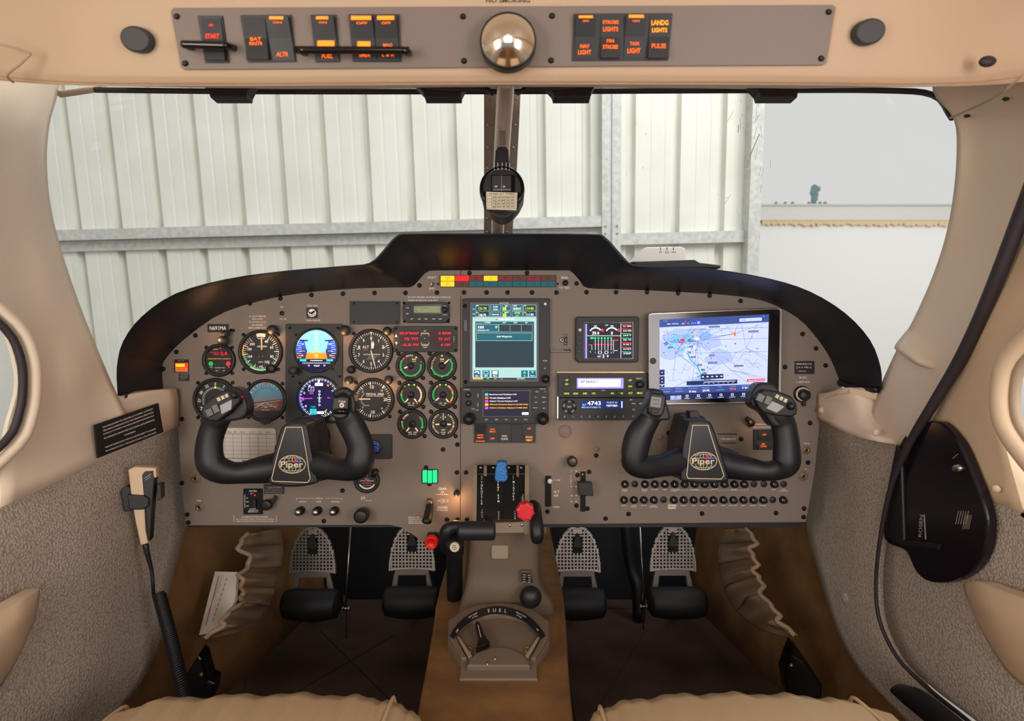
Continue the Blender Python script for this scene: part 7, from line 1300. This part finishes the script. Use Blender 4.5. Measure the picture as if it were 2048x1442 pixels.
ob('switch_housing', [(1147, 28), (1344, 27), (1336, 121), (1144, 122)], [(1151, 32, 1190, 117, -2, [('#', 36, 5, 'e_glow', 28), ('ON', 44, 4, 'e_orange', 12), ('NAV', 93, 8, 'e_orange', 18), ('LIGHT', 105, 9, 'e_orange', 26)], -1), (1202, 32, 1240, 117, -2, [('STROBE', 45, 7, 'e_orange', 32), ('LIGHTS', 59, 9, 'e_orange', 30), ('FIN', 83, 7, 'e_orange', 14), ('STROBE', 95, 8, 'e_orange', 30)], 1),
    (1251, 31, 1290, 117, -4, [('#', 35, 6, 'e_glow', 30), ('ON', 44, 4, 'e_orange', 14), ('TAXI', 88, 7, 'e_orange', 18), ('LIGHT', 102, 10, 'e_orange', 26)], -1), (1300, 31, 1340, 117, -6, [('LANDG', 46, 10, 'e_amber', 34), ('LIGHTS', 61, 9, 'e_amber', 30), ('PULSE', 93, 9, 'e_orange', 28)], 1)])
for x0, x1, y0, y1 in ((383, 468, 94, 96), (609, 818, 105, 106)):
    m = MB(); h_ = f2.n*.016; p = [f2.pt(x0, y0), f2.pt(x0+2, y0)+h_*.9, f2.pt(x0+10, y0)+h_, f2.pt(x1-10, y1)+h_, f2.pt(x1-2, y1)+h_*.9, f2.pt(x1, y1)]; m.tube(p, .0034, 'black_gloss', 12, 4, ref=tuple(f2.n)); m.build('guard_bar', o)
# round mirror, eyeball vents
o = thing('convex_mirror', 'small round convex mirror with black rim in the middle of the overhead panel', 'mirror', OV.pt(1016, 78)); f3 = Fr(W(1016, 78, .535), (0, -1, -.12))
sc_ = f3.sc(1016, 78); m = MB(); m.lathe(f3, 1016, 78, [(50, -.018), (56.5, -.016), (57, -.004), (56, -.001), (53, -.0015)], 'black', 48); m.build('rim', o)
m = MB(); rows_ = [(54*math.sin(R(a)), -.0015+.013*(1-(math.sin(R(a)))**2)) for a in range(90, -1, -9)]; vs = []; fs = []; nn = 48
m.lathe(f3, 1016, 78, [(r_, w_) for r_, w_ in rows_], 'chrome', 48)
# the mirror is slightly taller than wide in the photo because it is tipped
m.build('mirror_glass', o); m = MB(); m.tube([f3.pt(1016, 78, -.018), OV.pt(1016, 78)], .008, 'black', 12); m.build('mount', o)
for u, v, rot, lb, tx_ in ((284, 82, 28, 'dark oval knob at the left end of the overhead panel', 'LIGHT'), (1728, 67, -28, 'dark oval knob at the right end of the overhead panel', 'LIGHT')):
    o = thing('dimmer_knob', lb, 'knob', OV.pt(u, v)); ca, sa = math.cos(R(rot)), math.sin(R(rot)); f4 = Fr(OV.p0-OV.n*.001, OV.n); el = lambda a, b: [(u+a*math.cos(t)*ca-b*math.sin(t)*sa, v+a*math.cos(t)*sa+b*math.sin(t)*ca) for t in [6.2832*i/28 for i in range(28)]]
    m = MB(); m.poly(f4, el(31, 25), -.001, .012, 'knob_dark' if 'knob_dark' in MT else 'bezel_grey', 4); m.build('knob', o)
    m = MB(); m.text(f4, tx_, u+(20 if rot > 0 else -22), v-32, 9, 'print_dark', .0006, 34, rot=rot+(2 if rot > 0 else -8)); m.build('lettering', o)
m = MB(); m.text(Fr(OV.p0-OV.n*.0006, OV.n), 'NO SMOKING', 1016, 1.5, 8, 'print_dark', .0004, 88); tag(m.build('no_smoking_lettering'), 'cut-off NO SMOKING lettering above the round mirror', 'lettering')
m = MB(); q = W(1975, 123, .552); m.ball(q, .0075, 'seal', 14, (1.1, .6, .7)); tag(m.build('headset_hook'), 'dark oval button at the far right of the overhead trim', 'button')
for u, v, y, lb in ((1934, 232, .765, 'left'), (2012, 198, .72, 'right')): m = MB(); m.ball(W(u, v, y), .004, 'seal', 10, (1.2, .6, .6)); tag(m.build('trim_screw'), 'small dark screw in the upper right pillar, %s of the two' % lb, 'screw')
# sun visor clips
for x0, x1, lb in ((416, 493, 'black visor bracket under the overhead panel, leftmost of the four'), (845, 922, 'black visor bracket just left of the compass tube'), (1104, 1182, 'black visor bracket just right of the compass tube'), (1518, 1596, 'black visor bracket under the overhead panel, rightmost of the four')):
    o = thing('visor_bracket', lb, 'bracket', W((x0+x1)/2, 180, .80)); m = MB(); fr = Fr((0, .80, 0), (0, -1, 0)); m.poly(fr, [(x0-16, 166), (x1+10, 166), (x1, 186), (x1-1, 194), (x0+4, 194), (x0+1, 184)], -.02, 0, 'seal', 1.5); m.build('bracket', o)
m = MB(); m.tube([W(800, 165, .80), W(880, 178, .80), W(965, 178, .80), W(985, 186, .79)], .0035, 'seal', 8, 4); m.tube([W(1196, 165, .80), W(1120, 177, .80), W(1060, 176, .80), W(1035, 186, .79)], .0035, 'seal', 8, 4); tag(m.build('visor_rod'), 'dark visor rods either side of the compass tube', 'rod')
# ================================================================ COMPASS
m = MB(); m.tube([W(1012, 160, .74), W(1010, 200, .765), W(1004, 300, .83), W(1000, 380, .90), W(996, 440, .98), W(994, 520, 1.12)], [.0115, .0115, .0115, .0115, .0110, .0115], 'tube', 24, 5); tb = m.build('support_tube')
tag(tb, 'shiny taupe tube running down the windshield centre behind the compass', 'tube')
o = thing('magnetic_compass', 'round black magnetic compass with a paper correction card, hanging in the windshield centre', 'compass', W(1004, 382, .80)); Y = .80; fr = Fr((0, Y, 0), (0, -1, 0))
m = MB(); m.lathe(fr, 1004, 377, [(30, -.05), (42, -.035), (46, -.01), (45, 0), (43, .003), (38, .002)], 'black_gloss', 44); m.poly(fr, smooth([(962, 385), (1004, 383), (1046, 385), (1042, 406), (1030, 422), (1017, 432), (1004, 436), (991, 432), (978, 422), (966, 406), (962, 385)], 4)[:-1], -.04, -.001, 'black', 2); m.disc(fr, 1004, 377, 40, -.01, -.0005, 'black', 40); m.build('housing', o)
m = MB(); m.poly(fr, [(988, 338), (1019, 338), (1018, 318), (1017, 300), (1011, 294), (997, 294), (991, 302), (990, 318)], -.02, .002, 'black', 2)
for u in (989, 996, 1004, 1012, 1019): m.line(fr, [(u, 341), (u+(.5 if u > 1000 else -.5), 327)], .9, .0026, 'print')
m.build('neck', o)
m = MB(); m.rect(fr, 982, 350, 1030, 385, 0, .0012, 'black_gloss', 3); m.frect(fr, 984, 352, 1022, 383, .0015, 'face_grey'); m.line(fr, [(1003, 352), (1003, 384)], .7, .002, 'print_dim'); m.text(fr, 'W', 992, 374, 4, 'print', .002); m.text(fr, '24', 1008, 374, 4, 'print', .002)
for k in range(16): m.line(fr, [(988+k*2.2, 379), (988+k*2.2, 381.5)], .4, .002, 'print')
m.build('compass_window', o)
m = MB(); f5 = Fr(W(1004, 400, Y-.007), (0, -1, .12)); m.poly(f5, [(972, 384), (1036, 386), (1034, 421), (972, 419)], 0, .0008, 'card')if 'card' in MT else m.poly(f5, [(972, 384), (1036, 386), (1034, 421), (972, 419)], 0, .0008, 'label_cream')
m.text(f5, 'STEER BY CARD', 1004, 388.5, 2.4, 'ink_black', .0012, 52)
for k in range(5): m.line(f5, [(974, 392+k*6.2), (1033, 393+k*6.2)], .4, .0012, 'ink_black')
for k in range(6): m.line(f5, [(983+k*9, 392), (983+k*9, 417)], .4, .0012, 'ink_black')
for j in range(4):
    for k in range(5): m.text(f5, str(random.randint(10, 359)), 988+k*9, 395.5+j*6.2, 2.8, 'ink_black', .0012, 6)
m.build('correction_card', o)
m = MB(); m.tube([f5.pt(970, 384)+Vector((0, -.002, 0)), f5.pt(971, 422)+Vector((0, -.002, 0)), f5.pt(1003, 425)+Vector((0, -.003, 0)), f5.pt(1035, 423)+Vector((0, -.002, 0)), f5.pt(1037, 386)+Vector((0, -.002, 0))], .0014, 'black_gloss', 8); m.build('card_holder', o)
m = MB(); lab = Fr((0, .788, 0), (0, -1, 0))
for k in range(10): m.line(lab, [(999, 262+k*3), (1011, 262+k*3)], 1.4, 0, 'print_dark')
m.text(lab, 'CALIBRATED', 1005, 256, 3, 'print_dark', 0, 15); m.build('label', tb)

# ---- repeats share a group phrase
GR = {'control_yoke': 'control yokes', 'rudder_pedal': 'rudder pedals in a row', 'post_light': 'hooded post lights on the instrument panel', 'jack_socket': 'headset jack sockets', 'visor_bracket': 'visor brackets under the overhead panel', 'seat': 'front seat cushions',
      'map_pouch': 'leather map pouches', 'armrest': 'cream armrests', 'floor_vent': 'floor heater outlets', 'control_cable': 'thin cables in the footwell', 'floor_mat': 'dark floor mats', 'caution_placard': 'caution placards', 'trim_screw': 'screws in the right pillar', 'pull_knob': 'round black pull knobs', 'toggle_switch': 'small toggle switches',
      'manifold_pressure_gauge': 'six small engine gauges', 'tachometer': 'six small engine gauges', 'turbine_and_flow_gauge': 'six small engine gauges', 'oil_gauge': 'six small engine gauges', 'vacuum_and_head_gauge': 'six small engine gauges', 'fuel_quantity_gauge': 'six small engine gauges'}
for o in sc.objects:
    if o.parent is None and o.get('category') and not o.get('kind'):
        n = o.name.split('.')[0]
        if n in GR: o['group'] = GR[n]
        elif n == 'dimmer_knob' and 'overhead' in o['label']: o['group'] = 'dark knobs at the ends of the overhead panel'
